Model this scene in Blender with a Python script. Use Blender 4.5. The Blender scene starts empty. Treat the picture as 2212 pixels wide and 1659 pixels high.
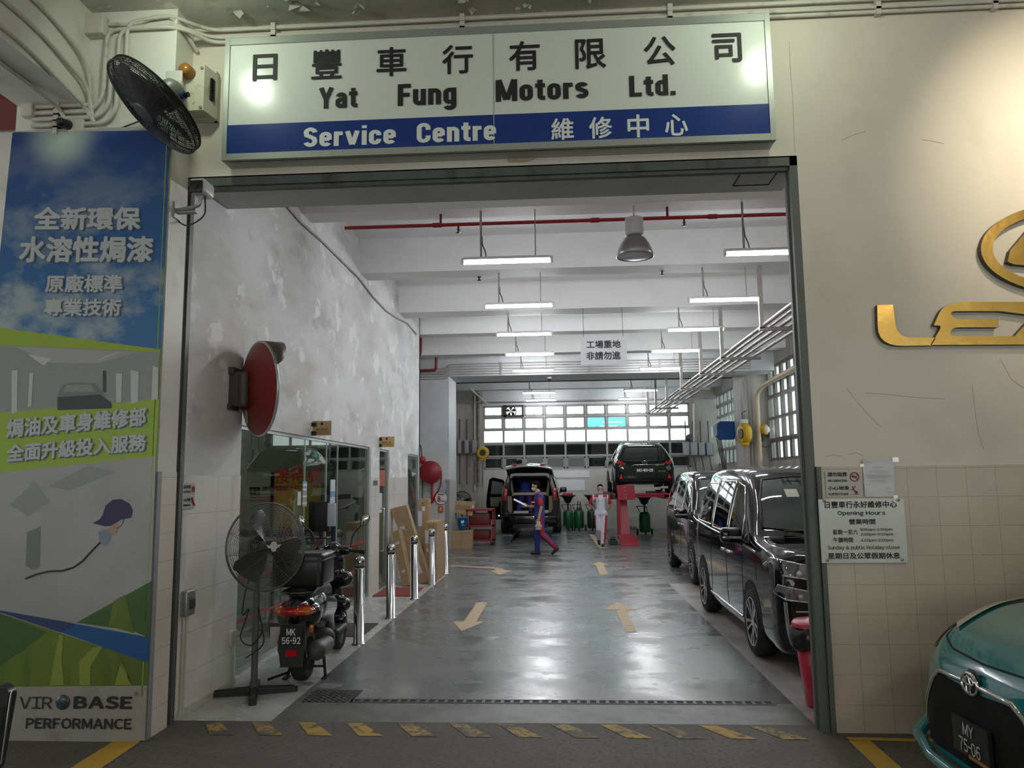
import bpy, bmesh, math, random
from mathutils import Vector, Matrix, geometry
from mathutils.bvhtree import BVHTree
random.seed(7)
SC = bpy.context.scene
C = SC.collection
PI = math.pi
V = Vector
# ------------------------------------------------------------------ camera
W, H, F = 2212, 1659, 1684.24
CAM = V((0, -5.6873, 1.7308))
yaw, pitch, roll = -0.0610, 0.1228, -0.0116
FW = V((math.sin(yaw)*math.cos(pitch), math.cos(yaw)*math.cos(pitch), math.sin(pitch)))
r0 = V((math.cos(yaw), -math.sin(yaw), 0)); u0 = r0.cross(FW)
RT = r0*math.cos(roll)+u0*math.sin(roll); UP = -r0*math.sin(roll)+u0*math.cos(roll)
cd = bpy.data.cameras.new('camera'); cam = bpy.data.objects.new('camera', cd); C.objects.link(cam)
cam.matrix_world = Matrix(((RT.x, UP.x, -FW.x, CAM.x), (RT.y, UP.y, -FW.y, CAM.y), (RT.z, UP.z, -FW.z, CAM.z), (0, 0, 0, 1)))
cd.sensor_width = 36; cd.sensor_fit = 'HORIZONTAL'; cd.lens = F/W*36; cd.clip_start = .05; cd.clip_end = 200
SC.camera = cam

def at(ax, val, x, y):
    """point of the plane axis=val seen at photograph pixel x, y"""
    d = FW+RT*((x-W/2)/F)-UP*((y-H/2)/F)
    return CAM+d*((val-CAM[ax])/d[ax])
# ------------------------------------------------------------------ sky, lamps, exposure
SC.view_settings.view_transform = 'Standard'; SC.view_settings.look = 'None'
SC.view_settings.exposure = 0.0; SC.view_settings.gamma = 1.0; SC.view_settings.use_curve_mapping = False
wd = bpy.data.worlds.new('overcast_sky'); SC.world = wd; wd.use_nodes = True
wn = wd.node_tree; bgn = wn.nodes['Background']
bgn.inputs[0].default_value = (.93, .98, 1, 1); bgn.inputs[1].default_value = SKY = 2.6
SC.cycles.max_bounces = 8; SC.cycles.transparent_max_bounces = 12
SC.cycles.use_denoising = True
SC.cycles.sample_clamp_indirect = 6

def area(name, loc, aim, power, col, size, sy=None, spread=180):
    l = bpy.data.lights.new(name, 'AREA'); l.energy = power; l.color = col; l.size = size
    if sy: l.shape = 'RECTANGLE'; l.size_y = sy
    else: l.shape = 'DISK'
    l.spread = math.radians(spread)
    o = bpy.data.objects.new(name, l); C.objects.link(o); o.location = loc
    o.rotation_euler = (V(aim)-V(loc)).to_track_quat('-Z', 'Y').to_euler()
    return o
# the two floodlights over the ends of the sign, the warm lamp by the right wall, two unseen fill lights added over the forecourt
area('flood_light', (-2.62, -1.02, 5.2), (-2.35, 0, 4.6), 6, (.86, 1, .78), .16)
area('flood_light', (1.75, -1.02, 5.2), (1.55, 0, 4.7), 6, (.86, 1, .78), .16)
area('warm_lamp', (3.75, -2.3, 5.25), (3.85, 0, 4.05), 13, (1, .86, .66), .25, spread=58)
area('forecourt_fill', (4.5, -5.5, 5.2), (3.6, -1.5, 0), 60, (1, .88, .7), .9)
area('forecourt_fill', (-3.2, -8.0, 5.2), (-2, -4, 0), 10, (1, .9, .75), .8)
# ------------------------------------------------------------------ builders
class B:
    def __init__(s): s.v = []; s.f = []; s.m = []; s.sm = []
    def add(s, vs, fs, m=0, sm=False):
        n = len(s.v); s.v += [V(v) for v in vs]
        for f in fs: s.f.append([i+n for i in f]); s.m.append(m); s.sm.append(sm)
        return s
    def box(s, a, b, m=0, mtx=None):
        x0, y0, z0 = [min(p, q) for p, q in zip(a, b)]; x1, y1, z1 = [max(p, q) for p, q in zip(a, b)]
        vs = [V(p) for p in ((x0,y0,z0),(x1,y0,z0),(x1,y1,z0),(x0,y1,z0),(x0,y0,z1),(x1,y0,z1),(x1,y1,z1),(x0,y1,z1))]
        if mtx: vs = [mtx@v for v in vs]
        return s.add(vs, [(3,2,1,0),(4,5,6,7),(0,1,5,4),(1,2,6,5),(2,3,7,6),(3,0,4,7)], m)
    def rbox(s, a, b, r=.02, m=0, mtx=None, seg=3, sm=True):
        bm = bmesh.new(); bmesh.ops.create_cube(bm, size=1)
        c = (V(a)+V(b))/2; d = V(b)-V(a); d = V([abs(t) for t in d]); r = min(r, min(d)*.49)
        for v in bm.verts: v.co = V((v.co.x*d.x, v.co.y*d.y, v.co.z*d.z))+c
        bmesh.ops.bevel(bm, geom=bm.edges[:], offset=r, segments=seg, affect='EDGES', profile=.5)
        return s.bm(bm, m, mtx, sm)
    def bm(s, bm, m=0, mtx=None, sm=False):
        bm.verts.ensure_lookup_table()
        for i, v in enumerate(bm.verts): v.index = i
        s.add([(mtx@v.co if mtx else v.co) for v in bm.verts], [[v.index for v in f.verts] for f in bm.faces], m, sm)
        bm.free(); return s
    def tube(s, pts, r, n=8, m=0, cap=True, closed=False, sm=True):
        pts = [V(p) for p in pts]; N = len(pts)
        rs = r if isinstance(r, (list, tuple)) else [r]*N
        rings = []; prev = None
        for i, p in enumerate(pts):
            if closed: t = pts[(i+1) % N]-pts[i-1]
            else: t = pts[min(i+1, N-1)]-pts[max(i-1, 0)]
            t = t.normalized() if t.length > 1e-9 else V((0, 0, 1))
            if prev is None:
                a = t.orthogonal().normalized()
                ax = V((0, 0, 1)) if abs(t.z) < .9 else V((1, 0, 0))
                a = (ax-t*ax.dot(t)).normalized()
            else:
                a = prev-t*prev.dot(t); a = a.normalized() if a.length > 1e-6 else t.orthogonal().normalized()
            prev = a; b = t.cross(a)
            rings.append([p+(a*math.cos(2*PI*k/n)+b*math.sin(2*PI*k/n))*rs[i] for k in range(n)])
        vs = [v for rg in rings for v in rg]; fs = []
        for i in range(N if closed else N-1):
            j = (i+1) % N
            for k in range(n): fs.append((i*n+k, i*n+(k+1) % n, j*n+(k+1) % n, j*n+k))
        s.add(vs, fs, m, sm)
        if cap and not closed:
            s.add(rings[0], [list(range(n))[::-1]], m); s.add(rings[-1], [list(range(n))], m)
        return s
    def cyl(s, a, b, r, n=20, m=0, r2=None, cap=True):
        return s.tube([a, b], [r, r if r2 is None else r2], n, m, cap)
    def lathe(s, prof, o=(0,0,0), axis=(0,0,1), n=28, m=0, sm=True, ang=(0, 2*PI)):
        ax = V(axis).normalized(); a = ax.orthogonal().normalized(); b = ax.cross(a); o = V(o)
        full = abs(ang[1]-ang[0]-2*PI) < 1e-6; k = n if full else n+1
        vs = [o+ax*h+(a*math.cos(ang[0]+(ang[1]-ang[0])*i/n)+b*math.sin(ang[0]+(ang[1]-ang[0])*i/n))*r for (r, h) in prof for i in range(k)]
        fs = []
        for j in range(len(prof)-1):
            for i in range(n if full else n):
                i2 = (i+1) % k
                fs.append((j*k+i, j*k+i2, (j+1)*k+i2, (j+1)*k+i))
        return s.add(vs, fs, m, sm)
    def ell(s, c, r, n=16, m=0, mtx=None):
        bm = bmesh.new(); bmesh.ops.create_uvsphere(bm, u_segments=n, v_segments=max(6, n//2), radius=1)
        r = r if isinstance(r, (list, tuple)) else (r, r, r)
        for v in bm.verts: v.co = V((v.co.x*r[0], v.co.y*r[1], v.co.z*r[2]))+V(c)
        return s.bm(bm, m, mtx, True)
    def torus(s, c, axis, R, r, n=32, k=8, m=0, ang=(0, 2*PI)):
        ax = V(axis).normalized(); a = ax.orthogonal().normalized(); b = ax.cross(a); c = V(c)
        full = abs(ang[1]-ang[0]-2*PI) < 1e-6
        pts = [c+(a*math.cos(ang[0]+(ang[1]-ang[0])*i/n)+b*math.sin(ang[0]+(ang[1]-ang[0])*i/n))*R for i in range(n if full else n+1)]
        return s.tube(pts, r, k, m, closed=full)
    def poly(s, pts, m=0):
        """flat polygon, concave allowed"""
        pts = [V(p) for p in pts]
        tri = geometry.tessellate_polygon([pts])
        return s.add(pts, [list(t) for t in tri], m)
    def prism(s, pts, d, m=0, ms=None):
        """polygon pts extruded by vector d"""
        pts = [V(p) for p in pts]; d = V(d); n = len(pts)
        tri = [list(t) for t in geometry.tessellate_polygon([pts])]
        s.add(pts, tri, m); s.add([p+d for p in pts], tri, m)
        s.add(pts+[p+d for p in pts], [(i, (i+1) % n, n+(i+1) % n, n+i) for i in range(n)], m if ms is None else ms)
        return s
    def obj(s, name, mats, parent=None, w=True, smooth=None):
        me = bpy.data.meshes.new(name)
        me.from_pydata(s.v, [], s.f)
        mats = mats if isinstance(mats, (list, tuple)) else [mats]
        for mt in mats: me.materials.append(mt)
        me.polygons.foreach_set('material_index', s.m)
        me.polygons.foreach_set('use_smooth', s.sm if smooth is None else [smooth]*len(s.f))
        me.update()
        bm = bmesh.new(); bm.from_mesh(me); bmesh.ops.recalc_face_normals(bm, faces=bm.faces[:]); bm.to_mesh(me); bm.free()
        o = bpy.data.objects.new(name, me); C.objects.link(o)
        if parent is not None:
            if w: me.transform(root_mtx(parent).inverted())
            o.parent = parent
        return o

def root_mtx(o):
    m = o.matrix_basis.copy()
    while o.parent is not None:
        o = o.parent; m = o.matrix_basis@m
    return m
def thing(name, label, cat, loc=(0,0,0), rot=(0,0,0), group=None):
    o = bpy.data.objects.new(name, None); C.objects.link(o); o.empty_display_size = .1
    o.location = loc; o.rotation_euler = rot
    return tag(o, label, cat, group)
def tag(o, label, cat, group=None):
    o['label'] = label; o['category'] = cat
    if group: o['group'] = group
    return o
def lab(o, l): o['label'] = l; return o
def struct(o): o['kind'] = 'structure'; return o
def dup(root, loc, label, rot=None, group=None):
    r = root.copy(); C.objects.link(r); r.location = loc
    if rot is not None: r.rotation_euler = rot
    r['label'] = label
    if group: r['group'] = group
    for ch in list(root.children):
        c = ch.copy(); C.objects.link(c); c.parent = r
        for g in ch.children:
            d = g.copy(); C.objects.link(d); d.parent = c
    return r
# lettering: glyph meshes laid on any plane
GL = {}
def glyphs(s, bold=0, res=2):
    if (s, bold, res) not in GL: GL[(s, bold, res)] = glyphs0(s, bold, res)
    return GL[(s, bold, res)]
def glyphs0(s, bold, res):
    if len(s) == 1 and '!' <= s <= '~': s = chr(ord(s)+0xFEE0)          # the full-width cut of a letter: a plain grotesque
    elif s.isascii():
        vs, fs = [], []; x = 0
        for ch in s:
            if ch == ' ': x += .3; continue
            v0, f0 = glyphs(ch, bold, res); a, b, *_ = bbox(v0); n = len(vs)
            if ch == '-': v0 = [V((a+(v.x-a)*.45, v.y, v.z)) for v in v0]; b = a+(b-a)*.45
            vs += [V((v.x-a+x, v.y, v.z)) for v in v0]; fs += [[i+n for i in f] for f in f0]; x += b-a+.06
        return vs, fs
    cu = bpy.data.curves.new('t', 'FONT'); cu.body = s; cu.resolution_u = res
    o = bpy.data.objects.new('t', cu); me = bpy.data.meshes.new_from_object(o)
    vs = [v.co.copy() for v in me.vertices]; fs = [list(p.vertices) for p in me.polygons]
    bpy.data.objects.remove(o); bpy.data.curves.remove(cu); bpy.data.meshes.remove(me)
    if bold:
        V0, F0 = vs, fs; vs = []; fs = []
        for k in range(8):
            d = V((math.cos(k*PI/4), math.sin(k*PI/4), 0))*bold; n = len(vs)
            vs += [v+d+V((0,0,.0002*k)) for v in V0]; fs += [[i+n for i in f] for f in F0]
    return vs, fs
# bold condensed letters of the sign, drawn as strokes (cap height 1, x-height .74)
def _ar(cx, cy, rx, ry, a0, a1, n=9): return [(cx+rx*math.cos(math.radians(a0+(a1-a0)*i/n)), cy+ry*math.sin(math.radians(a0+(a1-a0)*i/n))) for i in range(n+1)]
_st = _ar(.23,.51,.135,.14,0,180)+_ar(.23,.23,.135,.14,180,360)+[(.365,.51)]
HV = {'o': [_st], 'e': [[(.095,.37),(.365,.37)], [(.365,.33)]+_ar(.23,.51,.135,.14,0,180)+_ar(.23,.23,.135,.14,180,335)],
 'a': [_ar(.23,.52,.13,.13,170,0)+[(.365,.4),(.365,0)], [(.37,.43),(.25,.41)]+_ar(.21,.3,.115,.1,90,180)+_ar(.21,.2,.115,.11,180,270)+[(.27,.1),(.365,.2)]],
 't': [[(.17,.93),(.17,.2)]+_ar(.27,.19,.1,.1,180,270)+[(.34,.09)], [(0,.665),(.34,.665)]], 'u': [[(.095,.74)]+_ar(.23,.23,.135,.14,180,360)+[(.365,.74)], [(.365,.3),(.365,0)]],
 'n': [[(.095,0),(.095,.74)], [(.095,.45)]+_ar(.23,.51,.135,.14,180,0)+[(.365,0)]], 'g': [_st, [(.365,.74)]+_ar(.23,-.06,.135,.12,0,-165)],
 'r': [[(.095,0),(.095,.74)], [(.095,.45)]+_ar(.24,.5,.145,.14,180,85)+[(.33,.645)]],
 's': [_ar(.23,.53,.13,.115,15,170)+[(.12,.44),(.23,.385),(.34,.32),(.362,.24)]+_ar(.23,.21,.13,.115,0,-165)], 'd': [_st, [(.365,0),(.365,1)]],
 'v': [[(.05,.74),(.215,.04)], [(.41,.74),(.245,.04)]], 'i': [[(.095,0),(.095,.74)], [(.095,.85),(.095,1)]], 'c': [[(.365,.46)]+_ar(.23,.51,.135,.14,0,180)+_ar(.23,.23,.135,.14,180,360)+[(.365,.28)]],
 'Y': [[(.05,1),(.26,.42)], [(.47,1),(.26,.42)], [(.26,.47),(.26,0)]], 'F': [[(.095,0),(.095,1)], [(.095,.91),(.46,.91)], [(.095,.5),(.42,.5)]],
 'M': [[(.095,0),(.095,1)], [(.645,0),(.645,1)], [(.11,1),(.355,.08)], [(.63,1),(.385,.08)]], 'L': [[(.095,0),(.095,1)], [(.095,.09),(.45,.09)]],
 'S': [_ar(.26,.72,.165,.185,5,170)+[(.12,.6),(.26,.52),(.4,.42),(.424,.3)]+_ar(.26,.27,.165,.175,0,-168)], 'C': [[(.425,.64)]+_ar(.26,.73,.165,.175,0,180)+_ar(.26,.27,.165,.175,180,360)+[(.425,.36)]], '.': [[(.095,0),(.095,.19)]]}
def strokes(s, w=.185):
    vs, fs = [], []; x = 0; k = 0
    for ch in s:
        n0 = len(vs)
        for pl in HV[ch]:
            k += 1; P = [V((a, b, .0003*k)) for a, b in pl]; n = len(vs); N = len(P)
            for i, p in enumerate(P):
                a = (p-P[i-1]).normalized() if i else None; c = (P[i+1]-p).normalized() if i < N-1 else None
                if a is None: a = c
                if c is None: c = a
                t = (a+c).normalized(); m = V((-t.y, t.x, 0))*(w/2/max(.5, t.dot(a)))
                vs += [p+m, p-m]
            fs += [[n+2*i, n+2*i+1, n+2*i+3, n+2*i+2] for i in range(N-1)]
        a = min(v.x for v in vs[n0:]); b = max(v.x for v in vs[n0:])
        for v in vs[n0:]: v.x += x-a
        x += b-a+.075
    return vs, fs
def bbox(vs): return min(v.x for v in vs), max(v.x for v in vs), min(v.y for v in vs), max(v.y for v in vs)
def write(b, s, p0, ux, uz, w=None, h=None, m=0, bold=0, full=False, res=2, slant=0):
    if bold == 'hv': return write2(b, strokes(s), p0, ux, uz, w, h, m)
    """string s from lower left p0 along ux, up uz; h = height of the first letter (or of all with full)"""
    vs, fs = glyphs(s, bold, res); x0, x1, y0, y1 = bbox(vs)
    if not full:
        _, _, y0, y1 = bbox(glyphs(s[0], bold, res)[0])
    if h is None: h = (y1-y0)*w/(x1-x0)
    sy = h/(y1-y0); sx = sy if w is None else w/(x1-x0)
    p0 = V(p0); ux = V(ux).normalized(); uz = V(uz).normalized()
    nn = ux.cross(uz)
    b.add([p0+ux*((v.x-x0)*sx+slant*(v.y-y0)*sy)+uz*((v.y-y0)*sy)+nn*v.z for v in vs], fs, m)
def write2(b, g, p0, ux, uz, w, h, m):
    vs, fs = g; x0, x1, *_ = bbox(vs); sx = w/(x1-x0); p0, ux, uz = V(p0), V(ux), V(uz); nn = ux.cross(uz)
    b.add([p0+ux*((v.x-x0)*sx)+uz*(v.y*h)+nn*(v.z*.5) for v in vs], fs, m)
def writepx(b, s, Y, x0, yb, x1, yt, m=0, bold=0, full=False):
    """string on the plane y=Y whose first letter spans photograph pixels x0..., base yb to top yt"""
    p = at(1, Y, x0, yb); q = at(1, Y, x0, yt); e = at(1, Y, x1, yb)
    write(b, s, p, (1,0,0), (0,0,1), e.x-p.x, q.z-p.z, m, bold, full)
def decal(b, bvh, pts, ax, off=.004, m=0, step=.09, side=1, thick=0):
    """panel of outline pts (2-D, in the two axes other than ax) laid on the surface bvh, seen along axis ax"""
    o2 = [i for i in (0, 1, 2) if i != ax]
    P = []
    n = len(pts)
    for i in range(n):
        a = V(pts[i]); c = V(pts[(i+1) % n]); k = max(1, int((c-a).length/step))
        P += [a+(c-a)*(j/k) for j in range(k)]
    N = len(P); edges = [(i, (i+1) % N) for i in range(N)]
    xs = [p.x for p in P]; ys = [p.y for p in P]; Q = list(P)
    nx = int((max(xs)-min(xs))/step); ny = int((max(ys)-min(ys))/step)
    for i in range(1, nx+1):
        for j in range(1, ny+1):
            q = V((min(xs)+(i-.5)*step, min(ys)+(j-.5)*step))
            ins = False
            for k in range(N):
                a, c = P[k], P[(k+1) % N]
                if (a.y > q.y) != (c.y > q.y) and q.x < (c.x-a.x)*(q.y-a.y)/(c.y-a.y)+a.x: ins = not ins
            if ins and min((q-p).length for p in P) > step*.35: Q.append(q)
    v2, _, fs, *_ = geometry.delaunay_2d_cdt(Q, edges, [], 1, 1e-5)
    vs = []; last = None
    for p in v2:
        o = [0, 0, 0]; o[o2[0]] = p[0]; o[o2[1]] = p[1]; o[ax] = 9*side
        d = [0, 0, 0]; d[ax] = -side
        h, nrm, _, _ = bvh.ray_cast(V(o), V(d))
        if h is None:
            h, nrm, _, _ = bvh.find_nearest(V([o[0] if ax else 0, o[1] if ax != 1 else 0, o[2] if ax != 2 else 0]) if last is None else last)
            h = V(h)
        last = h.copy()
        if nrm.dot(V(d)) > 0: nrm = -nrm
        vs.append(h+nrm*off)
    b.add(vs, [list(f) for f in fs], m, True)
    ring = []
    for p in P:
        o = [0, 0, 0]; o[o2[0]] = p[0]; o[o2[1]] = p[1]; o[ax] = 9*side
        d = [0, 0, 0]; d[ax] = -side
        h, nrm, _, _ = bvh.ray_cast(V(o), V(d))
        if h is not None: ring.append(h+(nrm if nrm.dot(V(d)) < 0 else -nrm)*off)
    return ring
def bvh_of(b): return BVHTree.FromPolygons([v.copy() for v in b.v], b.f)
def spline(ks, t):
    """Catmull-Rom through (t, vec) keys"""
    ks = sorted(ks, key=lambda k: k[0])
    if t <= ks[0][0]: return list(ks[0][1])
    if t >= ks[-1][0]: return list(ks[-1][1])
    for i in range(len(ks)-1):
        if ks[i][0] <= t <= ks[i+1][0]: break
    a = ks[max(i-1, 0)]; p = ks[i]; q = ks[i+1]; d = ks[min(i+2, len(ks)-1)]
    u = (t-p[0])/(q[0]-p[0]); out = []
    for j in range(len(p[1])):
        m0 = (q[1][j]-a[1][j])/max(q[0]-a[0], 1e-6)*(q[0]-p[0]); m1 = (d[1][j]-p[1][j])/max(d[0]-p[0], 1e-6)*(q[0]-p[0])
        out.append((2*u**3-3*u*u+1)*p[1][j]+(u**3-2*u*u+u)*m0+(-2*u**3+3*u*u)*q[1][j]+(u**3-u*u)*m1)
    return out
def arc(c, a, b, r, t0, t1, n=6):
    return [V(c)+(V(a)*math.cos(t0+(t1-t0)*i/n)+V(b)*math.sin(t0+(t1-t0)*i/n))*r for i in range(n+1)]
def bend(pts, r=.08, n=5):
    """polyline with rounded corners"""
    pts = [V(p) for p in pts]; out = [pts[0]]
    for i in range(1, len(pts)-1):
        a, p, c = pts[i-1], pts[i], pts[i+1]
        rr = min(r, (a-p).length*.45, (c-p).length*.45)
        s = p+(a-p).normalized()*rr; e = p+(c-p).normalized()*rr
        for k in range(n+1):
            t = k/n; out.append(s*(1-t)**2+p*2*t*(1-t)+e*t*t)
    return out+[pts[-1]]
def blob(shapes, vox=.014, smooth=6):
    """one continuous skin over tapered limbs (p, q, r, s) and ellipsoids ('e', centre, radii[, matrix])"""
    b = B()
    for s in shapes:
        if s[0] == 'e': b.ell(s[1], s[2], 20, 0, s[3] if len(s) > 3 else None); continue
        p, q, r, t = V(s[0]), V(s[1]), s[2], s[3]
        b.tube([p, p.lerp(q, .5), q], [r, (r+t)/2, t], 14); b.ell(p, r, 14); b.ell(q, t, 14)
    me = bpy.data.meshes.new('x'); me.from_pydata(b.v, [], b.f); o = bpy.data.objects.new('x', me); C.objects.link(o)
    m = o.modifiers.new('r', 'REMESH'); m.mode = 'VOXEL'; m.voxel_size = vox
    m = o.modifiers.new('s', 'SMOOTH'); m.iterations = smooth; m.factor = .5
    dg = bpy.context.evaluated_depsgraph_get(); e = o.evaluated_get(dg); n = bpy.data.meshes.new_from_object(e)
    out = B(); out.add([v.co.copy() for v in n.vertices], [list(p.vertices) for p in n.polygons], 0, True)
    bpy.data.objects.remove(o); bpy.data.meshes.remove(me); bpy.data.meshes.remove(n)
    return out
def paintby(b, fn):
    """material index per face from its centre"""
    for i, f in enumerate(b.f):
        c = V((0,0,0))
        for k in f: c += b.v[k]
        b.m[i] = fn(c/len(f))
    return b
# ------------------------------------------------------------------ materials
MT = {}
def M(name, col=(.8,.8,.8), r=.5, m=0, var=None, bump=None, coat=0, em=None, alpha=None, trans=None, spec=.5, rvar=None):
    """var=(scale, colour, low, high[, stretch]) mixes a second colour through noise; bump=(scale, strength)"""
    if name in MT: return MT[name]
    mt = bpy.data.materials.new(name); mt.use_nodes = True; MT[name] = mt
    nt = mt.node_tree; p = nt.nodes['Principled BSDF']; L = nt.links.new
    p.inputs['Base Color'].default_value = (*col, 1); p.inputs['Roughness'].default_value = r
    p.inputs['Metallic'].default_value = m; p.inputs['Coat Weight'].default_value = coat; p.inputs['Coat Roughness'].default_value = .03
    p.inputs['Specular IOR Level'].default_value = spec
    if em: p.inputs['Emission Color'].default_value = (*em[0], 1); p.inputs['Emission Strength'].default_value = em[1]
    if trans: p.inputs['Transmission Weight'].default_value = trans
    if alpha is not None: p.inputs['Alpha'].default_value = alpha
    if var or bump or rvar:
        g = nt.nodes.new('ShaderNodeNewGeometry')
    vs = var if isinstance(var, list) else ([var] if var else [])
    src = None
    for v in vs:
        out = noise(nt, g, v[0], v[2], v[3], v[4] if len(v) > 4 else None)
        mx = nt.nodes.new('ShaderNodeMix'); mx.data_type = 'RGBA'; L(out, mx.inputs[0])
        if src is None: mx.inputs[6].default_value = (*col, 1)
        else: L(src, mx.inputs[6])
        mx.inputs[7].default_value = (*v[1], 1); src = mx.outputs[2]
    if src: L(src, p.inputs['Base Color'])
    if rvar:
        out = noise(nt, g, rvar[0], rvar[1], rvar[2], rvar[5] if len(rvar) > 5 else None)
        mr = nt.nodes.new('ShaderNodeMapRange'); L(out, mr.inputs[0]); mr.inputs[3].default_value = rvar[3]; mr.inputs[4].default_value = rvar[4]
        L(mr.outputs[0], p.inputs['Roughness'])
    if bump:
        n = nt.nodes.new('ShaderNodeTexNoise'); n.inputs['Scale'].default_value = bump[0]; n.inputs['Detail'].default_value = 3
        L(g.outputs['Position'], n.inputs['Vector'])
        bn = nt.nodes.new('ShaderNodeBump'); bn.inputs['Strength'].default_value = bump[1]; bn.inputs['Distance'].default_value = .02
        L(n.outputs[0], bn.inputs['Height']); L(bn.outputs[0], p.inputs['Normal'])
    return mt
def noise(nt, g, sc, lo, hi, stretch=None, detail=6):
    L = nt.links.new
    n = nt.nodes.new('ShaderNodeTexNoise'); n.inputs['Scale'].default_value = sc; n.inputs['Detail'].default_value = detail; n.inputs['Roughness'].default_value = .6
    src = g.outputs['Position']
    if stretch:
        mp = nt.nodes.new('ShaderNodeMapping'); mp.inputs['Scale'].default_value = stretch; L(src, mp.inputs[0]); src = mp.outputs[0]
    L(src, n.inputs['Vector'])
    rp = nt.nodes.new('ShaderNodeMapRange'); rp.inputs[1].default_value = lo; rp.inputs[2].default_value = hi; L(n.outputs[0], rp.inputs[0])
    return rp.outputs[0]
def grid_mat(mt, axes, size, origin, mortar, col, mw=.002, extra=1):
    """grout lines of a square tile grid over material mt; axes = the two world axes of the surface"""
    nt = mt.node_tree; L = nt.links.new; p = nt.nodes['Principled BSDF']
    g = nt.nodes.new('ShaderNodeNewGeometry'); sx = nt.nodes.new('ShaderNodeSeparateXYZ'); L(g.outputs['Position'], sx.inputs[0])
    cb = nt.nodes.new('ShaderNodeCombineXYZ'); L(sx.outputs[axes[0]], cb.inputs[0]); L(sx.outputs[axes[1]], cb.inputs[1])
    mp = nt.nodes.new('ShaderNodeMapping'); mp.inputs['Location'].default_value = (-origin[0], -origin[1], 0); L(cb.outputs[0], mp.inputs[0])
    br = nt.nodes.new('ShaderNodeTexBrick'); br.offset = 0; br.squash = 1
    br.inputs['Scale'].default_value = 1; br.inputs['Brick Width'].default_value = size[0]; br.inputs['Row Height'].default_value = size[1]
    br.inputs['Mortar Size'].default_value = mw; br.inputs['Mortar Smooth'].default_value = .1
    L(mp.outputs[0], br.inputs['Vector'])
    mx = nt.nodes.new('ShaderNodeMix'); mx.data_type = 'RGBA'; L(br.outputs['Fac'], mx.inputs[0])
    bc = p.inputs['Base Color']
    if bc.links: L(bc.links[0].from_socket, mx.inputs[6])
    else: mx.inputs[6].default_value = bc.default_value
    mx.inputs[7].default_value = (*mortar, 1); L(mx.outputs[2], bc)
    return mt
def glass(name, tint, refl=.1, rough=0.0):
    if name in MT: return MT[name]
    mt = bpy.data.materials.new(name); mt.use_nodes = True; MT[name] = mt
    nt = mt.node_tree; nt.nodes.remove(nt.nodes['Principled BSDF']); L = nt.links.new
    tr = nt.nodes.new('ShaderNodeBsdfTransparent'); tr.inputs[0].default_value = (*tint, 1)
    gl = nt.nodes.new('ShaderNodeBsdfGlossy'); gl.inputs['Roughness'].default_value = rough
    fr = nt.nodes.new('ShaderNodeLayerWeight'); fr.inputs[0].default_value = .5
    pw = nt.nodes.new('ShaderNodeMath'); pw.operation = 'POWER'; pw.inputs[1].default_value = 5; L(fr.outputs['Facing'], pw.inputs[0])
    ad = nt.nodes.new('ShaderNodeMath'); ad.operation = 'ADD'; ad.inputs[1].default_value = refl; ad.use_clamp = True; L(pw.outputs[0], ad.inputs[0])
    mx = nt.nodes.new('ShaderNodeMixShader'); L(ad.outputs[0], mx.inputs[0]); L(tr.outputs[0], mx.inputs[1]); L(gl.outputs[0], mx.inputs[2])
    L(mx.outputs[0], nt.nodes['Material Output'].inputs[0])
    return mt
# ------------------------------------------------------------------ palette
paint = M('cream_paint', (.66,.61,.51), .55, var=[(1.1, (.52,.47,.38), .5, .8, (1,1,.8)), (6, (.56,.51,.42), .64, .78, (1,1,.5))], bump=(3, .06))
jambpaint = M('pillar_paint', (.74,.73,.65), .5, var=[(2.2, (.55,.53,.45), .56, .75)], bump=(5, .08))
ftile = grid_mat(M('facade_tile', (.55,.48,.375), .32, var=[(1.4, (.45,.39,.3), .45, .75), (14, (.3,.26,.2), .7, .76)]), (0, 2), (.2, .2), (2.0248, -.0175), (.33,.28,.2), .0022)
ptile = grid_mat(M('pillar_tile', (.74,.68,.6), .3, var=(2, (.66,.6,.52), .5, .7)), (1, 2), (.34, .2), (.0, -.02), (.42,.38,.33), .002)
wtile = grid_mat(M('white_wall_tile', (.84,.83,.79), .22, var=[(1.3, (.55,.53,.49), .55, .8, (2,2,.5))]), (1, 2), (.6, .3), (.15, .0), (.5,.49,.46), .002)
plaster = M('mouldy_plaster', (.76,.76,.765), .7, var=[(1.9, (.56,.55,.535), .42, .72, (1,.4,.9)), (4.6, (.87,.87,.87), .57, .61, (1,.5,.6)), (2.8, (.4,.385,.37), .57, .8, (1,.45,.9))], bump=(9, .12))
white_in = M('white_ceiling_paint', (.8,.8,.795), .6, var=(.9, (.66,.66,.68), .5, .85))
white_col = M('grey_white_paint', (.6,.62,.63), .55, var=[(1.2, (.5,.52,.53), .45, .75), (8, (.3,.3,.3), .72, .8, (1,1,.5))])
soot = M('dirty_plaster', (.4,.385,.35), .75, var=[(1.1, (.22,.2,.175), .4, .75, (1.5,1.5,.4)), (4, (.5,.48,.45), .58, .75, (2,2,.5))])
oldceil = M('peeling_ceiling_paint', (.5,.5,.42), .7, var=[(1.2, (.6,.58,.5), .45, .6), (2.6, (.38,.38,.31), .55, .66), (4.2, (.75,.73,.63), .64, .655)], bump=(4, .35))
conc = M('wet_concrete', (.15,.155,.152), .3, var=[(1.1, (.185,.192,.19), .4, .75, (1,.8,1)), (2.6, (.115,.119,.118), .48, .85, (.7,1.2,1)), (14, (.2,.21,.21), .68, .85, (.6,1.3,1))], bump=(6, .07), rvar=(1.3, .36, .64, .16, .42, (.7,1.1,1)), spec=.6)
conc2 = M('threshold_concrete', (.17,.172,.168), .5, var=(3, (.09,.09,.09), .45, .7))
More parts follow.
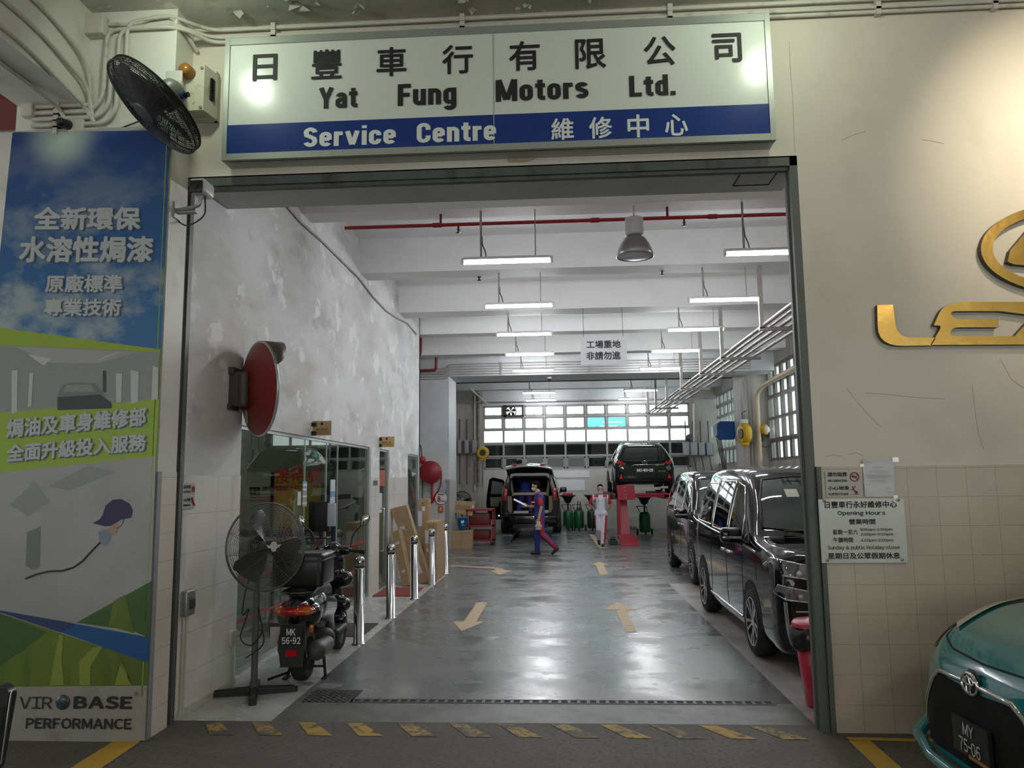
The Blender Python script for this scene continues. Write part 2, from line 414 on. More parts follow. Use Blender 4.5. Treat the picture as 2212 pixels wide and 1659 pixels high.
asph = M('forecourt_asphalt', (.11,.1,.086), .75, var=[(1.3, (.15,.137,.118), .45, .7), (30, (.08,.073,.064), .5, .62), (55, (.24,.23,.21), .735, .75)], bump=(45, .12))
strip_t = grid_mat(M('pale_floor_tile', (.56,.56,.55), .25, var=(2.5, (.46,.46,.45), .4, .9), rvar=(3, .4, .6, .15, .35)), (0, 1), (.4, .4), (-2.155, .2), (.3,.3,.3), .003)
strip_r = grid_mat(M('pinkish_floor_tile', (.5,.46,.45), .25, var=(1.5, (.3,.28,.27), .45, .7)), (0, 1), (.6, .6), (1.7456, .2), (.25,.23,.22), .003)
steel = M('grey_steel_paint', (.1,.11,.1), .5, var=[(6, (.05,.05,.045), .5, .7, (1,1,.3)), (25, (.2,.2,.19), .7, .74)])
dark = M('black_gap', (.012,.012,.012), .8)
black = M('black_plastic', (.015,.015,.016), .4)
rubber = M('rubber', (.018,.018,.018), .75)
chrome = M('chrome', (.82,.82,.83), .08, 1)
stainless = M('polished_stainless', (.6,.6,.61), .14, 1)
alu = M('grey_aluminium', (.42,.43,.42), .4, .7)
frameg = M('grey_window_frame', (.3,.31,.3), .5)
pipewhite = M('painted_conduit', (.6,.58,.5), .5, var=(8, (.42,.4,.34), .55, .7))
pipegrey = M('grey_conduit', (.38,.37,.35), .5, var=(5, (.22,.21,.19), .5, .7))
red = M('red_paint', (.42,.02,.03), .4)
dred = M('dark_red_paint', (.2,.012,.016), .45)
card = M('cardboard', (.42,.29,.165), .8, var=(5, (.36,.245,.135), .4, .7))
cardd = M('printed_cardboard', (.3,.2,.11), .8)
ink = M('black_ink', (.015,.015,.015), .6)
paper = M('white_paper', (.8,.8,.82), .6)
tan = M('tan_road_paint', (.6,.45,.27), .6, var=(8, (.42,.32,.2), .5, .68))
yel = M('worn_yellow_paint', (.5,.32,.055), .7, var=[(4, (.36,.24,.06), .45, .6), (9, (.1,.09,.07), .52, .6)])
yelw = M('faded_yellow_paint', (.42,.28,.07), .7, var=[(5, (.1,.092,.075), .44, .56), (22, (.12,.1,.08), .5, .58)])
yel2 = M('yellow_bay_paint', (.58,.34,.04), .6, var=(8, (.4,.25,.05), .58, .7))
tube_em = M('lit_tube', (1,1,1), .5, em=((.97,.975,1), 135))
lampwhite = M('lamp_white', (.75,.75,.75), .4)
wglass = glass('clear_pane', (.88,.93,.91), .03)
gglass = glass('greenish_pane', (.66,.7,.66), .025)
dglass = glass('dark_pane', (.2,.22,.22), .04)
tglass = glass('teal_pane', (.35,.8,.78), .03)
# ------------------------------------------------------------------ setting
XL, XLJ, XR = -2.96, -2.88, 5.5
XO = 1.7456; XS = -2.155; YB = 22.3; ZC = 5.38; ZF = 5.35; ZT = 4.11; YP = -.271
fl = B()
def quad(b, x0, x1, y0, y1, z, m): b.add([(x0,y0,z),(x1,y0,z),(x1,y1,z),(x0,y1,z)], [(0,1,2,3)], m)
quad(fl, -14, 12, -16, .16, 0, 0)
quad(fl, XS, XO, .16, .68, 0, 2); quad(fl, XS, XO, .68, 9.35, 0, 1); quad(fl, XS, XR, 9.35, YB, 0, 1)
quad(fl, XO, XR, .16, 7.7, 0, 4); quad(fl, XO, XR, 7.7, 9.35, 0, 1)
quad(fl, -6, XS, .16, 9.35, 0, 3); quad(fl, -6, XS, 9.35, YB, 0, 1)
floor = struct(fl.obj('floor', [asph, conc, conc2, strip_t, strip_r]))
def flat(name, pts, mt, label, z=.003):
    b = B(); b.poly([V((p[0], p[1], z)) for p in pts]); o = b.obj(name, mt, floor); return lab(o, label)
flat('arrow_marking', [(-1.235,5.72),(-1.08,5.72),(-1.08,4.2),(-.97,4.2),(-1.18,3.57),(-1.375,4.2),(-1.235,4.2)], tan, 'tan painted arrow pointing out towards the doorway')
flat('arrow_marking', [(.75,5.73),(.97,5.06),(.825,5.04),(.825,3.53),(.7,3.53),(.7,5.04),(.535,5.06)], tan, 'tan painted arrow pointing into the garage, nearer one')
flat('arrow_marking', [(.753,11.2),(.945,10.58),(.825,10.57),(.825,8.95),(.68,8.95),(.67,10.57),(.567,10.58)], tan, 'tan painted arrow pointing into the garage, farther one')
flat('arrow_marking', [(-2.3,10.66),(-1.34,10.19),(-1.22,10.07),(-1.1,9.69),(-.97,9.69),(-1.17,8.98),(-1.39,9.63),(-1.27,9.66),(-1.37,9.98),(-2.3,10.48)], tan, 'tan painted curved arrow bending towards the doorway')
flat('lane_line', [(-2.45,12.3),(-1.2,12.1),(-1.2,12.03),(-2.45,12.2)], tan, 'faded tan line across the garage floor')
flat('lane_line', [(.93,14.4),(1.1,14.4),(1.0,19.5),(.85,19.5)], tan, 'faded tan line between the lift bays')
for k, (x, mt) in enumerate([(-2.55,yelw),(-2.2,yelw),(-1.85,yel),(-1.5,yel),(-1.13,yelw),(-.75,yelw),(-.4,yelw),(-.02,yelw),(.33,yel),(.68,yelw),(1.02,yel),(1.36,yelw)]):
    flat('hatch_marking', [(x-.09,.13),(x+.03,.13),(x+.25,-.16),(x+.08,-.16)], mt, 'worn yellow hatch stripe on the threshold')
flat('bay_line', [(1.87,-.1),(2.9,-.15),(2.9,-.22),(1.87,-.16)], yel2, 'yellow bay line along the wall foot')
flat('bay_line', [(1.86,-.17),(2.0,-.17),(1.98,-1.6),(1.82,-1.6)], yel2, 'yellow bay line running from the wall')
flat('bay_line', [(-3.07,-.29),(-2.88,-.29),(-2.82,-1.6),(-3.02,-1.6)], yel2, 'yellow bay line running from the pillar')
flat('drain_lid', [(.93,8.75),(2.05,8.75),(2.05,9.6),(.93,9.6)], M('steel_lid', (.085,.088,.088), .35, .3, var=(6, (.05,.05,.05), .5, .7)), 'dark steel lid set in the garage floor')
# facade right of the opening, above it, and the pillar on the left
wr = B()
wr.box((1.80,0,1.8),(12,.3,ZF)); wr.box((1.80,-.012,0),(12,.3,1.8), 1)
struct(wr.obj('wall_front', [paint, ftile]))
wl = B(); wl.box((-2.93,0,4.14),(1.80,.5,ZF)); wl.box((-2.93,.0,4.10),(1.80,.06,4.14)); struct(wl.obj('wall_front_lintel', [paint]))
# opening surround
jb = B()
jb.box((1.745,0.0,0),(1.80,.16,ZT)); jb.box((1.80,-.03,0),(1.832,0.02,1.8)); jb.box((1.73,.07,0),(1.75,.11,ZT)); jb.box((1.80,.16,0),(1.95,.3,ZT))
jb.box((-2.93,0,0),(-2.875,.14,ZT)); jb.box((-2.86,.05,0),(-2.875,.09,ZT))
jb.box((-2.93,0,ZT-.075),(1.80,.12,ZT)); jb.box((-2.93,.03,ZT-.1),(1.80,.08,ZT-.07))
struct(jb.obj('trim_1', [steel]))
# shutter housing behind the lintel, with its access panel
sh = B(); sh.box((-2.96,.12,4.12),(1.9,.75,4.6)); so = struct(sh.obj('ceiling_shutter_box', [M('shutter_box_paint', (.6,.61,.62), .6, var=(1.5, (.5,.5,.51), .45, .7))]))
p = [at(2, 4.117, x, y) for x, y in ((1603,368),(1685,363),(1660,398),(1584,401))]
hp = B(); hp.prism(p, (0,0,.004)); hp.obj('access_panel', [M('hatch_paint', (.55,.56,.57), .6, var=(9, (.35,.35,.35), .62, .7))], so)
he = B()
for i in range(4): he.tube([p[i]-V((0,0,.002)), p[(i+1) % 4]-V((0,0,.002))], .005, 4)
he.obj('panel_seam', [dark], so)
# pillar with the banner: front face y=YP
pl = B(); pl.box((-4.1,YP,0),(-2.865,.0,5.36)); pl.box((-4.1,0,0),(-2.93,.5,5.36))
pl.box((-2.866,YP+.04,0),(-2.858,.0,1.82), 1)
pl.box((-2.89,YP-.012,0),(-2.855,YP+.045,1.82), 2)
struct(pl.obj('wall_front_pillar', [jambpaint, ptile, M('grey_corner_guard', (.3,.31,.32), .5)]))
bk = B(); bk.box((-9,.25,0),(-4.1,.6,5.36)); bk.box((-9,.235,3.0),(-4.1,.26,3.06)); struct(bk.obj('wall_front_far', [jambpaint]))
cb = B(); cb.box((-4.07,-14,4.6),(-3.545,YP,5.36)); struct(cb.obj('ceiling_beam_forecourt', [jambpaint]))
cb = B(); cb.box((-9,-.3,4.66),(-4.1,.2,4.73)); struct(cb.obj('ceiling_beam_dark', [dred]))
oc = B(); oc.box((-14,-16,ZF),(12,.3,5.6)); struct(oc.obj('ceiling_forecourt', [oldceil]))
# unseen walls added round the forecourt to limit the light coming in
ow = B(); ow.box((-14,-16.2,0),(12,-16,1.0)); ow.box((-14,-16.2,3.6),(12,-16,5.4)); ow.box((11.8,-16,0),(12,.3,5.4)); ow.box((-14.2,-16,0),(-14,-6,5.4)); struct(ow.obj('wall_light_screen', [jambpaint]))
# garage
gl = B()
gl.box((XL-.1,.14,1.8),(XLJ,1.21,5.4), 0); gl.box((XL-.1,.14,0),(XLJ+.006,1.21,1.8), 1)
gl.box((XL-.12,1.21,2.27),(XL,10.65,5.4), 0)
gl.box((XL-.12,6.35,1.8),(XL+.01,6.93,2.27), 0); gl.box((XL-.12,6.35,0),(XL+.015,6.93,1.8), 1)
gl.box((XL-.12,7.68,1.8),(XL+.01,9.3,2.27), 0); gl.box((XL-.12,7.68,0),(XL+.015,9.3,1.8), 1)
gl.box((XL-.12,10.58,0),(XL,10.65,2.27), 0)
gl.box((-4.3,10.55,0),(XL,10.65,5.4), 0)
struct(gl.obj('wall_left', [plaster, wtile]))
g2 = B(); g2.box((-4.0,10.65,0),(-3.8,YB,5.4)); struct(g2.obj('wall_left_far', [soot]))
cl = B(); cl.box((-3.8,14.4,1.77),(-2.88,15.8,4.45)); cl.box((-3.8,14.395,0),(-2.875,15.8,1.77), 1); cl.box((-2.98,14.385,0),(-2.87,14.42,1.77), 2)
struct(cl.obj('column', [white_col, grid_mat(M('column_tile', (.55,.54,.51), .3), (0,2), (.3,.3), (-2.88,0), (.4,.4,.38), .002), M('corner_guard', (.25,.26,.26), .5)]))
gc = B(); gc.box((-4.0,.5,ZC),(XR+.2,YB+.2,5.6)); cei = struct(gc.obj('ceiling', [white_in]))
for (a, b_) in ((2.95,3.28),(5.6,6.03),(8.4,8.92),(10.6,10.98),(13.35,13.72)):
    q = B(); q.box((XL if a < 10 else -3.8, a, 4.85),(XR, b_, ZC)); q.obj('ceiling_beam', [white_in], cei)
for (a, b_, z) in ((14.45,15.75,4.45),(18.5,18.98,4.85),(21.0,21.45,4.85)):
    q = B(); q.box((-3.8, a, z),(XR, b_, ZC)); q.obj('ceiling_beam', [white_col], cei)
# back wall with its window opening
WX0, WX1, WZ0, WZ1 = -2.78, 4.62, 2.1, 4.42
bw = B()
bw.box((-4,YB,0),(WX0,YB+.2,5.4)); bw.box((WX1,YB,0),(XR+.2,YB+.2,5.4)); bw.box((WX0,YB,WZ1),(WX1,YB+.2,5.4), 1); bw.box((WX0,YB,0),(WX1,YB+.2,WZ0), 2)
struct(bw.obj('wall_back', [soot, white_col, grid_mat(M('back_wall_tile', (.5,.49,.46), .3, var=(1.5, (.42,.41,.38), .45, .7)), (0,2), (.3,.3), (0,0), (.38,.37,.35), .002)]))
pw = B()
pw.box((-3.8,YB-.35,0),(WX0-.12,YB,5.4)); pw.box((WX1+.1,YB-.35,0),(XR,YB,5.4)); struct(pw.obj('wall_back_piers', [soot]))
def panes(name, ax, off, u0, u1, zs, nu, frame_mt, pane_fn, bar=.03, dep=.06, sash=None):
    """window grid in the plane axis=off: frame as one mesh, each pane a child"""
    root = B(); us = [u0+(u1-u0)*i/nu for i in range(nu+1)]
    def P(u, d, z): return (off+d, u, z) if ax == 0 else (u, off+d, z)
    for u in us: root.box(P(u-bar, -dep, zs[0]), P(u+bar, dep, zs[-1]))
    for z in zs: root.box(P(u0-bar, -dep*.9, z-bar), P(u1+bar, dep*.9, z+bar))
    for j in range(len(zs)-1):
        if sash and sash[j]:
            for i in range(nu):
                a, b_, c, d = us[i]+bar, us[i+1]-bar, zs[j]+bar, zs[j+1]-bar; s = sash[j]
                root.box(P(a,-.03,c),P(b_,.03,c+s)); root.box(P(a,-.03,d-s),P(b_,.03,d)); root.box(P(a,-.03,c),P(a+s,.03,d)); root.box(P(b_-s,-.03,c),P(b_,.03,d))
    o = struct(root.obj(name, [frame_mt]))
    for j in range(len(zs)-1):
        for i in range(nu):
            mt = pane_fn(i, j)
            if mt is None: continue
            q = B(); q.box(P(us[i]+bar*.5, -.004, zs[j]+bar*.5), P(us[i+1]-bar*.5, .004, zs[j+1]-bar*.5)); q.obj('pane', [mt], o)
    return o
def bp(i, j):
    if j == 4 and i == 1: return None
    if j == 3 and i in (5, 6): return tglass
    return wglass if j >= 2 else dglass
w1 = panes('window_1', 1, YB+.08, WX0, WX1, [WZ0, 2.58, 3.05, 3.53, 4.0, WZ1], 10, frameg, bp, .035, .06, [.05,0,0,.035,.04])
lt = B()
for j, z in ((3, 3.6), (4, 4.07)):
    for i in range(10):
        if (i, j) == (1, 4): continue
        x = WX0+.74*(i+.5); lt.tube([(x,YB,z),(x+.05,YB-.05,z+.02),(x+.09,YB-.08,z+.05)], .008, 5)
lt.obj('window_latch', [black], w1)
# low wall / building outside, behind the dark panes
ob = B(); ob.box((-6,24.2,0),(8,24.5,3.04)); ob.box((-6,24.1,2.98),(8,24.5,3.06)); struct(ob.obj('wall_outside', [M('outside_wall', (.16,.165,.16), .8)]))
# right wall with two windows and the column between
rw = B()
RW = [(11.0, 15.3), (18.0, 22.1)]
ys = [.3, RW[0][0], RW[0][1], RW[1][0], RW[1][1], YB]
rw.box((XR,.3,0),(XR+.2,RW[0][0],5.4)); rw.box((XR,RW[0][1],0),(XR+.2,RW[1][0],5.4)); rw.box((XR,RW[1][1],0),(XR+.2,YB,5.4))
for a, b_ in RW: rw.box((XR,a,0),(XR+.2,b_,2.15)); rw.box((XR,a,4.6),(XR+.2,b_,5.4))
struct(rw.obj('wall_right', [soot]))
rc = B(); rc.box((5.02,15.45,0),(XR,17.1,5.4)); struct(rc.obj('column_right', [M('sooty_column', (.5,.48,.46), .7, var=[(1.6, (.2,.17,.15), .48, .75, (1.5,1.5,.4)), (3, (.62,.61,.6), .55, .75, (2,2,.5))])]))
panes('window_2', 0, XR+.06, RW[0][0], RW[0][1], [2.15,2.7,3.25,3.8,4.2,4.6], 7, M('brown_window_frame', (.17,.16,.15), .55), lambda i, j: wglass, .035, .05, [.04,0,0,.03,.03])
panes('window_3', 0, XR+.06, RW[1][0], RW[1][1], [2.15,2.7,3.25,3.8,4.2,4.6], 7, frameg, lambda i, j: wglass, .035, .05, [.04,0,0,.03,.03])
# reception room behind the left wall: floor shared, walls, ceiling, glass front
rr = B(); rr.box((-6,.3,0),(-5.8,10.55,3.0)); rr.box((-5.8,.3,2.9),(XL-.12,10.55,3.0)); rr.box((-5.8,.25,0),(XL-.1,.4,3.0)); rr.box((-5.8,5.3,0),(-3.35,5.4,2.9), 1); rr.box((-3.7,5.27,0),(-3.35,5.4,2.9), 1); rr.box((-5.8,6.1,0),(XL-.14,6.2,2.9), 1)
struct(rr.obj('wall_reception', [M('reception_wall', (.34,.34,.28), .6), M('reception_partition', (.3,.31,.25), .6)]))
area('reception_fill', (-4.5, 3, 2.85), (-4.5, 3.4, 0), 17, (.95, 1, .9), 1.2)  # both reception area lights are added to brighten the room behind the glass
area('reception_fill', (-4.4, 8, 2.85), (-4.4, 8, 0), 9, (.95, 1, .9), 1.0)
def shop(name, y0, y1, joints, mt):
    f = B(); f.box((XL-.06,y0,0),(XL-.02,y1,.05)); f.box((XL-.06,y0,2.235),(XL-.02,y1,2.27))
    f.box((XL-.06,y0,0),(XL-.03,y0+.02,2.27)); f.box((XL-.06,y1-.05,0),(XL-.01,y1,2.27))
    o = struct(f.obj(name, [alu])); js = [y0]+joints+[y1]
    for a, b_ in zip(js, js[1:]):
        q = B(); q.box((XL-.045,a+.006,.05),(XL-.035,b_-.006,2.235)); q.obj('pane', [mt], o)
    q = B()
    for j in joints: q.box((XL-.048,j-.008,.05),(XL-.03,j+.008,2.235))
    if joints: q.obj('glazing_joint', [M('pane_edge', (.45,.55,.52), .2)], o)
    return o
w4 = shop('window_4', 1.21, 6.35, [3.33, 4.18, 4.68], gglass)
w5 = shop('window_5', 9.3, 10.58, [], gglass)
d1 = shop('door_1', 6.93, 7.68, [], gglass)
q = B(); q.tube(bend([(XL,7.05,.62),(XL+.07,7.05,.62),(XL+.07,7.05,1.3),(XL,7.05,1.3)], .06), .014, 8); lab(q.obj('door_handle', [stainless], d1), 'tall stainless pull handle')
for z in (.46, .84): q = B(); q.box((XL-.033,1.3,z-.012),(XL-.031,6.2,z+.012)); lab(q.obj('safety_stripe', [red], w4), 'red safety stripe across the glass')
# ------------------------------------------------------------------ fluorescent battens
LP = [(3.05,1000,1191,566,'nearest the doorway in the left row'),(5.8,1045,1197,662,'second from the doorway in the left row'),(8.65,1070,1195,723,'third from the doorway in the left row'),(10.8,1091,1198,766,'fourth from the doorway in the left row'),
      (13.5,1105,1198,801,'fifth from the doorway in the left row'),(18.7,1127,1201,849,'second from the back windows in the left row'),(21.2,1135,1202,865,'nearest the back windows in the left row'),
      (3.05,1553,1712,548,'half hidden by the right door frame'),(5.8,1484,1645,649,'second from the doorway in the right row'),(8.65,1438,1568,713,'third from the doorway, right of the hanging notice'),(10.8,1405,1517,759,'fourth from the doorway in the right row'),
      (13.5,1379,1476,797,'fifth from the doorway in the right row'),(18.7,1346,1423,844,'second from the back windows in the right row'),(21.2,1334,1403,862,'nearest the back windows in the right row')]
lamp0 = None
for (Y, a, b_, y, w) in LP:
    l = at(1, Y, a, y); r = at(1, Y, b_, y); wx = r.x-l.x; cx = (l.x+r.x)/2; z = l.z
    if Y < 4 and a > 1500: cx = 2.42
    lb = 'lit fluorescent batten on two rods, '+w
    if lamp0 is None:
        lamp0 = thing('fluorescent_lamp', lb, 'ceiling lamp', (cx, Y, z), (0,0,0), 'fluorescent battens under the garage beams')
        h = B(); h.rbox((-.5,-.035,.012),(.5,.035,.05), .012); h.box((-.53,-.02,-.028),(-.5,.02,.045)); h.box((.5,-.02,-.028),(.53,.02,.045)); h.obj('housing', [lampwhite], lamp0, False)
        t = B(); t.cyl((-.5,0,-.012),(.5,0,-.012), .019, 12); t.obj('tube', [tube_em], lamp0, False)
        for sx, rr_ in ((-.3,.013),(.33,.006)):
            q = B(); q.cyl((sx,0,0),(sx,0,1), rr_, 8); o = q.obj('rod', [pipegrey], lamp0, False); o.location = (0,0,.05); o.scale = (1,1,4.85-z-.05)
        q = B(); q.tube(bend([(-.29,0,.3),(-.285,0,.2),(-.25,0,.12),(-.24,0,.05)], .05), .007, 6); q.obj('cable', [black], lamp0, False)
    else:
        o = dup(lamp0, (cx, Y, z), lb)
        for ch in o.children:
            if ch.name.startswith('rod'): ch.scale = (1,1,4.85-z-.05)
# high-bay lamp
hb = thing('high_bay_lamp', 'unlit bell-shaped high-bay lamp hanging by the red pipe', 'ceiling lamp', tuple(at(1, 3.05, 1372, 555)))
c = at(1, 3.05, 1372, 555); k = .01
q = B(); q.lathe([(.205,.0),(.215,.005),(.195,.075),(.165,.15),(.12,.215),(.085,.24),(.085,.25)], c, (0,0,1), 40); q.lathe([(.207,.0),(.185,.08),(.14,.16),(.09,.21),(.0,.215)], c, (0,0,1), 40)
q.obj('lamp_shade', [M('ribbed_aluminium_shade', (.36,.36,.36), .35, .8)], hb)
q = B(); q.lathe([(.2,.008),(.15,-.003),(0,-.01)], c, (0,0,1), 36); q.obj('cover_glass', [M('frosted_cover', (.75,.78,.77), .15)], hb)
q = B(); q.lathe([(.0,.25),(.1,.25),(.105,.27),(.105,.37),(.1,.385),(.105,.4),(.105,.45),(.09,.46),(0,.46)], c, (0,0,1), 28); q.obj('ballast_housing', [lampwhite], hb)
q = B(); q.cyl(c+V((0,0,.46)), V((c.x,c.y,4.85)), .012); q.obj('rod', [lampwhite], hb)
# sprinkler pipe
sp = thing('sprinkler_pipe', 'long thin red sprinkler pipe under the first garage beam', 'pipe', (0, 3.12, 4.7))
z0 = at(1, 3.12, 738, 493).z; zz = lambda x: z0
q = B(); q.tube([(-2.5,3.12,z0),(3.5,3.12,z0)], .022, 10)
for x in (-1.4,.45,1.8): q.cyl((x-.05,3.12,z0),(x+.05,3.12,z0), .03, 10)
q.obj('pipe', [red], sp)
for px in (952, 1442):
    x = at(1, 3.12, px, 480).x; q = B(); q.cyl((x,3.12,z0),(x,3.12,4.85), .014, 8); q.obj('hanger', [dred], sp)
for px in (990, 1478):
    x = at(1, 3.12, px, 485).x; q = B(); q.cyl((x,3.12,z0),(x,3.12,z0-.06), .012, 8); q.lathe([(.0,-.1),(.03,-.1),(.006,-.085),(.02,-.06),(.0,-.055)], (x,3.12,z0), (0,0,1), 12); q.obj('sprinkler_head', [dred], sp)
for px, py in ((1035,598),(1430,586)):
    p = at(2, 4.85, px, py); o = B(); o.cyl(p, p-V((0,0,.05)), .012, 8); o.cyl(p-V((0,0,.05)), p-V((0,0,.06)), .03, 10); o.cyl(p, p-V((0,0,.01)), .03, 10)
    tag(o.obj('ceiling_sprinkler', [black]), 'tiny dark sprinkler head under the second beam, '+('left one by the lamps' if px < 1200 else 'right one by the high-bay lamp'), 'sprinkler', 'sprinkler heads under the second beam')
# hanging notice
Y = 8.3; p = at(1, Y, 1255, 789); e = at(1, Y, 1353, 726)
hs = thing('hanging_notice', 'white hanging notice board with two lines of black characters', 'sign', ((p.x+e.x)/2, Y, p.z))
q = B(); q.box((p.x,Y-.008,p.z),(e.x,Y+.008,e.z)); q.obj('board', [M('notice_white', (.72,.73,.75), .5)], hs)
q = B(); writepx(q, '工場重地', Y-.011, 1267, 753, 1341, 736, 0, .025, True); writepx(q, '非請勿進', Y-.011, 1267, 778, 1341, 760, 0, .025, True); q.obj('lettering', [ink], hs)
q = B(); q.cyl((p.x+.06,Y,e.z),(p.x+.06,Y+.12,4.86), .004, 6); q.cyl((e.x-.06,Y,e.z),(e.x-.06,Y+.12,4.86), .004, 6); q.obj('hanging_wire', [black], hs)
# ------------------------------------------------------------------ shop sign
YS = -.16
sg = thing('shop_sign', 'long white and blue sign box with black lettering over the doorway', 'sign', (-.45, YS, 4.16))
SX0, SX1, SZ0, SZ1 = -2.525, 1.605, 4.165, 5.15
def sbox(b, x0, x1, z0, z1, y0, y1, m=0): b.box((x0,y0,z0),(x1,y1,z1), m)
q = B(); sbox(q, SX0, SX1, SZ0, SZ1, YS+.02, -.0); q.obj('back_box', [alu], sg)
q = B(); fw = .05
sbox(q, SX0, SX1, SZ1-fw*1.1, SZ1, YS-.012, YS+.03); sbox(q, SX0, SX1, SZ0, SZ0+fw, YS-.012, YS+.03); sbox(q, SX0-.002, SX0+.035, SZ0-.002, SZ1+.002, YS-.014, YS+.028); sbox(q, SX1-.035, SX1+.002, SZ0-.002, SZ1+.002, YS-.014, YS+.028)
q.obj('frame', [M('sign_frame_metal', (.4,.42,.38), .4, .5)], sg)
signw = M('sign_white', (.74,.77,.7), .22, spec=.7)
q = B(); sbox(q, SX0+.03, SX1-.03, SZ0+.03, SZ1-.05, YS, YS+.02)
q.obj('panel', [signw], sg)
zb = at(1, YS, 1068, 248).z
q = B(); sbox(q, SX0+.035, SX1-.035, SZ0+fw, zb, YS-.003, YS); q.obj('blue_band', [M('sign_blue', (.015,.045,.22), .25)], sg)
q = B(); x = at(1, YS, 1066, 150).x; sbox(q, x-.003, x+.003, SZ0, SZ1-.05, YS-.0045, YS); q.obj('panel_seam', [M('seam_grey', (.4,.42,.38), .6)], sg)
q = B(); T = YS-.006
for s, x0, y0, x1, y1 in (('日',545,118,598,175),('豐',672,108,738,172),('車',813,103,878,166),('行',955,98,1022,161),('有',1100,90,1167,154),('限',1243,85,1310,150),('公',1392,80,1461,143),('司',1540,73,1604,136)):
    writepx(q, s, T, x0, y1, x1, y0, 0, .018, True)
lab(q.obj('lettering', [ink], sg), 'black characters')
for s, x0, yb, x1, yt in (('Yat',688,235,772,190),('Fung',859,229,986,182),('Motors',1071,220,1272,173),('Ltd.',1360,209,1460,164)): q = B(); writepx(q, s, T, x0, yb, x1, yt, 0, 'hv'); lab(q.obj('lettering', [ink], sg), 'black word '+s)
lw = M('letter_white', (.75,.78,.74), .4)
for s, x0, yb, x1, yt in (('Service',655,318,855,276),('Centre',900,309,1072,266)): q = B(); writepx(q, s, T, x0, yb, x1, yt, 0, 'hv'); lab(q.obj('lettering', [lw], sg), 'white word '+s)
q = B()
for s, x0, y0, x1, y1 in (('維',1191,256,1240,303),('修',1273,253,1323,300),('中',1356,248,1403,298),('心',1437,247,1487,294)): writepx(q, s, T, x0, y1, x1, y0, 0, .02, True)
lab(q.obj('lettering', [lw], sg), 'white characters')
q = B(); p = at(1, -.004, 1090, 336); e = at(1, -.004, 1158, 350)
q.poly([(p.x,-.004,p.z),(p.x+.1,-.004,p.z+.005),(e.x-.02,-.004,p.z-.02),(e.x,-.004,e.z+.025),(e.x-.08,-.004,e.z),(p.x+.03,-.004,e.z+.005)])
tag(q.obj('paint_flake_patch', [M('bare_render', (.42,.34,.22), .8)]), 'tan patch of flaked paint under the sign box', 'paint patch')
# ------------------------------------------------------------------ conduits along the facade top
def run(name, label, pts, r, mt, group=None, clips=None, n=8, ben=.1):
    t = thing(name, label, 'conduit' if 'conduit' in name else 'pipe', pts[0], group=group)
    q = B(); q.tube(bend(pts, ben), r, n); q.obj('pipe', [mt], t)
    for c_ in clips or []:
        q = B(); q.box((c_[0]-.018, c_[1]-.028, c_[2]-r*1.9),(c_[0]+.018, c_[1]+.03, c_[2]+r*1.9)); q.obj('clip', [mt], t)
    return t
for k, (yo, zo, w) in enumerate(((-.035,5.305,'upper'),(-.03,5.245,'middle'),(-.03,5.205,'lower'))):
    lft = -2.86
    run('conduit', 'cream painted conduit along the top of the facade, %s of three' % w, [(-3.24-.06*k,YP-.03,4.75+.07*k),(-3.24-.06*k,YP-.03,zo-.06),(-2.9,YP-.03,zo-.03),(-2.83,-.2,zo-.02),(-2.7,yo,zo),(8 if k < 2 else 1.7,yo,zo)] if k < 2 else [(-3.4,YP-.03,4.7),(-3.4,YP-.03,zo-.02),(-2.9,YP-.03,zo-.02),(-2.8,-.2,zo),(-2.7,yo,zo),(8,yo,zo)],
        .0155, pipewhite, 'conduits along the facade top', [(x,yo,zo) for x in (-2.2,-.7,.9,2.45,3.3)])
run('conduit', 'cream painted conduit curving from the junction box over the pillar', [(-3.44,YP-.02,5.24),(-3.2,YP-.02,5.22),(-3.0,YP-.02,5.29),(-2.9,YP-.02,5.27),(-2.84,-.15,5.2),(-2.82,-.03,5.14)], .016, pipewhite)
jx = B(); jx.rbox((-3.56,YP-.09,5.13),(-3.4,YP,5.29), .008); tag(jx.obj('junction_box', [pipewhite]), 'small cream junction box at the top of the banner pillar', 'junction box')
# the bundle of conduits bending round under the beam at the left
for k in range(5):
    x = -3.62+.055*k; z = 4.585-.05*k
    run('conduit', 'cream conduit of the stacked bundle above the banner, %s' % ('topmost','second from the top','middle one','second from the bottom','lowest')[k],
        [(-3.95,YP-.03,z),(-3.55+.06*k,YP-.03,z),(-3.46+.055*k,YP-.03,z+.1),(-3.46+.055*k,YP-.03,5.0-.03*k)] if k in (1,2,3) else [(-3.97,YP-.03,z),(-3.5+.02*k,YP-.03,z)], 0.0165, pipewhite, 'stacked conduits above the banner', [(-3.75,YP-.03,z)], ben=.12)
bx = B(); bx.rbox((-4.02,YP-.07,4.5),(-3.93,YP,4.63), .008); tag(bx.obj('junction_box', [pipewhite]), 'small cream junction box at the left end of the stacked conduits', 'junction box')
for k, (x, z) in enumerate(((-3.53,5.02),(-3.53,4.84),(-3.535,4.66))):
    yb = YP-.04-.0*k
    run('conduit', 'cream conduit running along the forecourt beam, %s' % ('uppermost of three','middle of three','lowest of three')[k], [(x,-7,z),(x,-.75-.1*k,z),(x+.02,YP-.05,z-.12),(x+.04+.02*k,YP-.035,4.5-.03*k)], .015, pipewhite, 'conduits along the forecourt beam', [(x+.0,-1.4-.5*k,z),(x,-2.4,z)], ben=.2)
run('conduit', 'cream conduit under the forecourt beam bending down to the small camera', [(-3.75,-7,4.585),(-3.75,-.6,4.585),(-3.72,-.33,4.55),(-3.68,YP-.03,4.46),(-3.68,YP-.03,4.41)], .016, pipewhite)
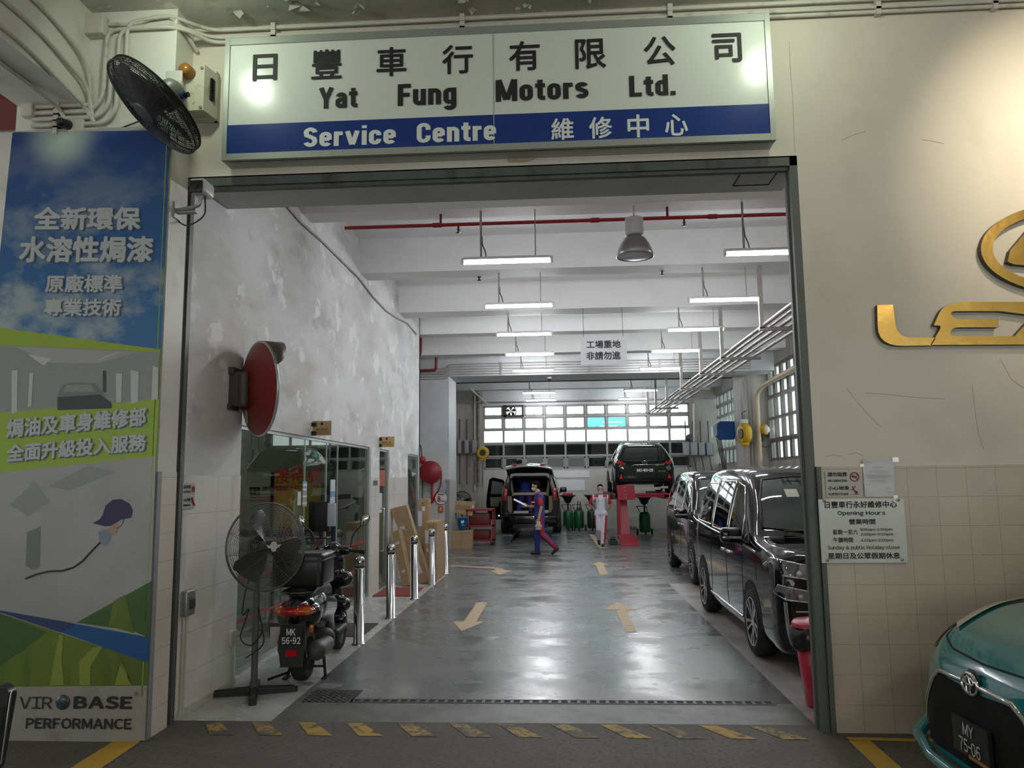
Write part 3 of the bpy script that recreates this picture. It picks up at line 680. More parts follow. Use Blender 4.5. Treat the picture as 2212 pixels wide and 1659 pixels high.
# small dome camera over the banner
p = at(1, YP-.03, 155, 273)
t = thing('security_camera', 'tiny black-eyed security camera above the banner', 'camera', tuple(p))
q = B(); q.rbox(p+V((-.02,-.02,-.05)), p+V((.1,.03,.05)), .01); q.obj('mount_box', [pipewhite], t)
q = B(); q.cyl(p+V((-.01,-.02,0)), p+V((-.03,-.09,-.01)), .036, 16); q.ell(p+V((-.03,-.09,-.01)), .034, 14); q.obj('lens_housing', [black], t)
# alarm box with amber lamp
t = thing('alarm_box', 'weathered white alarm box with an amber lamp beside the sign', 'alarm box', (-2.78, 0, 4.55))
rust = M('rusty_white_enamel', (.58,.56,.44), .55, var=[(6, (.36,.28,.15), .56, .75), (20, (.2,.16,.1), .68, .76)])
q = B(); q.prism([(-2.91,-.06,4.57),(-2.68,-.06,4.57),(-2.68,-.06,4.93),(-2.91,-.06,4.93)], (0,-.12,0)); q.prism([(-2.68,-.0,4.55),(-2.63,-.0,4.55),(-2.63,-.05,4.55),(-2.68,-.18,4.57)], (0,0,.37)); q.box((-2.93,-.06,4.55),(-2.64,0,4.95)); q.obj('housing', [rust], t)
q = B(); q.lathe([(.052,0),(.053,.02),(.045,.08),(.03,.093),(0,.098)], (-2.8,-.18,4.87), (0,-1,0), 20); lab(q.obj('amber_lamp', [M('amber_plastic', (.34,.15,.02), .25)], t), 'amber lamp')
q = B()
for i in range(14): q.box((-2.665,-.13,4.68+.013*i),(-2.638,-.08,4.684+.013*i), 0)
q.obj('grille', [dark], t)
q = B()
for x in (-2.89,-2.7):
    for z in (4.59,4.91): q.cyl((x,-.18,z),(x,-.188,z), .012, 8)
q.obj('screw', [M('rusty_screw', (.25,.2,.14), .6)], t)
# wall fan over the banner
fc = V((-2.80,-.66,4.36)); fn = (-RT*.56-UP*.74-FW*.40).normalized(); FR = .375
t = thing('wall_fan', 'black caged wall fan tilted down over the banner', 'fan', (-2.84, YP, 4.7))
fx = fn.orthogonal().normalized(); fy = fn.cross(fx)
def cage(b, c, n, R, dep, rings, spokes, r=.0022, hub=.09, m=0):
    a = n.orthogonal().normalized(); d = n.cross(a)
    prof = [(hub+(R-hub)*i/rings) for i in range(rings+1)]
    hh = lambda rr: dep*(1-((rr/R)**3))
    for rr in prof: b.tube([c+n*hh(rr)+(a*math.cos(u)+d*math.sin(u))*rr for u in [2*PI*i/40 for i in range(40)]], r, 4, m, closed=True)
    for i in range(spokes):
        u = 2*PI*i/spokes; b.tube([c+n*hh(rr)+(a*math.cos(u)+d*math.sin(u))*rr for rr in (hub, hub+(R-hub)*.4, hub+(R-hub)*.75, R)], r*1.2, 4, m)
fblk = M('fan_black', (.012,.011,.01), .45)
q = B(); cage(q, fc+fn*.02, fn, FR, .07, 26, 24, .0021); q.lathe([(.0,.085),(.07,.085),(.1,.08),(.1,.07),(0,.07)], fc+fn*.01, fn, 28); q.torus(fc+fn*.02, fn, FR, .007, 48); q.obj('front_guard', [fblk], t)
q = B(); cage(q, fc-fn*.03, -fn, FR, .07, 20, 24, .0023); q.torus(fc-fn*.03, fn, FR, .006, 48)
for i in range(5): q.torus(fc-fn*(.03-.012*i), fn, FR+.002, .003, 48, 5)
q.obj('rear_guard', [fblk], t)
def blades(b, c, n, R, nb, m=0, ph=0, tw=.5, wd=.55):
    a = n.orthogonal().normalized(); d = n.cross(a)
    for i in range(nb):
        u0 = 2*PI*i/nb+ph; vs = []; rr = [.16,.35,.6,.8,.93]; 
        for j, f in enumerate(rr):
            for k in range(5):
                s = -1+k/2; w = wd*(1.1-.25*f)*(1 if j < 4 else .75)
                u = u0+s*w*.5; vs.append(c+(a*math.cos(u)+d*math.sin(u))*R*f+n*(s*tw*.06+.008*(1-s*s)))
        fs = [(j*5+k, j*5+k+1, j*5+k+6, j*5+k+5) for j in range(4) for k in range(4)]
        b.add(vs, fs, m, True); b.add([v+n*.003 for v in vs], fs, m, True)
q = B(); blades(q, fc, fn, FR*.95, 4, 0, .3, .6, 1.25); q.cyl(fc-fn*.04, fc+fn*.04, .06, 20); q.obj('blades', [M('fan_blade_black', (.01,.01,.01), .5)], t)
mc = fc-fn*.1
q = B(); q.lathe([(.0,.13),(.05,.125),(.085,.1),(.1,.05),(.1,-.03),(.09,-.05)], mc-fn*.02, -fn, 24); q.obj('motor', [M('grey_motor', (.17,.165,.15), .4, var=(9, (.11,.1,.09), .5, .7))], t)
q = B(); e = mc+RT*.09-UP*.0-fn*.03; q.cyl(e, e+RT*.04-FW*.02, .026, 14); q.cyl(e+RT*.035-FW*.02, e+RT*.07-FW*.03, .018, 12, 1); lab(q.obj('pivot_knob', [M('blue_cap', (.03,.1,.35), .4), black], t), 'blue and black pivot knob')
q = B(); q.tube([mc-fn*.1, V((-2.81,-.3,4.72)), V((-2.86,YP+.1,4.74))], .03, 10); q.rbox((-2.93,YP-.02,4.64),(-2.8,YP+.0,4.84), .01); q.obj('wall_bracket', [M('white_bracket', (.6,.6,.55), .5)], t)
q = B(); q.tube([fc-fn*.05-UP*.18-RT*.08, V((-3.05,YP-.03,4.46)), V((-3.3,YP-.02,4.38))], .006, 6); q.obj('cord', [black], t)
# security camera on the left door jamb
p = at(1, -.3, 427, 402)
t = thing('security_camera', 'white bullet security camera on a bracket at the left door frame', 'camera', (-2.87, -.1, p.z-.1))
q = B(); q.rbox((-.06,-.02,-.05),(.06,.16,.06), .025, 0, Matrix.Translation(p)); q.obj('camera_body', [M('camera_white', (.62,.62,.6), .4)], t)
q = B(); q.rbox((-.05,-.035,-.06),(.05,-.015,.035), .02, 0, Matrix.Translation(p)); q.cyl(p+V((0,-.045,-.01)), p+V((0,-.03,-.01)), .022, 14); q.obj('lens_face', [black], t)
q = B(); q.tube(bend([p+V((0,.05,-.06)), p+V((0,.05,-.13)), V((-2.87,-.18,p.z-.14))], .03), .014, 8); q.box((-2.88,-.22,p.z-.2),(-2.85,-.12,p.z-.08)); q.box((-2.9,-.2,p.z-.16),(-2.7,-.15,p.z-.13)); q.obj('bracket', [alu], t)
q = B(); q.tube(bend([p+V((.02,.08,-.05)), p+V((.04,.06,-.2)), p+V((-.03,.04,-.27)), V((-2.8,-.15,p.z-.25)), V((-2.87,-.12,p.z-.2))], .06), .006, 6); q.obj('cable', [black], t)
# ------------------------------------------------------------------ banner on the pillar
YN = YP-.045
bt = thing('paint_banner', 'tall blue and green advertising banner on the left pillar', 'banner', (-3.45, YP, 0))
NX0, NX1, NZ1 = -4.08, -2.885, 4.39
sky = bpy.data.materials.new('printed_sky'); sky.use_nodes = True
nt = sky.node_tree; p_ = nt.nodes['Principled BSDF']; p_.inputs['Roughness'].default_value = .35; L = nt.links.new
g = nt.nodes.new('ShaderNodeNewGeometry'); sx = nt.nodes.new('ShaderNodeSeparateXYZ'); L(g.outputs['Position'], sx.inputs[0])
mr = nt.nodes.new('ShaderNodeMapRange'); mr.inputs[1].default_value = 2.9; mr.inputs[2].default_value = 4.3; L(sx.outputs[2], mr.inputs[0])
m1 = nt.nodes.new('ShaderNodeMix'); m1.data_type = 'RGBA'; m1.inputs[6].default_value = (.03,.15,.34,1); m1.inputs[7].default_value = (.012,.05,.2,1); L(mr.outputs[0], m1.inputs[0])
cl_ = noise(nt, g, 1.7, .50, .64, (1,1,1.4), 8)
# clouds gather along a band and at the foot of the picture
ad = nt.nodes.new('ShaderNodeMapRange'); ad.inputs[1].default_value = 4.1; ad.inputs[2].default_value = 2.75; ad.inputs[3].default_value = -.12; ad.inputs[4].default_value = .75; L(sx.outputs[2], ad.inputs[0])
mu = nt.nodes.new('ShaderNodeMath'); mu.operation = 'MULTIPLY'; mu.use_clamp = True; L(cl_, mu.inputs[0])
a2 = nt.nodes.new('ShaderNodeMath'); a2.operation = 'ADD'; a2.use_clamp = True; a2.inputs[1].default_value = .25; L(ad.outputs[0], a2.inputs[0]); L(a2.outputs[0], mu.inputs[1])
m2 = nt.nodes.new('ShaderNodeMix'); m2.data_type = 'RGBA'; m2.inputs[7].default_value = (.42,.47,.45,1); L(mu.outputs[0], m2.inputs[0]); L(m1.outputs[2], m2.inputs[6])
# printed sun burst near the top
vd = nt.nodes.new('ShaderNodeVectorMath'); vd.operation = 'DISTANCE'; q_ = at(1, YN, 135, 300); vd.inputs[1].default_value = tuple(q_); L(g.outputs['Position'], vd.inputs[0])
sr = nt.nodes.new('ShaderNodeMapRange'); sr.interpolation_type = 'SMOOTHSTEP'; sr.inputs[1].default_value = .33; sr.inputs[2].default_value = .0; L(vd.outputs['Value'], sr.inputs[0])
m3 = nt.nodes.new('ShaderNodeMix'); m3.data_type = 'RGBA'; m3.inputs[7].default_value = (.5,.6,.5,1); L(sr.outputs[0], m3.inputs[0]); L(m2.outputs[2], m3.inputs[6]); L(m3.outputs[2], p_.inputs['Base Color'])
bwhite = M('banner_grey_white', (.37,.37,.35), .4, var=[(1.5, (.31,.31,.3), .45, .7), (6, (.2,.19,.17), .68, .76)])
foot = M('banner_foot', (.33,.31,.27), .5, var=[(2.5, (.2,.18,.15), .5, .75), (9, (.14,.12,.1), .66, .76)])
lime = M('banner_lime', (.3,.42,.03), .4); leafd = M('banner_leaf_dark', (.05,.115,.02), .4); leafm = M('banner_leaf', (.13,.19,.015), .4, var=(2, (.09,.14,.012), .45, .6, (3,1,.6)))
leafl = M('banner_leaf_light', (.24,.3,.04), .4); bblue = M('banner_blue', (.0,.085,.27), .4); bnavy = M('banner_navy', (.02,.04,.14), .4)
hatp = M('banner_cap', (.03,.022,.075), .5); gunm = M('banner_gun', (.2,.24,.3), .4); skin_p = M('banner_skin', (.4,.25,.18), .5); g1 = M('banner_grey', (.27,.275,.265), .4); g2_ = M('banner_mid_grey', (.17,.18,.175), .4); g3 = M('banner_dark_print', (.04,.045,.045), .4)
bmats = [bwhite, sky, lime, leafd, leafm, leafl, bblue, bnavy, g1, g2_, g3, hatp, gunm, skin_p, foot, M('banner_bright', (.5,.51,.49), .4)]
q = B(); q.box((NX0,YN,0.0),(NX1,YP,NZ1), 0); q.box((NX1,YN-.002,.3),(NX1+.006,YP,NZ1), 2)
def pp(pts, m, d):
    q.poly([at(1, YN-d, x, y) for x, y in pts], m)
EDG = lambda y: (372-(y-280)*.0445, y)  # right edge of the banner in the photograph
pp([(27,286),(368,281),(348,757),(0,712),(-10,640)], 1, .001)
pp([(-8,708),(0,708),(347,755),(346,760),(-8,745)], 2, .002)
pp([(-12,745),(346,760),(340,865),(-14,895)], 8, .001)
# spray booth picture: ceiling, walls, panels, car
pp([(30,748),(300,760),(210,785),(105,783)], 0, .002)
for a in ([(25,800),(38,800),(37,890),(25,895)],[(64,805),(72,806),(68,876),(60,880)],[(110,745+30),(95,790),(80,780),(60,765)],[(282,800),(300,803),(298,868),(283,872)],[(250,806),(264,808),(262,868),(251,870)],[(330,790),(342,795),(341,862),(327,864)],[(205,780),(232,772),(262,758),(240,765)]): pp(a, 15, .003)
pp([(126,846),(136,830),(160,826),(205,828),(216,838),(230,862),(240,880),(125,882)], 9, .003)
pp([(124,858),(216,852),(240,870),(242,882),(124,886)], 10, .004); pp([(136,846),(142,832),(195,830),(206,846)], 8, .005)
pp([(222,800),(229,800),(229,848),(222,846)], 10, .003)
pp([(-14,893),(344,862),(337,985),(-14,1022)], 2, .002)
pp([(-14,1022),(337,985),(327,1255),(165,1345),(-14,1318)], 0, .001)
for a in ([(20,1090),(75,1040),(110,1085),(60,1115)],[(105,1050),(190,1005),(250,1020),(150,1060)]): pp(a, 8, .002)
pp([(58,1150),(88,1137),(86,1225),(72,1232),(55,1222)], 9, .002)
# cap, mask, spray gun, hose
cap = [(222,1112),(228,1092),(244,1079),(262,1078),(280,1088),(287,1103),(284,1118),(262,1122),(240,1136),(226,1137),(200,1130),(215,1122)]
pp(cap, 11, .003); pp([(240,1137),(256,1128),(252,1150),(243,1156),(226,1148)], 13, .003); pp([(212,1150),(225,1142),(240,1150),(236,1172),(225,1180),(215,1170)], 12, .004)
q.tube([at(1, YN-.004, x, y) for x, y in ((216,1172),(198,1190),(178,1212),(158,1226),(135,1233),(108,1234),(80,1240),(55,1250))], .007, 5, 10)
q.tube([at(1, YN-.004, x, y) for x, y in ((268,1120),(262,1135),(252,1142))], .002, 4, 10)
# leaves and blue swoosh
pp([(165,1345),(327,1255),(323,1378),(285,1362)], 3, .002); pp([(270,1285),(245,1298),(235,1352),(290,1368)], 4, .003)
pp([(-14,1320),(320,1430),(318,1481),(-14,1484)], 4, .001); pp([(-14,1320),(100,1365),(40,1410),(-14,1445)], 3, .003)
for a in ([(128,1370),(137,1373),(133,1425),(138,1480),(108,1480),(118,1420)],[(170,1430),(200,1400),(225,1392),(195,1440),(195,1480),(172,1480)],[(248,1480),(262,1425),(258,1440),(285,1480)]): pp(a, 5, .003)
pp([(-14,1316),(160,1347),(322,1377),(320,1432),(150,1372)], 6, .004); pp([(-14,1318),(140,1343),(165,1350),(130,1366)], 7, .005)
pp([(-14,1484),(318,1481),(313,1600),(-14,1600)], 14, .002)
q.obj('panel', bmats, bt)
silver = M('banner_letter', (.47,.49,.49), .4); shade = M('banner_letter_edge', (.1,.14,.17), .5)
q = B(); T = YN-.008
def ln(s, x0, yb, x1, yt, bold=.03, yr=None):
    q = B(); p = at(1, T, x0, yb); e = at(1, T, x1, yb if yr is None else yr); tp = at(1, T, x0, yt); ux = e-p
    write(q, s, p, ux, (0,0,1), ux.length, tp.z-p.z, 0, bold, True)
    write(q, s, p+V((.008,.002,-.008)), ux, (0,0,1), ux.length, tp.z-p.z, 1, bold, True); lab(q.obj('lettering', [silver, shade], bt), 'line of silver characters')
ln('全新環保', 72, 497, 303, 447, .036); ln('水溶性焗漆', 40, 567, 330, 510, .036); ln('原廠標準', 97, 632, 264, 593, .03); ln('專業技術', 94, 683, 261, 645, .03)
ln('焗油及車身維修部', 13, 947, 315, 905, .036, 920); ln('全面升級投入服務', 13, 999, 315, 960, .036, 974)
for a in (('VIR', T, 41, 1531, 112, 1505, 0, .004),('BASE', T, 158, 1531, 285, 1504, 0, .045),('PERFORMANCE', T, 55, 1574, 284, 1551, 0, .03),('®', T, 290, 1504, 299, 1494, 0, 0, True)): q = B(); writepx(q, *a); lab(q.obj('lettering', [ink], bt), 'black lettering')
q = B(); c = at(1, T, 135, 1517); q.lathe([(.0,.012),(.03,.01),(.048,.004),(.05,0)], c, (0,-1,0), 24); q.obj('round_emblem', [M('emblem_slate', (.05,.075,.09), .25)], bt)
# ------------------------------------------------------------------ right facade: gold lettering and notices
gold = M('gold_foil', (.86,.55,.15), .24, 1, bump=(5, .16)); gside = M('dark_letter_side', (.06,.045,.02), .5)
G0 = -.05
def gp(x, y): v = at(1, G0, x, y); return V((v.x, G0, v.z))
def gold_piece(name, pts, label):
    b = B(); P = [gp(*a) if not isinstance(a, V) else a for a in pts]
    b.prism(P, (0, .05, 0), 0, 1); o = b.obj(name, [gold, gside]); return tag(o, label, 'letter', 'gold letters on the right wall')
def rnd(pts, rs, n=6):
    P = [gp(*a) for a in pts]; out = []; N = len(P)
    for i in range(N):
        a, p, c = P[i-1], P[i], P[(i+1) % N]; r = rs.get(i, 0)
        if not r: out.append(p); continue
        s = p+(a-p).normalized()*min(r, (a-p).length*.48); e = p+(c-p).normalized()*min(r, (c-p).length*.48)
        for k in range(n+1):
            t = k/n; out.append(s*(1-t)**2+p*2*t*(1-t)+e*t*t)
    return out
gold_piece('gold_letter', rnd([(1895,659),(1929,658),(1938,729),(2022,729),(2012,746),(1897,748)], {2:.1, 5:.22}), 'gold foil letter L on the right wall')
# E: bowl with two arms, then the arm running on as an arrow head
E_ = rnd([(2017,703),(2040,652),(2225,652),(2225,680),(2160,672),(2050,672),(2062,689),(2157,690),(2157,707),(2058,707),(2050,726),(2192,726),(2225,690),(2225,744),(2010,745),(2036,703)], {1:.16, 5:.06, 6:.05, 9:.05, 10:.06, 15:.05})
gold_piece('gold_letter', E_, 'gold foil letter E on the right wall, cut by the picture edge')
b = B(); cx, cz = 3.67, 3.33; n = 64; ro = (.63,.335); ri = (.55,.27)
vs = []; 
for i in range(n):
    u = 2*PI*i/n
    for (rx, rz) in (ro, ri):
        for yy in (G0, 0): vs.append((cx+rx*math.cos(u), yy, cz+rz*math.sin(u)))
fs = []; ms = []
for i in range(n):
    j = (i+1) % n; a, c_ = 4*i, 4*j
    b.add([vs[a],vs[c_],vs[c_+2],vs[a+2]], [(0,1,2,3)], 0); b.add([vs[a],vs[c_],vs[c_+1],vs[a+1]], [(0,1,2,3)], 1); b.add([vs[a+2],vs[c_+2],vs[c_+3],vs[a+3]], [(0,1,2,3)], 1)
b.prism([(3.215,G0,3.24),(3.26,G0,3.22),(3.7,G0,3.17),(4.1,G0,3.17),(4.1,G0,3.24),(3.36,G0,3.25),(3.5,G0,3.5),(3.4,G0,3.5),(3.24,G0,3.32)], (0,.05,0), 0, 1)
tag(b.obj('gold_emblem', [gold, gside]), 'gold oval emblem above the gold letters, cut by the picture edge', 'emblem', 'gold letters on the right wall')
# notices
plate = M('pale_plate', (.46,.45,.42), .35); nred = M('notice_red', (.3,.03,.03), .5)
def notice(name, label, box, mt, Y=-.02, th=.006):
    p = at(1, Y, box[0], box[3]); e = at(1, Y, box[2], box[1])
    t = thing(name, label, 'sign', ((p.x+e.x)/2, Y, p.z)); b = B(); b.box((p.x,Y,p.z),(e.x,Y+th,e.z)); b.obj('plate', [mt], t); return t
t = notice('safety_notice', 'small grey no smoking and slippery floor notice on the right tiles', (1785,1018,1861,1073), plate, -.02)
T = -.0225
q = B(); writepx(q, '請勿吸煙', T, 1788, 1030, 1830, 1020, 0, .02, True); writepx(q, 'NO SMOKING', T, 1789, 1041, 1830, 1036, 0, .03); writepx(q, '小心地滑', T, 1789, 1059, 1834, 1050, 0, .02, True); writepx(q, 'SLIPPERY FLOOR', T, 1790, 1070, 1833, 1065, 0, .03); q.obj('lettering', [ink], t)
q = B(); c = at(1, T, 1846, 1030); q.torus(c, (0,1,0), .03, .0035, 28, 5, 0); q.tube([c+V((-.021,-.001,.021)), c+V((.021,-.001,-.021))], .0032, 5)
h = at(1, T, 1842, 1052); q.ell(h, (.006,.002,.006), 8); q.tube([h+V((.003,0,-.008)), h+V((.012,0,-.028)), h+V((.028,0,-.03)), h+V((.03,0,-.042))], .0045, 5); q.tube([h+V((.012,0,-.028)), h+V((.02,0,-.042)), h+V((.026,0,-.05))], .0045, 5); q.tube([h+V((-.012,0,-.014)), h+V((-.008,0,-.022)), h+V((.004,0,-.012)), h+V((.014,0,-.002)), h+V((.016,0,.008))], .003, 5); lab(q.obj('pictogram', [nred], t), 'red pictograms')
q = B(); q.box(c+V((-.02,-.0005,-.004)), c+V((.014,.0005,.004))); q.tube([c+V((.016,0,.004)), c+V((.02,0,.014)), c+V((.008,0,.018))], .0015, 4); q.tube([at(1,T,1837,1068), at(1,T,1857,1068)], .001, 4); q.obj('cigarette_mark', [ink], t)
t = thing('paper_notice', 'white printed sheet taped above the opening hours board', 'paper', tuple(at(1, -.02, 1898, 1072)))
q = B(); p = [at(1, -.022, x, y) for x, y in ((1868,1073),(1933,1073),(1930,990),(1863,990))]; nn = 8; vs = []
for j in range(nn+1):
    for i in range(nn+1):
        u, v = i/nn, j/nn; a = p[0].lerp(p[1], u).lerp(p[3].lerp(p[2], u), v); vs.append(a+V((0,-.004*math.sin(u*5+v*7)-.003*math.sin(v*13),0)))
q.add(vs, [(j*(nn+1)+i, j*(nn+1)+i+1, (j+1)*(nn+1)+i+1, (j+1)*(nn+1)+i) for j in range(nn) for i in range(nn)], 0, True); q.obj('sheet', [M('taped_sheet', (.6,.6,.63), .35)], t)
q = B()
random.seed(3)
for (x0, x1, y) in ((1871,1883,998),(1884,1911,1009),(1876,1925,1017),(1890,1925,1021),(1873,1925,1026),(1873,1924,1030),(1877,1916,1038),(1878,1885,1046),(1913,1927,1054),(1914,1926,1063)):
    for k in range(int((x1-x0)/4)):
        a = at(1, -.0305, x0+4*k, y); e = at(1, -.0305, x0+4*k+3.2, y+.9); q.box(a, V((e.x,a.y+.0005,e.z)))
q.obj('print', [M('grey_print', (.3,.3,.33), .6)], t)
q = B()
for (x, y, w, hh_) in ((1928,988,14,10),(1858,1002,8,6),(1930,1070,10,8)): a = at(1, -.032, x, y); e = at(1, -.032, x+w, y+hh_); q.box(a, V((e.x,a.y+.001,e.z)))
q.obj('tape', [glass('clear_tape', (.9,.9,.88), .12, .1)], t)
t = notice('opening_hours_board', 'white opening hours board screwed to the right wall tiles', (1776,1077,1952,1216), M('acrylic_white', (.6,.62,.58), .15), -.038, .012)
T = -.0395
q = B()
for s, x0, yb, x1, yt, fu, bo in (('日豐車行永好維修中心',1782,1098,1938,1083,1,.025),('Opening Hours',1809,1113,1913,1104,0,.03),('營業時間',1834,1133,1891,1121,1,.025),('星期一至六',1799,1155,1853,1144,1,.02),('9:00am-1:00pm',1858,1147,1928,1141,0,.014),('2:00pm-6:00pm',1859,1157,1930,1151,0,.014),('午膳時間',1800,1172,1843,1161,1,.02),('1:00pm-2:00pm',1860,1170,1930,1164,0,.014),('Sunday & public Holiday-close',1788,1187,1944,1179,0,.016),('星期日及公眾假期休息',1789,1208,1945,1194,1,.025)): q = B(); writepx(q, s, T, x0, yb, x1, yt, 0, bo, bool(fu)); q.obj('lettering', [ink], t)
for (x, y) in ((1780,1082),(1940,1080),(1787,1210),(1948,1209)):
    c = at(1, -.0385, x, y); q = B(); q.lathe([(.011,0),(.01,-.008),(0,-.01)], c, (0,1,0), 12); q.obj('screw', [alu], t)
# notice and small boxes inside the left jamb
t = thing('safety_notice', 'small grey no smoking and slippery floor notice inside the left door jamb', 'sign', (XLJ+.01, .3, 1.45))
X0 = XLJ+.012
a = at(0, X0, 392, 1100); e = at(0, X0, 421, 1043)
q = B(); q.box((X0,a.y,a.z),(X0+.004,e.y,e.z)); q.obj('plate', [plate], t)
q = B(); dy = e.y-a.y; dz = e.z-a.z
for s, v, hh_ in (('請勿吸煙',.78,.14),('NO SMOKING',.62,.08),('小心地滑',.28,.14),('SLIPPERY FLOOR',.1,.08)): write(q, s, (X0+.006,a.y+dy*.06,a.z+dz*v), (0,1,0), (0,0,1), dy*.55, dz*hh_, 0, .02, True)
q.obj('lettering', [ink], t)
q = B(); c = V((X0+.006,a.y+dy*.82,a.z+dz*.75)); q.torus(c, (1,0,0), dz*.1, .004, 20, 5); q.tube([c+V((0,-.02,.02)), c+V((0,.02,-.02))], .004, 5); c = c-V((0,0,dz*.48)); q.tube([c+V((0,-.02,.03)), c, c+V((0,.03,-.03))], .008, 5); lab(q.obj('pictogram', [nred], t), 'red pictograms')
t = thing('switch_box', 'small grey switch box with a conduit by the left door jamb', 'switch box', (XLJ, .17, .95))
a = at(0, XLJ+.05, 386, 1365); q = B(); q.rbox((XLJ,.16,.74),(XLJ+.06,.3,.93), .012); q.rbox((XLJ+.06,.2,.79),(XLJ+.075,.27,.87), .006, 1); q.obj('housing', [alu, M('dark_switch', (.06,.06,.06), .4)], t)
q = B(); q.tube([(XLJ+.02,.2,.74),(XLJ+.02,.2,.02)], .011, 8); q.tube([(XLJ+.02,.24,.74),(XLJ+.02,.24,.02)], .011, 8); q.obj('conduit', [pipewhite], t)
t = thing('wall_socket', 'small white socket low on the left wall by the glass', 'socket', (XLJ, 1.15, .3))
q = B(); q.rbox((XLJ,1.05,.34),(XLJ+.035,1.17,.47), .008); q.obj('socket_plate', [pipewhite], t); q = B(); q.tube([(XLJ+.02,1.12,.34),(XLJ+.02,1.12,.0)], .012, 8); q.obj('conduit', [pipewhite], t)
q = B(); q.box((XLJ,.16,0),(XLJ+.02,1.2,.05)); q.obj('baseboard_left', [pipewhite]); bpy.data.objects['baseboard_left']['kind'] = 'structure'
# convex mirror (its red back)
mc = V((-2.66,1.02,2.56)); vd = (mc-CAM).normalized(); rp = vd.cross(V((0,0,1))).normalized(); mn = (rp*.93+vd*.36).normalized(); R_ = .415
t = thing('convex_mirror', 'round red-backed traffic mirror bracketed to the left wall', 'mirror', (XLJ, 1.0, 2.56))
mredd = M('mirror_red', (.2,.015,.012), .4, var=[(3, (.16,.015,.015), .5, .7), (5, (.04,.015,.012), .66, .7)])
q = B(); q.lathe([(0,-.10),(.1,-.095),(.25,-.07),(.36,-.03),(R_,.0)], mc, mn, 48); q.obj('back_shell', [mredd], t)
q = B(); q.torus(mc+mn*.008, mn, R_, .013, 56, 8); q.obj('rim', [M('mirror_rim', (.5,.5,.5), .3, .5)], t)
q = B(); q.lathe([(R_-.01,.012),(.3,.04),(.15,.06),(0,.065)], mc, mn, 48); q.obj('mirror_face', [M('mirror_silver', (.9,.9,.9), .02, 1)], t)
uz = (V((0,0,1))-mn*mn.z).normalized(); uxx = mn.cross(uz)
q = B(); vs = []; n = 22
for i in range(n+1):
    u = PI*(.5-.36+.72*i/n); dr = uxx*math.cos(u)+uz*math.sin(u); s = math.sin(PI*i/n)
    vs += [mc+dr*(R_+.012), mc+dr*(R_+.012)+mn*(.03+.16*s**.6), mc+dr*(R_+.002)+mn*(.03+.16*s**.6), mc+dr*(R_+.002)]
q.add(vs, [(4*i+k, 4*i+(k+1) % 4, 4*i+4+(k+1) % 4, 4*i+4+k) for i in range(n) for k in range(4)], 0, True); q.obj('hood', [M('mirror_hood', (.06,.045,.035), .4)], t)
q = B(); bc_ = mc-mn*.08
q.tube([(XLJ,.99,2.56),bc_], .05, 4, sm=False); q.rbox((XLJ,.9,2.4),(XLJ+.16,1.03,2.7), .01); q.box((XLJ,.88,2.37),(XLJ+.03,1.06,2.42)); q.box((XLJ,.88,2.68),(XLJ+.05,1.06,2.74)); q.cyl((XLJ+.12,.93,2.42),(XLJ+.12,.93,2.68), .05, 12); q.obj('bracket', [M('bracket_grey', (.06,.055,.05), .5)], t)
q = B(); a = mc-mn*.073-uz*.2+uxx*-.1; q.prism([a-uxx*.03-uz*.09, a+uxx*.03-uz*.1, a+uxx*.03+uz*.06, a-uxx*.03+uz*.07], -mn*.004); q.obj('sticker', [M('old_sticker', (.4,.38,.34), .6)], t)
# cable running along the plaster wall
t = thing('wall_conduit', 'thin grey conduit snaking down the mouldy wall', 'conduit', (XL, 3, 4.7))
pts = [at(0, XL+.02, x, y) for x, y in ((612,436),(650,480),(700,525),(745,570),(775,600),(805,640),(835,672),(860,688),(880,698),(900,722))]
q = B(); q.tube(pts, .014, 6); q.obj('pipe', [pipegrey], t)
# two small projecting signs
sgt = M('tan_sign', (.52,.36,.17), .5); brn = M('brown_print', (.33,.14,.06), .6)
def proj_sign(px0, px1, y0, y1, Y, l1, l2, label):
    p = at(1, Y, px0, y1); e = at(1, Y, px1, y0); t = thing('projecting_sign', label, 'sign', (XL, Y, p.z), group='projecting signs on the left wall')
    q = B(); q.box((p.x,Y-.006,p.z),(e.x,Y+.006,e.z)); q.obj('board', [sgt], t)
    q = B(); w = e.x-p.x; h = e.z-p.z; write(q, l1, (p.x+w*.18,Y-.008,p.z+h*.32), (1,0,0), (0,0,1), w*.64, h*.2, 0, .01, True); write(q, l2, (p.x+w*.12,Y-.008,p.z+h*.13), (1,0,0), (0,0,1), w*.76, h*.12, 0, .01); q.ell((p.x+w*.5,Y-.008,p.z+h*.8), (w*.07,.004,w*.07), 12, 1); q.obj('lettering', [brn, ink], t)
    for f in (.16, .76):
        q = B(); q.rbox((XL,Y-.02,p.z+h*f-.025),(p.x+.05,Y+.02,p.z+h*f+.025), .008); q.obj('wall_clip', [black], t)
proj_sign(675, 716, 909, 941, 3.45, '接待處', 'RECEPTION', 'tan projecting reception sign over the glass front, nearer one')
proj_sign(819, 852, 943, 966, 6.95, '零件部', 'PARTS', 'tan projecting sign over the glass door, farther one')
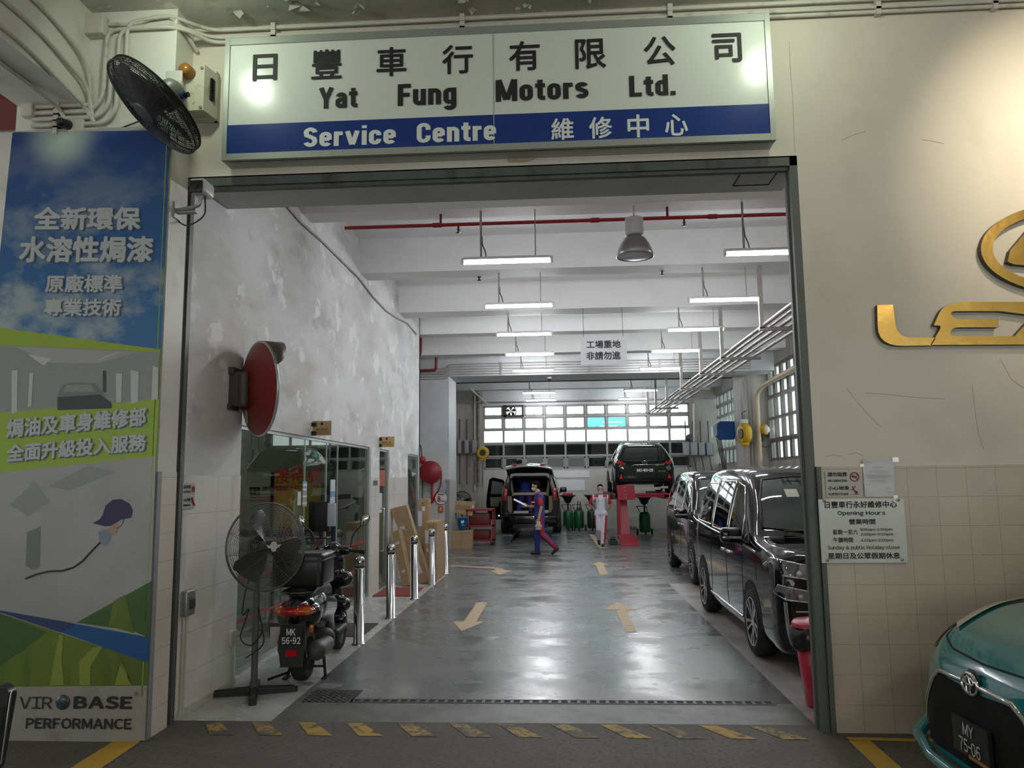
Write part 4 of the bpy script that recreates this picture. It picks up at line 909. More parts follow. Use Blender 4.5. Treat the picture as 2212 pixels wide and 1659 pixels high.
# ------------------------------------------------------------------ pedestal fan
fg = M('fan_grey', (.1,.105,.105), .45); wire = M('fan_wire', (.2,.2,.2), .35, .8)
t = thing('pedestal_fan', 'tall grey pedestal fan standing by the left door jamb', 'fan', (-2.567,.87,0))
bc = V((-2.567,.87,0)); hc = V((-2.46,.8,1.205)); n = V((.78,-.62,.05)).normalized(); R_ = .36
q = B()
for a in (20, 108, 195, 290):
    d = V((math.cos(math.radians(a)), math.sin(math.radians(a)), 0)); s = d.cross(V((0,0,1)))
    q.prism([bc+d*.02-s*.035, bc+d*.33-s*.03, bc+d*.35-s*.018, bc+d*.35+s*.018, bc+d*.33+s*.03, bc+d*.02+s*.035], (0,0,.035)); q.tube([bc+d*.03+V((0,0,.04)), bc+d*.32+V((0,0,.03))], [.03,.022], 8)
q.obj('base', [M('fan_base_black', (.02,.02,.022), .5)], t)
q = B(); q.cyl(bc+V((0,0,.03)), bc+V((0,0,.82)), .027, 16); q.cyl(bc+V((0,0,.05)), bc+V((0,0,.1)), .036, 16); q.cyl(bc+V((0,0,.8)), bc+V((0,0,1.1)), .02, 14); q.obj('pole', [fg], t)
q = B(); m_ = hc-n*.14; q.lathe([(0,.14),(.06,.13),(.09,.09),(.095,-.02),(.08,-.06),(0,-.06)], m_, -n, 24); q.tube([bc+V((0,0,1.08)), m_-V((0,0,.08)), m_], .03, 10); q.obj('motor', [black], t)
q = B(); cage(q, hc+n*.01, n, R_, .085, 22, 12, .0016, .05); q.torus(hc, n, R_, .006, 48); q.obj('front_guard', [wire], t)
q = B(); cage(q, hc-n*.02, -n, R_, .09, 14, 12, .0018, .08); q.torus(hc-n*.02, n, R_, .005, 48); q.obj('rear_guard', [wire], t)
q = B(); blades(q, hc-n*.02, n, R_*.92, 3, 0, 1.2, 1.0, .95); q.cyl(hc-n*.06, hc+n*.05, .05, 20); q.obj('blades', [M('fan_blade_dark', (.035,.035,.037), .35)], t)
q = B(); e = hc+n*.099; ux = V((0,0,1)).cross(n).normalized(); uz = n.cross(ux); q.prism([e+ux*a+uz*b_ for a, b_ in ((-.07,.015),(-.035,.01),(-.02,.035),(.0,.042),(.02,.035),(.035,.01),(.07,.015),(.045,-.012),(.03,-.012),(.018,-.038),(0,-.044),(-.018,-.038),(-.03,-.012),(-.045,-.012))], n*.004)
lab(q.obj('badge', [M('badge_white', (.6,.58,.58), .3)], t), 'white winged badge')
q = B(); ux = V((-.05,-.02,0))
q.tube(bend([bc+V((-.02,-.03,1.05)), bc+V((-.09,-.04,.8)), bc+V((-.1,-.05,.62)), bc+V((-.03,-.05,.72)), bc+V((-.12,-.05,.45)), bc+V((-.02,-.04,.38)), bc+V((.08,-.03,.5)), bc+V((.02,-.04,.75)), bc+V((.1,-.03,.4)), bc+V((-.06,-.05,.3))], .08), .0055, 6); q.obj('cord', [black], t)
# ------------------------------------------------------------------ scooter
t = thing('scooter', 'black motor scooter with a top box parked on its stand by the glass', 'scooter', (-2.30,1.30,0), (0,0,math.radians(2.5)))
gb = M('scooter_black', (.012,.012,.013), .15, coat=1); gm = M('scooter_matt_black', (.02,.02,.021), .5); gg = M('engine_grey', (.06,.06,.06), .5)
def wheel(name, c, R, w, par, ax=(1,0,0), rimmt=None, spokes=5, loc=False):
    q = B(); c = V(c); q.lathe([(R*.68,-w*.45),(R*.9,-w*.5),(R*.98,-w*.35),(R,0),(R*.98,w*.35),(R*.9,w*.5),(R*.68,w*.45)], c, ax, 32); o = q.obj(name, [rubber], par, False)
    r = B(); r.lathe([(R*.7,-w*.4),(R*.64,-w*.3),(R*.64,w*.3),(R*.7,w*.4)], c, ax, 32); a = V(ax).normalized(); e = a.orthogonal().normalized(); d = a.cross(e)
    for i in range(spokes):
        u = 2*PI*i/spokes; v = e*math.cos(u)+d*math.sin(u); r.tube([c, c+v*R*.66], [.02,.014], 6)
    r.cyl(c-a*w*.3, c+a*w*.3, R*.18, 16); r.obj('rim', [rimmt or gg], o, False); return o
wheel('wheel', (0,0,.235), .225, .12, t); wheel('wheel', (0,1.26,.235), .225, .11, t)
bl = blob([((0,-.2,.6),(0,.25,.62),.13,.15),((0,.2,.62),(0,.62,.55),.16,.15),((0,-.26,.66),(0,.2,.7),.1,.12),((-.08,-.15,.6),(.08,-.15,.6),.12,.12),((0,.55,.5),(0,.75,.33),.13,.1)], .016, 6); bl.obj('tail_body', [gb], t, False)
bl = blob([((0,-.12,.76),(0,.2,.75),.1,.12),((0,.2,.75),(0,.6,.7),.12,.1)], .018, 5); bl.obj('seat', [M('seat_vinyl', (.018,.018,.018), .45)], t, False)
q = B(); q.tube(bend([(-.1,.1,.8),(-.14,-.25,.79),(.14,-.25,.79),(.1,.1,.8)], .1), .017, 8); q.obj('grab_rail', [gb], t, False)
q = B(); q.rbox((-.23,-.22,.83),(.22,.2,1.12), .035); q.obj('top_box', [M('top_box_black', (.013,.013,.014), .3)], t, False)
tb = t.children[-1]; q = B(); q.rbox((-.235,-.225,1.045),(.225,.205,1.065), .006); q.box((.17,-.228,.85),(.19,-.22,1.11)); q.obj('lid_seam', [gm], tb, False)
q = B(); q.ell((0,-.285,.65), (.18,.085,.055), 28); o = q.obj('tail_light', [M('red_lens', (.4,.01,.006), .1, coat=1, var=(9, (.6,.05,.01), .5, .65))], t, False)
for s in (-1, 1): q = B(); q.ell((s*.125,-.325,.65), (.045,.035,.034), 16); q.obj('turn_signal', [M('orange_lens', (.55,.14,.01), .1, coat=1)], o, False)
q = B(); q.prism([(-.1,-.3,.56),(.1,-.3,.56),(.115,-.36,.4),(.09,-.36,.2),(-.09,-.36,.2),(-.115,-.36,.4)], (0,.02,0)); q.obj('mudguard', [gm], t, False)
q = B(); q.box((-.095,-.368,.37),(.095,-.362,.535)); pm = q.obj('number_plate', [M('plate_black', (.012,.012,.012), .4)], t, False)
q = B(); write(q, 'MK', (-.04,-.37,.46), (1,0,0), (0,0,1), .075, .055, 0, .02); write(q, '56-92', (-.08,-.37,.39), (1,0,0), (0,0,1), .16, .055, 0, .02); lab(q.obj('lettering', [paper], pm, False), 'white plate lettering')
q = B(); q.box((-.045,-.368,.29),(.05,-.36,.335)); q.obj('reflector', [M('red_reflector', (.6,.0,.01), .2)], t, False)
q = B(); q.rbox((-.2,-.31,.36),(-.1,-.3,.52), .004); lab(q.obj('tax_disc', [M('pale_sticker', (.5,.45,.44), .5)], t, False), 'pale square sticker')
q = B(); q.rbox((.12,-.28,.46),(.16,-.25,.53), .015); q.obj('reflector', [MT['orange_lens']], t, False)
bl = blob([((.17,-.2,.3),(.16,.2,.28),.085,.07),((.16,.2,.28),(.1,.5,.26),.05,.03)], .015, 4); bl.obj('exhaust', [gg], t, False)
bl = blob([((-.12,-.1,.3),(-.1,.35,.3),.08,.09),((-.1,.3,.3),(.1,.35,.3),.1,.1)], .018, 4); bl.obj('engine', [gm], t, False)
q = B(); q.tube([(-.12,.22,.25),(-.17,.12,.02)], .014, 8); q.tube([(.12,.22,.25),(.17,.12,.02)], .014, 8); q.tube([(-.17,.12,.1),(.17,.12,.1)], .01, 8); q.box((-.2,.06,0),(-.15,.16,.015)); q.box((.15,.06,0),(.2,.16,.015)); q.tube([(-.16,.12,.05),(-.3,-.02,.02)], .012, 8); q.obj('centre_stand', [gm], t, False)
q = B(); q.rbox((-.17,.58,.27),(.17,1.0,.33), .03); q.obj('floorboard', [gm], t, False)
bl = blob([((-.12,1.03,.5),(.12,1.03,.5),.07,.07),((-.1,1.0,.36),(.1,1.0,.36),.06,.06),((-.13,1.05,.75),(.13,1.05,.75),.08,.08),((0,1.08,.95),(0,1.12,.55),.1,.08)], .016, 6); bl.obj('leg_shield', [gb], t, False)
bl = blob([((0,1.02,1.03),(0,1.1,1.0),.1,.09),((-.15,1.0,1.04),(.15,1.0,1.04),.05,.05)], .014, 5); bl.obj('handlebar_cover', [gb], t, False)
for s in (-1, 1): q = B(); q.cyl((s*.34,.93,1.03),(s*.17,1.0,1.04), .018, 10); q.tube([(s*.2,1.04,1.03),(s*.33,1.0,1.0)], .007, 6); q.obj('grip', [rubber], t, False)
q = B(); q.tube([(0,1.08,.85),(0,1.26,.24)], .03, 8); q.obj('fork', [gg], t, False)
bl = blob([((0,1.08,.45),(0,1.3,.5),.07,.07),((0,1.3,.5),(0,1.5,.4),.07,.04)], .016, 4); bl.obj('front_fender', [gb], t, False)
for s in (-1, 1):
    q = B(); q.tube(bend([(s*.18,1.0,1.06),(s*.2,1.02,1.2),(s*.3,1.0,1.3)], .05), .007, 6); q.obj('mirror_arm', [black], t, False)
    o = t.children[-1]; q = B(); mt_ = Matrix.Translation((s*.33,.99,1.345))@Matrix.Rotation(s*.5, 4, 'Y'); q.ell((0,0,0), (.045,.018,.07), 18, 0, mt_); q.ell((0,-.006,0), (.04,.016,.063), 18, 1, mt_); q.obj('mirror', [black, M('mirror_glass', (.75,.73,.65), .08, .9)], o, False)
# ------------------------------------------------------------------ bollards
BW = ['nearest the doorway, beside the scooter', 'second from the doorway', 'third from the doorway, beside the red mat', 'fourth from the doorway, before the cartons', 'farthest from the doorway']
for k, y in enumerate((2.845,4.43,6.05,7.62,9.15)):
    lb = 'polished steel bollard with a domed cap, '+BW[k]
    if k == 0:
        b0 = thing('bollard', lb, 'bollard', (-2.205,y,0), (0,0,0), 'steel bollards along the tile edge')
        q = B(); q.lathe([(.075,0),(.075,.012),(.056,.016),(.056,.8),(.05,.805)], (0,0,0), (0,0,1), 32); q.obj('post', [stainless], b0, False)
        q = B(); q.lathe([(.046,.8),(.046,.83),(.058,.835),(.06,.87),(.055,.9),(.036,.925),(0,.932)], (0,0,0), (0,0,1), 32); q.obj('cap', [stainless], b0, False)
        q = B(); q.lathe([(.049,.79),(.049,.83)], (0,0,0), (0,0,1), 32); q.obj('neck', [M('dark_neck', (.08,.075,.075), .4, .6)], b0, False)
    else: dup(b0, (-2.205,y,0), lb)
# mats
def mat_(name, x0, x1, y0, y1, mt, label):
    q = B(); q.rbox((x0,y0,.001),(x1,y1,.012), .004); return tag(q.obj(name, [mt]), label, 'mat')
mat_('doormat', -2.9, -2.27, 6.3, 7.25, M('red_mat', (.26,.05,.04), .9, bump=(90, .3)), 'red doormat in front of the glass door')
mat_('doormat', -2.9, -2.27, 3.25, 4.05, M('grey_mat', (.075,.07,.065), .9, var=(2.5, (.14,.05,.04), .5, .7), bump=(90, .3)), 'worn grey doormat between the first two bollards')
# ------------------------------------------------------------------ cartons
def carton(label, px, Y, d, labels=(), marks=(), group='cartons by the left wall'):
    P = [at(1, Y, *p) for p in px]; t = thing('cardboard_box', label, 'box', (sum(p.x for p in P)/4, Y, max(0, min(p.z for p in P))), group=group)
    P = [V((p.x, Y, max(p.z, .002))) for p in P]
    q = B(); q.prism(P, (0,d,0)); q.obj('carton', [card], t)
    q = B(); m = [(P[i]+P[(i+1) % 4])/2 for i in range(4)]
    for (u, v, w, h_) in labels:
        ex = (P[1]-P[0]); ez = (P[3]-P[0]); o_ = P[0]+ex*u+ez*v+V((0,-.003,0)); q.add([o_, o_+ex*w, o_+ex*w+ez*h_, o_+ez*h_], [(0,1,2,3)])
    if labels: q.obj('paper_label', [M('carton_label', (.62,.62,.66), .6)], t)
    q = B()
    for (u, v, w, h_) in marks:
        ex = (P[1]-P[0]); ez = (P[3]-P[0]); o_ = P[0]+ex*u+ez*v+V((0,-.003,0)); q.add([o_, o_+ex*w, o_+ex*w+ez*h_, o_+ez*h_], [(0,1,2,3)])
    if marks: q.obj('printed_mark', [cardd], t)
    return t
carton('narrow carton leaning on the wall, lowest of the leaning ones', ((846,1150),(861,1144),(886,1264),(869,1268)), 7.42, .32, ((.1,.2,.7,.05),(.3,.72,.5,.05)))
carton('big flat carton leaning over the others by the glass door', ((843,1099),(877,1091),(929,1258),(906,1265)), 7.78, .22, ((.12,.25,.3,.05),(.15,.68,.3,.2)), ((.55,.28,.06,.12),(.72,.28,.06,.12),(.5,.42,.35,.01)))
carton('upright tall carton with two white labels by the fourth bollard', ((917,1128),(943,1128),(943,1262),(917,1262)), 8.05, .95, ((.05,.14,.85,.22),(.15,.44,.35,.06)), ((.3,.04,.5,.06),(.3,.64,.3,.05)))
carton('upright carton standing behind the others below the hose reel', ((903,1078),(925,1078),(925,1250),(903,1250)), 9.05, .3, ((.0,.16,.4,.2),(.4,.1,.3,.06)), ((.3,.04,.3,.05),))
carton('squat carton on the floor beyond the bollards', ((972,1148),(1018,1147),(1018,1186),(972,1186)), 14.55, .45, (), ((.55,.05,.1,.1),(.7,.05,.1,.1),(.82,.05,.1,.1)), 'cartons by the blue bucket')
carton('tilted flattened carton lying above the blue bucket', ((983,1083),(1026,1086),(1020,1115),(981,1108)), 15.5, .5, ((.88,.2,.08,.25),), ((.05,.3,.7,.4),), 'cartons by the blue bucket')
t = thing('bucket', 'blue plastic bucket with a white round mark on the squat carton', 'bucket', tuple(at(1, 14.8, 999, 1147)))
c = V((t.location.x, 14.8, .47)); q = B(); q.lathe([(0,0),(.105,0),(.14,.3),(.148,.3),(.148,.315),(.132,.315),(.1,.02),(0,.02)], c, (0,0,1), 28); q.obj('pail', [M('bucket_blue', (.01,.17,.5), .35)], t)
q = B(); q.lathe([(0,0),(.045,0)], c+V((.02,-.135,.21)), V((0,-1,.12)), 20); q.box(c+V((-.01,-.128,.12)), c+V((.06,-.124,.135))); q.obj('print', [M('bucket_print', (.5,.62,.7), .5)], t)
q = B(); q.torus(c+V((0,0,.3)), (0,1,.6), .146, .004, 20, 5, 0, (0, PI)); q.obj('handle', [alu], t)
t = thing('tool_trolley', 'dark red tool trolley with shelves behind the blue bucket', 'trolley', (-2.1,15.7,0))
q = B()
for x in (-2.55,-1.85):
    for y in (15.5,16.1): q.box((x-.02,y-.02,.08),(x+.02,y+.02,.95))
q.obj('frame', [dred], t)
for z in (.12,.5,.92): q = B(); q.box((-2.57,15.48,z),(-1.83,16.12,z+.05)); q.obj('shelf', [dred], t)
q = B(); q.rbox((-2.5,15.55,.55),(-1.95,16.0,.85), .02); q.rbox((-2.45,15.55,.17),(-1.95,16.0,.4), .02); q.obj('drawer', [M('dark_red_drawer', (.12,.01,.012), .45)], t)
for x in (-2.52,-1.88):
    for y in (15.53,16.07): q = B(); q.cyl((x-.02,y,.04),(x+.02,y,.04), .04, 14); q.obj('caster', [rubber], t)
t = thing('floor_fan', 'dark round floor fan standing behind the cartons', 'fan', (-2.9,17.6,.0))
c = V((-2.95,17.6,1.15)); q = B(); cage(q, c, V((.2,-1,0)).normalized(), .27, .08, 12, 12, .003); q.torus(c, (.2,-1,0), .27, .012, 36); q.obj('guard', [fblk], t)
q = B(); q.cyl(c, V((c.x,c.y,.05)), .02, 10); q.lathe([(.2,0),(.2,.03),(.03,.05)], (c.x,c.y,0), (0,0,1), 20); q.obj('stand', [fblk], t)
q = B(); blades(q, c+V((0,.05,0)), V((.2,-1,0)).normalized(), .25, 3, 0, .4); q.obj('blades', [fblk], t)
# ------------------------------------------------------------------ on the column: hose reel, bell, notices
t = thing('fire_hose_reel', 'big round dark red fire hose reel on the column', 'hose reel', (-3.36,14.39,1.0))
c = at(1, 14.2, 930, 1020); q = B(); q.lathe([(0,-.1),(.27,-.1),(.285,-.08),(.285,.08),(.27,.1),(0,.1)], c, (0,1,0), 48); q.obj('drum', [M('reel_red', (.26,.012,.02), .4)], t)
q = B(); q.torus(c+V((0,.12,0)), (0,1,0), .25, .03, 36, 8); q.tube(bend([c+V((.27,.1,-.05)), c+V((.24,.08,-.4)), c+V((.08,.05,-.62)), c+V((.06,.08,-.75))], .15), .018, 8); q.obj('hose', [dred], t)
q = B(); q.cyl(c+V((.02,.12,-.25)), c+V((.02,.12,-.8)), .03, 10); q.cyl(c+V((0,.05,0)), c+V((0,.19,0)), .08, 14); q.obj('supply_pipe', [red], t)
t = thing('fire_bell', 'small red fire bell with a dark pipe above the hose reel', 'bell', (-3.58,14.39,2.3))
c = at(1, 14.3, 912, 993); q = B(); q.lathe([(0,-.05),(.05,-.045),(.085,-.02),(.09,.03),(.06,.09)], c, (0,1,0), 24); q.obj('gong', [red], t)
q = B(); q.tube(bend([c+V((-.02,.06,.0)), c+V((-.03,.06,.3)), c+V((-.1,.06,.45)), c+V((-.1,.06,2.2))], .1), .012, 8); q.tube([c+V((0,.06,-.05)), c+V((0,.06,-1.6))], .012, 8); q.obj('pipe', [M('dark_pipe', (.05,.03,.03), .5)], t)
t = thing('speed_sign', 'round white speed sign with a red eight on the column', 'sign', (-3.1,14.38,1.25))
c = at(1, 14.37, 953, 1076); q = B(); q.cyl(c, c+V((0,.02,0)), .165, 36); q.obj('disc', [M('sign_disc', (.68,.68,.68), .4)], t)
q = B(); q.torus(c, (0,1,0), .163, .008, 40, 6); q.obj('rim', [M('dull_rim', (.16,.09,.1), .5)], t)
q = B(); write(q, '8', c+V((-.1,-.006,-.1)), (1,0,0), (0,0,1), .09, .15, 0, .05); lab(q.obj('lettering', [M('sign_red', (.4,.02,.03), .5)], t), 'red numeral')
q = B(); write(q, 'km', c+V((.01,-.006,-.1)), (1,0,0), (0,0,1), .1, .05, 0, .03); write(q, '時速限制', c+V((-.08,-.006,.075)), (1,0,0), (0,0,1), .16, .035, 0, .02, True); lab(q.obj('lettering', [ink], t), 'black lettering')
def tagbox(name, label, cat, px, Y, mt, th=.004, group=None, extra=None):
    p = at(1, Y, px[0], px[3]); e = at(1, Y, px[2], px[1]); b = B(); b.box((p.x,Y-th,p.z),(e.x,Y,e.z))
    return tag(b.obj(name, mt if isinstance(mt, list) else [mt]), label, cat, group)
t = thing('fire_point_sign', 'small red fire sign below the speed sign', 'sign', tuple(at(1, 14.38, 952, 1108)))
p = at(1, 14.38, 947, 1107); e = at(1, 14.38, 957, 1093); q = B(); q.box((p.x,14.37,p.z),(e.x,14.38,e.z)); q.obj('plate', [M('fire_sign', (.5,.06,.02), .5)], t)
q = B(); q.box((p.x+.035,14.366,p.z+.04),(e.x-.035,14.37,e.z-.03)); q.obj('pictogram', [M('fire_mark', (.6,.35,.2), .5)], t)
tagbox('paper_notice', 'white paper notice on the column left of the hose pipe', 'paper', (914,1045,932,1066), 14.385, M('grey_sheet', (.45,.45,.47), .6, var=(40, (.2,.2,.22), .55, .6)))
tagbox('paper_notice', 'bluish paper notice on the column right of the hose pipe', 'paper', (945,1043,964,1059), 14.385, M('blue_sheet', (.42,.45,.55), .6, var=(40, (.25,.28,.4), .55, .6)))
tagbox('switch_plate', 'grey switch plate on the tiled pier by the glass', 'switch', (806,1038,816,1049), 6.34, M('switch_grey', (.3,.3,.3), .5))
# ------------------------------------------------------------------ reception: board, lettering, stickers, desk
YR = 5.0
t = thing('reception_board', 'yellow and grey board behind the reception glass', 'board', (-3.9,YR,0))
q = B(); p = at(1, YR, 690, 1145); e = at(1, YR, 585, 1020); q.box((e.x,YR,p.z),(p.x,YR+.03,e.z), 0); p2 = at(1, YR, 590, 1145); e2 = at(1, YR, 505, 1020); q.box((e2.x,YR,p2.z),(p2.x,YR+.025,e2.z), 1)
q.obj('panel', [M('board_yellow', (.5,.44,.06), .5), M('board_grey', (.4,.4,.35), .5)], t)
q = B(); T = YR-.012
writepx(q, '美聯物業', T, 566, 1061, 622, 1050, 0, .02, True)
for k in range(3):
    p = at(1, T, 539+8*k, 1068); e = at(1, T, 545+8*k, 1053); q.box((p.x,T,p.z),(e.x,T+.003,e.z))
p = at(1, T, 539, 1056); e = at(1, T, 561, 1052); q.box((p.x,T,p.z),(e.x,T+.003,e.z))
for y in (1066,1074,1080,1090):
    p = at(1, T, 540, y+1.4); e = at(1, T, 600 if y < 1085 else 570, y); q.box((p.x,T+.002,p.z),(e.x,T+.004,e.z))
q.obj('lettering', [M('faded_ink', (.08,.08,.07), .6)], t)
YG = 4.3
t = thing('reception_lettering', 'big red reception characters hanging behind the glass', 'sign', tuple(at(1, YG, 640, 1062)))
q = B(); writepx(q, '接待處', YG, 592, 1046, 696, 1010, 0, .03, True); q.obj('lettering', [M('reception_red', (.5,.03,.015), .5)], t)
q = B(); writepx(q, 'RECEPTION', YG, 592, 1060, 696, 1049, 0, .03); q.obj('lettering', [MT['reception_red']], t)
def stick(label, px, Xp, mts):
    a = at(0, Xp, px[0], px[3]); e = at(0, Xp, px[2], px[1]); n = len(mts); b = B()
    for k, m in enumerate(mts): b.box((Xp,a.y,a.z+(e.z-a.z)*k/n),(Xp+.003,e.y,a.z+(e.z-a.z)*(k+1)/n), k)
    return tag(b.obj('glass_sticker', mts), label, 'sticker')
sb, so_, sw = M('sticker_blue', (.15,.35,.5), .5), M('sticker_orange', (.6,.2,.08), .5), M('sticker_white', (.62,.64,.68), .5)
stick('strip of small blue and orange stickers on the glass', (653,1040,663,1095), XL-.03, [so_, sw, sb, so_, sw, sb, so_, sw, sb, sw, sb])
stick('narrow white sticker beside the coloured sticker strip', (642,1062,650,1092), XL-.03, [sw, sw])
stick('tall white and blue sticker on the second glass joint', (713,1036,724,1087), XL-.03, [sw, sb, sw, sw])
stick('white sheet on the glass door beside the long handle', (818,1065,825,1108), XL-.03, [sw])
stick('orange red sticker high on the glass door', (818,1016,832,1050), XL-.03, [M('sticker_red', (.4,.08,.04), .5)])
t = thing('reception_desk', 'pale reception desk behind the glass', 'desk', (-3.9,3.9,0))
q = B(); q.rbox((-4.9,3.55,0),(-3.3,3.65,1.0), .01); q.rbox((-4.95,3.5,1.0),(-3.25,4.2,1.05), .01); q.obj('counter', [M('desk_pale', (.42,.46,.44), .5)], t)
t = thing('monitor', 'black monitor back on the reception desk', 'monitor', (-3.55,3.8,1.05))
c = at(1, 3.8, 692, 1135); q = B(); q.rbox((c.x-.14,3.76,1.14),(c.x+.12,3.8,1.5), .015); q.obj('screen', [black], t); q = B(); q.cyl((c.x,3.83,1.05),(c.x,3.83,1.3), .02); q.rbox((c.x-.1,3.75,1.05),(c.x+.1,3.92,1.07), .008); q.obj('stand', [black], t)
q = B(); q.rbox((c.x+.1,3.74,1.2),(c.x+.2,3.78,1.48), .012); q.obj('side_panel', [M('pale_device', (.55,.57,.65), .4)], t)
t = thing('air_conditioner', 'white air conditioner box high behind the glass', 'air conditioner', tuple(at(1, 4.75, 700, 972)))
p = at(1, 4.75, 685, 972); e = at(1, 4.75, 713, 944); q = B(); q.rbox((p.x,4.75,p.z),(e.x,5.2,e.z), .01); q.obj('casing', [M('ac_white', (.6,.63,.63), .5)], t)
q = B(); q.box((p.x+.02,4.745,p.z+.02),(e.x-.02,4.75,p.z+.05)); q.obj('outlet', [alu], t)
t = thing('potted_plant', 'small bushy green plant on the floor behind the glass by the scooter', 'plant', (-3.2,3.2,0))
q = B(); q.lathe([(0,0),(.11,0),(.14,.25),(.12,.25),(.1,.22),(0,.22)], (-3.2,3.2,0), (0,0,1), 20); q.obj('pot', [M('pot_brown', (.12,.08,.06), .6)], t)
q = B(); random.seed(5)
for k in range(150):
    d = V((random.gauss(0,1), random.gauss(0,1), random.gauss(0,1))).normalized(); c = V((-3.2,3.2,.78))+V((d.x*.16,d.y*.25,d.z*.42))*random.random()**.4; a = d.orthogonal().normalized()*.022; e = d.cross(a)*1; L_ = (d+V((0,0,.3)))*.08
    q.add([c-a, c+L_*.6+a*.3+e*.2, c+L_, c+L_*.5-a*1.3], [(0,1,2,3)])
q.cyl((-3.2,3.2,.2),(-3.2,3.2,.8), .012, 6); q.obj('foliage', [M('plant_leaf', (.04,.09,.03), .5)], t)
# ------------------------------------------------------------------ vehicles: bodies lofted through cross-sections
def loft(keys, n=70, k=30, capf=True, capr=True):
    """keys (y, zb, hw, zbelt, hwb, ztop, hwt): closed body around x=0; returns builder and the last ring"""
    b = B(); y0, y1 = keys[0][0], keys[-1][0]; ks = [(a[0], a[1:]) for a in keys]; rings = []
    for i in range(n+1):
        u = i/n; u = .5-.5*math.cos(PI*u); y = y0+(y1-y0)*u; zb, hw, zq, hb, zt, ht = spline(ks, y)
        pr = [(0,(0,zb)),(1,(hw*.86,zb)),(1.45,(hw*.97,zb+.05)),(2.2,(hw,zb+(zq-zb)*.45)),(3.2,(hb,zq)),(4.4,(ht+(hb-ht)*.12,zt-(zt-zq)*.16)),(4.9,(ht*.86,zt-.012)),(6,(0,zt))]
        h = [spline(pr, 6*j/k) for j in range(k+1)]
        rings.append([V((p[0], y, p[1])) for p in h]+[V((-p[0], y, p[1])) for p in h[-2:0:-1]])
    m = len(rings[0]); vs = [v for r in rings for v in r]
    b.add(vs, [(i*m+j, i*m+(j+1) % m, (i+1)*m+(j+1) % m, (i+1)*m+j) for i in range(n) for j in range(m)], 0, True)
    if capf: b.add(rings[0], [list(range(m))], 0, True)
    if capr: b.add(rings[-1], [list(range(m))], 0, True)
    return b, rings
carblack = M('car_paint_black', (.004,.004,.005), .1, coat=.7, spec=.25)
cardark = M('car_trim_black', (.012,.012,.012), .45)
cglass = M('car_glass_dark', (.012,.014,.014), .03, coat=1, spec=.8)
cshield = M('windscreen_glass', (.06,.075,.072), .03, coat=1, spec=.8)
clear = M('lamp_lens', (.3,.32,.34), .06, .55, coat=1)
cled = M('lamp_inner', (.75,.77,.8), .15, .6)
alloy = M('alloy_rim', (.5,.5,.51), .22, .9)
redlens = M('tail_lens', (.35,.008,.01), .1, coat=1)
redglow = M('glowing_reflector', (.8,.05,.03), .2, em=((1,.06,.03), 1.5))  # emission added so the bumper reflectors glow, though they are no lamps
def car_wheel(par, x, y, R, w, side, zc=None):
    c = (x, y, R if zc is None else zc); q = B()
    q.lathe([(R*.7,-w*.5),(R*.9,-w*.52),(R*.985,-w*.38),(R,0),(R*.985,w*.38),(R*.9,w*.52),(R*.7,w*.5)], c, (1,0,0), 36); o = q.obj('wheel', [rubber], par, False)
    q = B(); f = side*w*.5; c = V(c); q.lathe([(R*.72,f*.98),(R*.69,f*.9),(R*.66,f*.3),(0,f*.25)], c, (1,0,0), 36, 1); q.torus(c+V((f*.96,0,0)), (1,0,0), R*.7, R*.022, 36, 6)
    for i in range(10):
        u = 2*PI*i/10+(.1 if i % 2 else -.1); d = V((0, math.cos(u), math.sin(u))); p = V((0,-math.sin(u),math.cos(u)))
        q.prism([c+V((f*.75,0,0))+d*R*.1-p*R*.035, c+V((f*.92,0,0))+d*R*.69-p*R*.05, c+V((f*.92,0,0))+d*R*.69+p*R*.05, c+V((f*.75,0,0))+d*R*.1+p*R*.035], (f*.1,0,0))
    q.cyl(c+V((f*.5,0,0)), c+V((f*.9,0,0)), R*.15, 16); q.obj('rim', [alloy, cardark], o, False); return o
def circ(cy, cz, r, n=28): return [(cy+r*math.cos(2*PI*i/n), cz+r*math.sin(2*PI*i/n)) for i in range(n)]
def panel(t, bv, name, outs, ax, side, mt, off=.004, step=.08, trim=None, tr=.006, tname='window_trim'):
    if len(outs) > 1:
        for o in outs: r = panel(t, bv, name, [o], ax, side, mt, off, step, trim, tr, tname)
        return r
    q = B(); rings = [decal(q, bv, o, ax, off, 0, step, side) for o in outs]; o = q.obj(name, [mt], t, False)
    if trim:
        q = B()
        for r in rings:
            if len(r) > 3: q.tube(r, tr, 6, closed=True)
        q.obj(tname, [trim], o, False)
    return o
def line(t, bv, name, pl, ax, side, r, mt, off=.0):
    q = B()
    for pts in pl:
        o2 = [i for i in (0,1,2) if i != ax]; P = []
        for i in range(len(pts)-1):
            a, c = V(pts[i]), V(pts[i+1]); k = max(1, int((c-a).length/.06))
            P += [a+(c-a)*(j/k) for j in range(k)]
        P.append(V(pts[-1])); out = []
        for p in P:
            o = [0,0,0]; o[o2[0]] = p.x; o[o2[1]] = p.y; o[ax] = 9*side; d = [0,0,0]; d[ax] = -side
            h, nn, _, _ = bv.ray_cast(V(o), V(d))
            if h is not None: out.append(h+(nn if nn.dot(V(d)) < 0 else -nn)*off)
        if len(out) > 1: q.tube(out, r, 6)
    return q.obj(name, [mt], t, False)
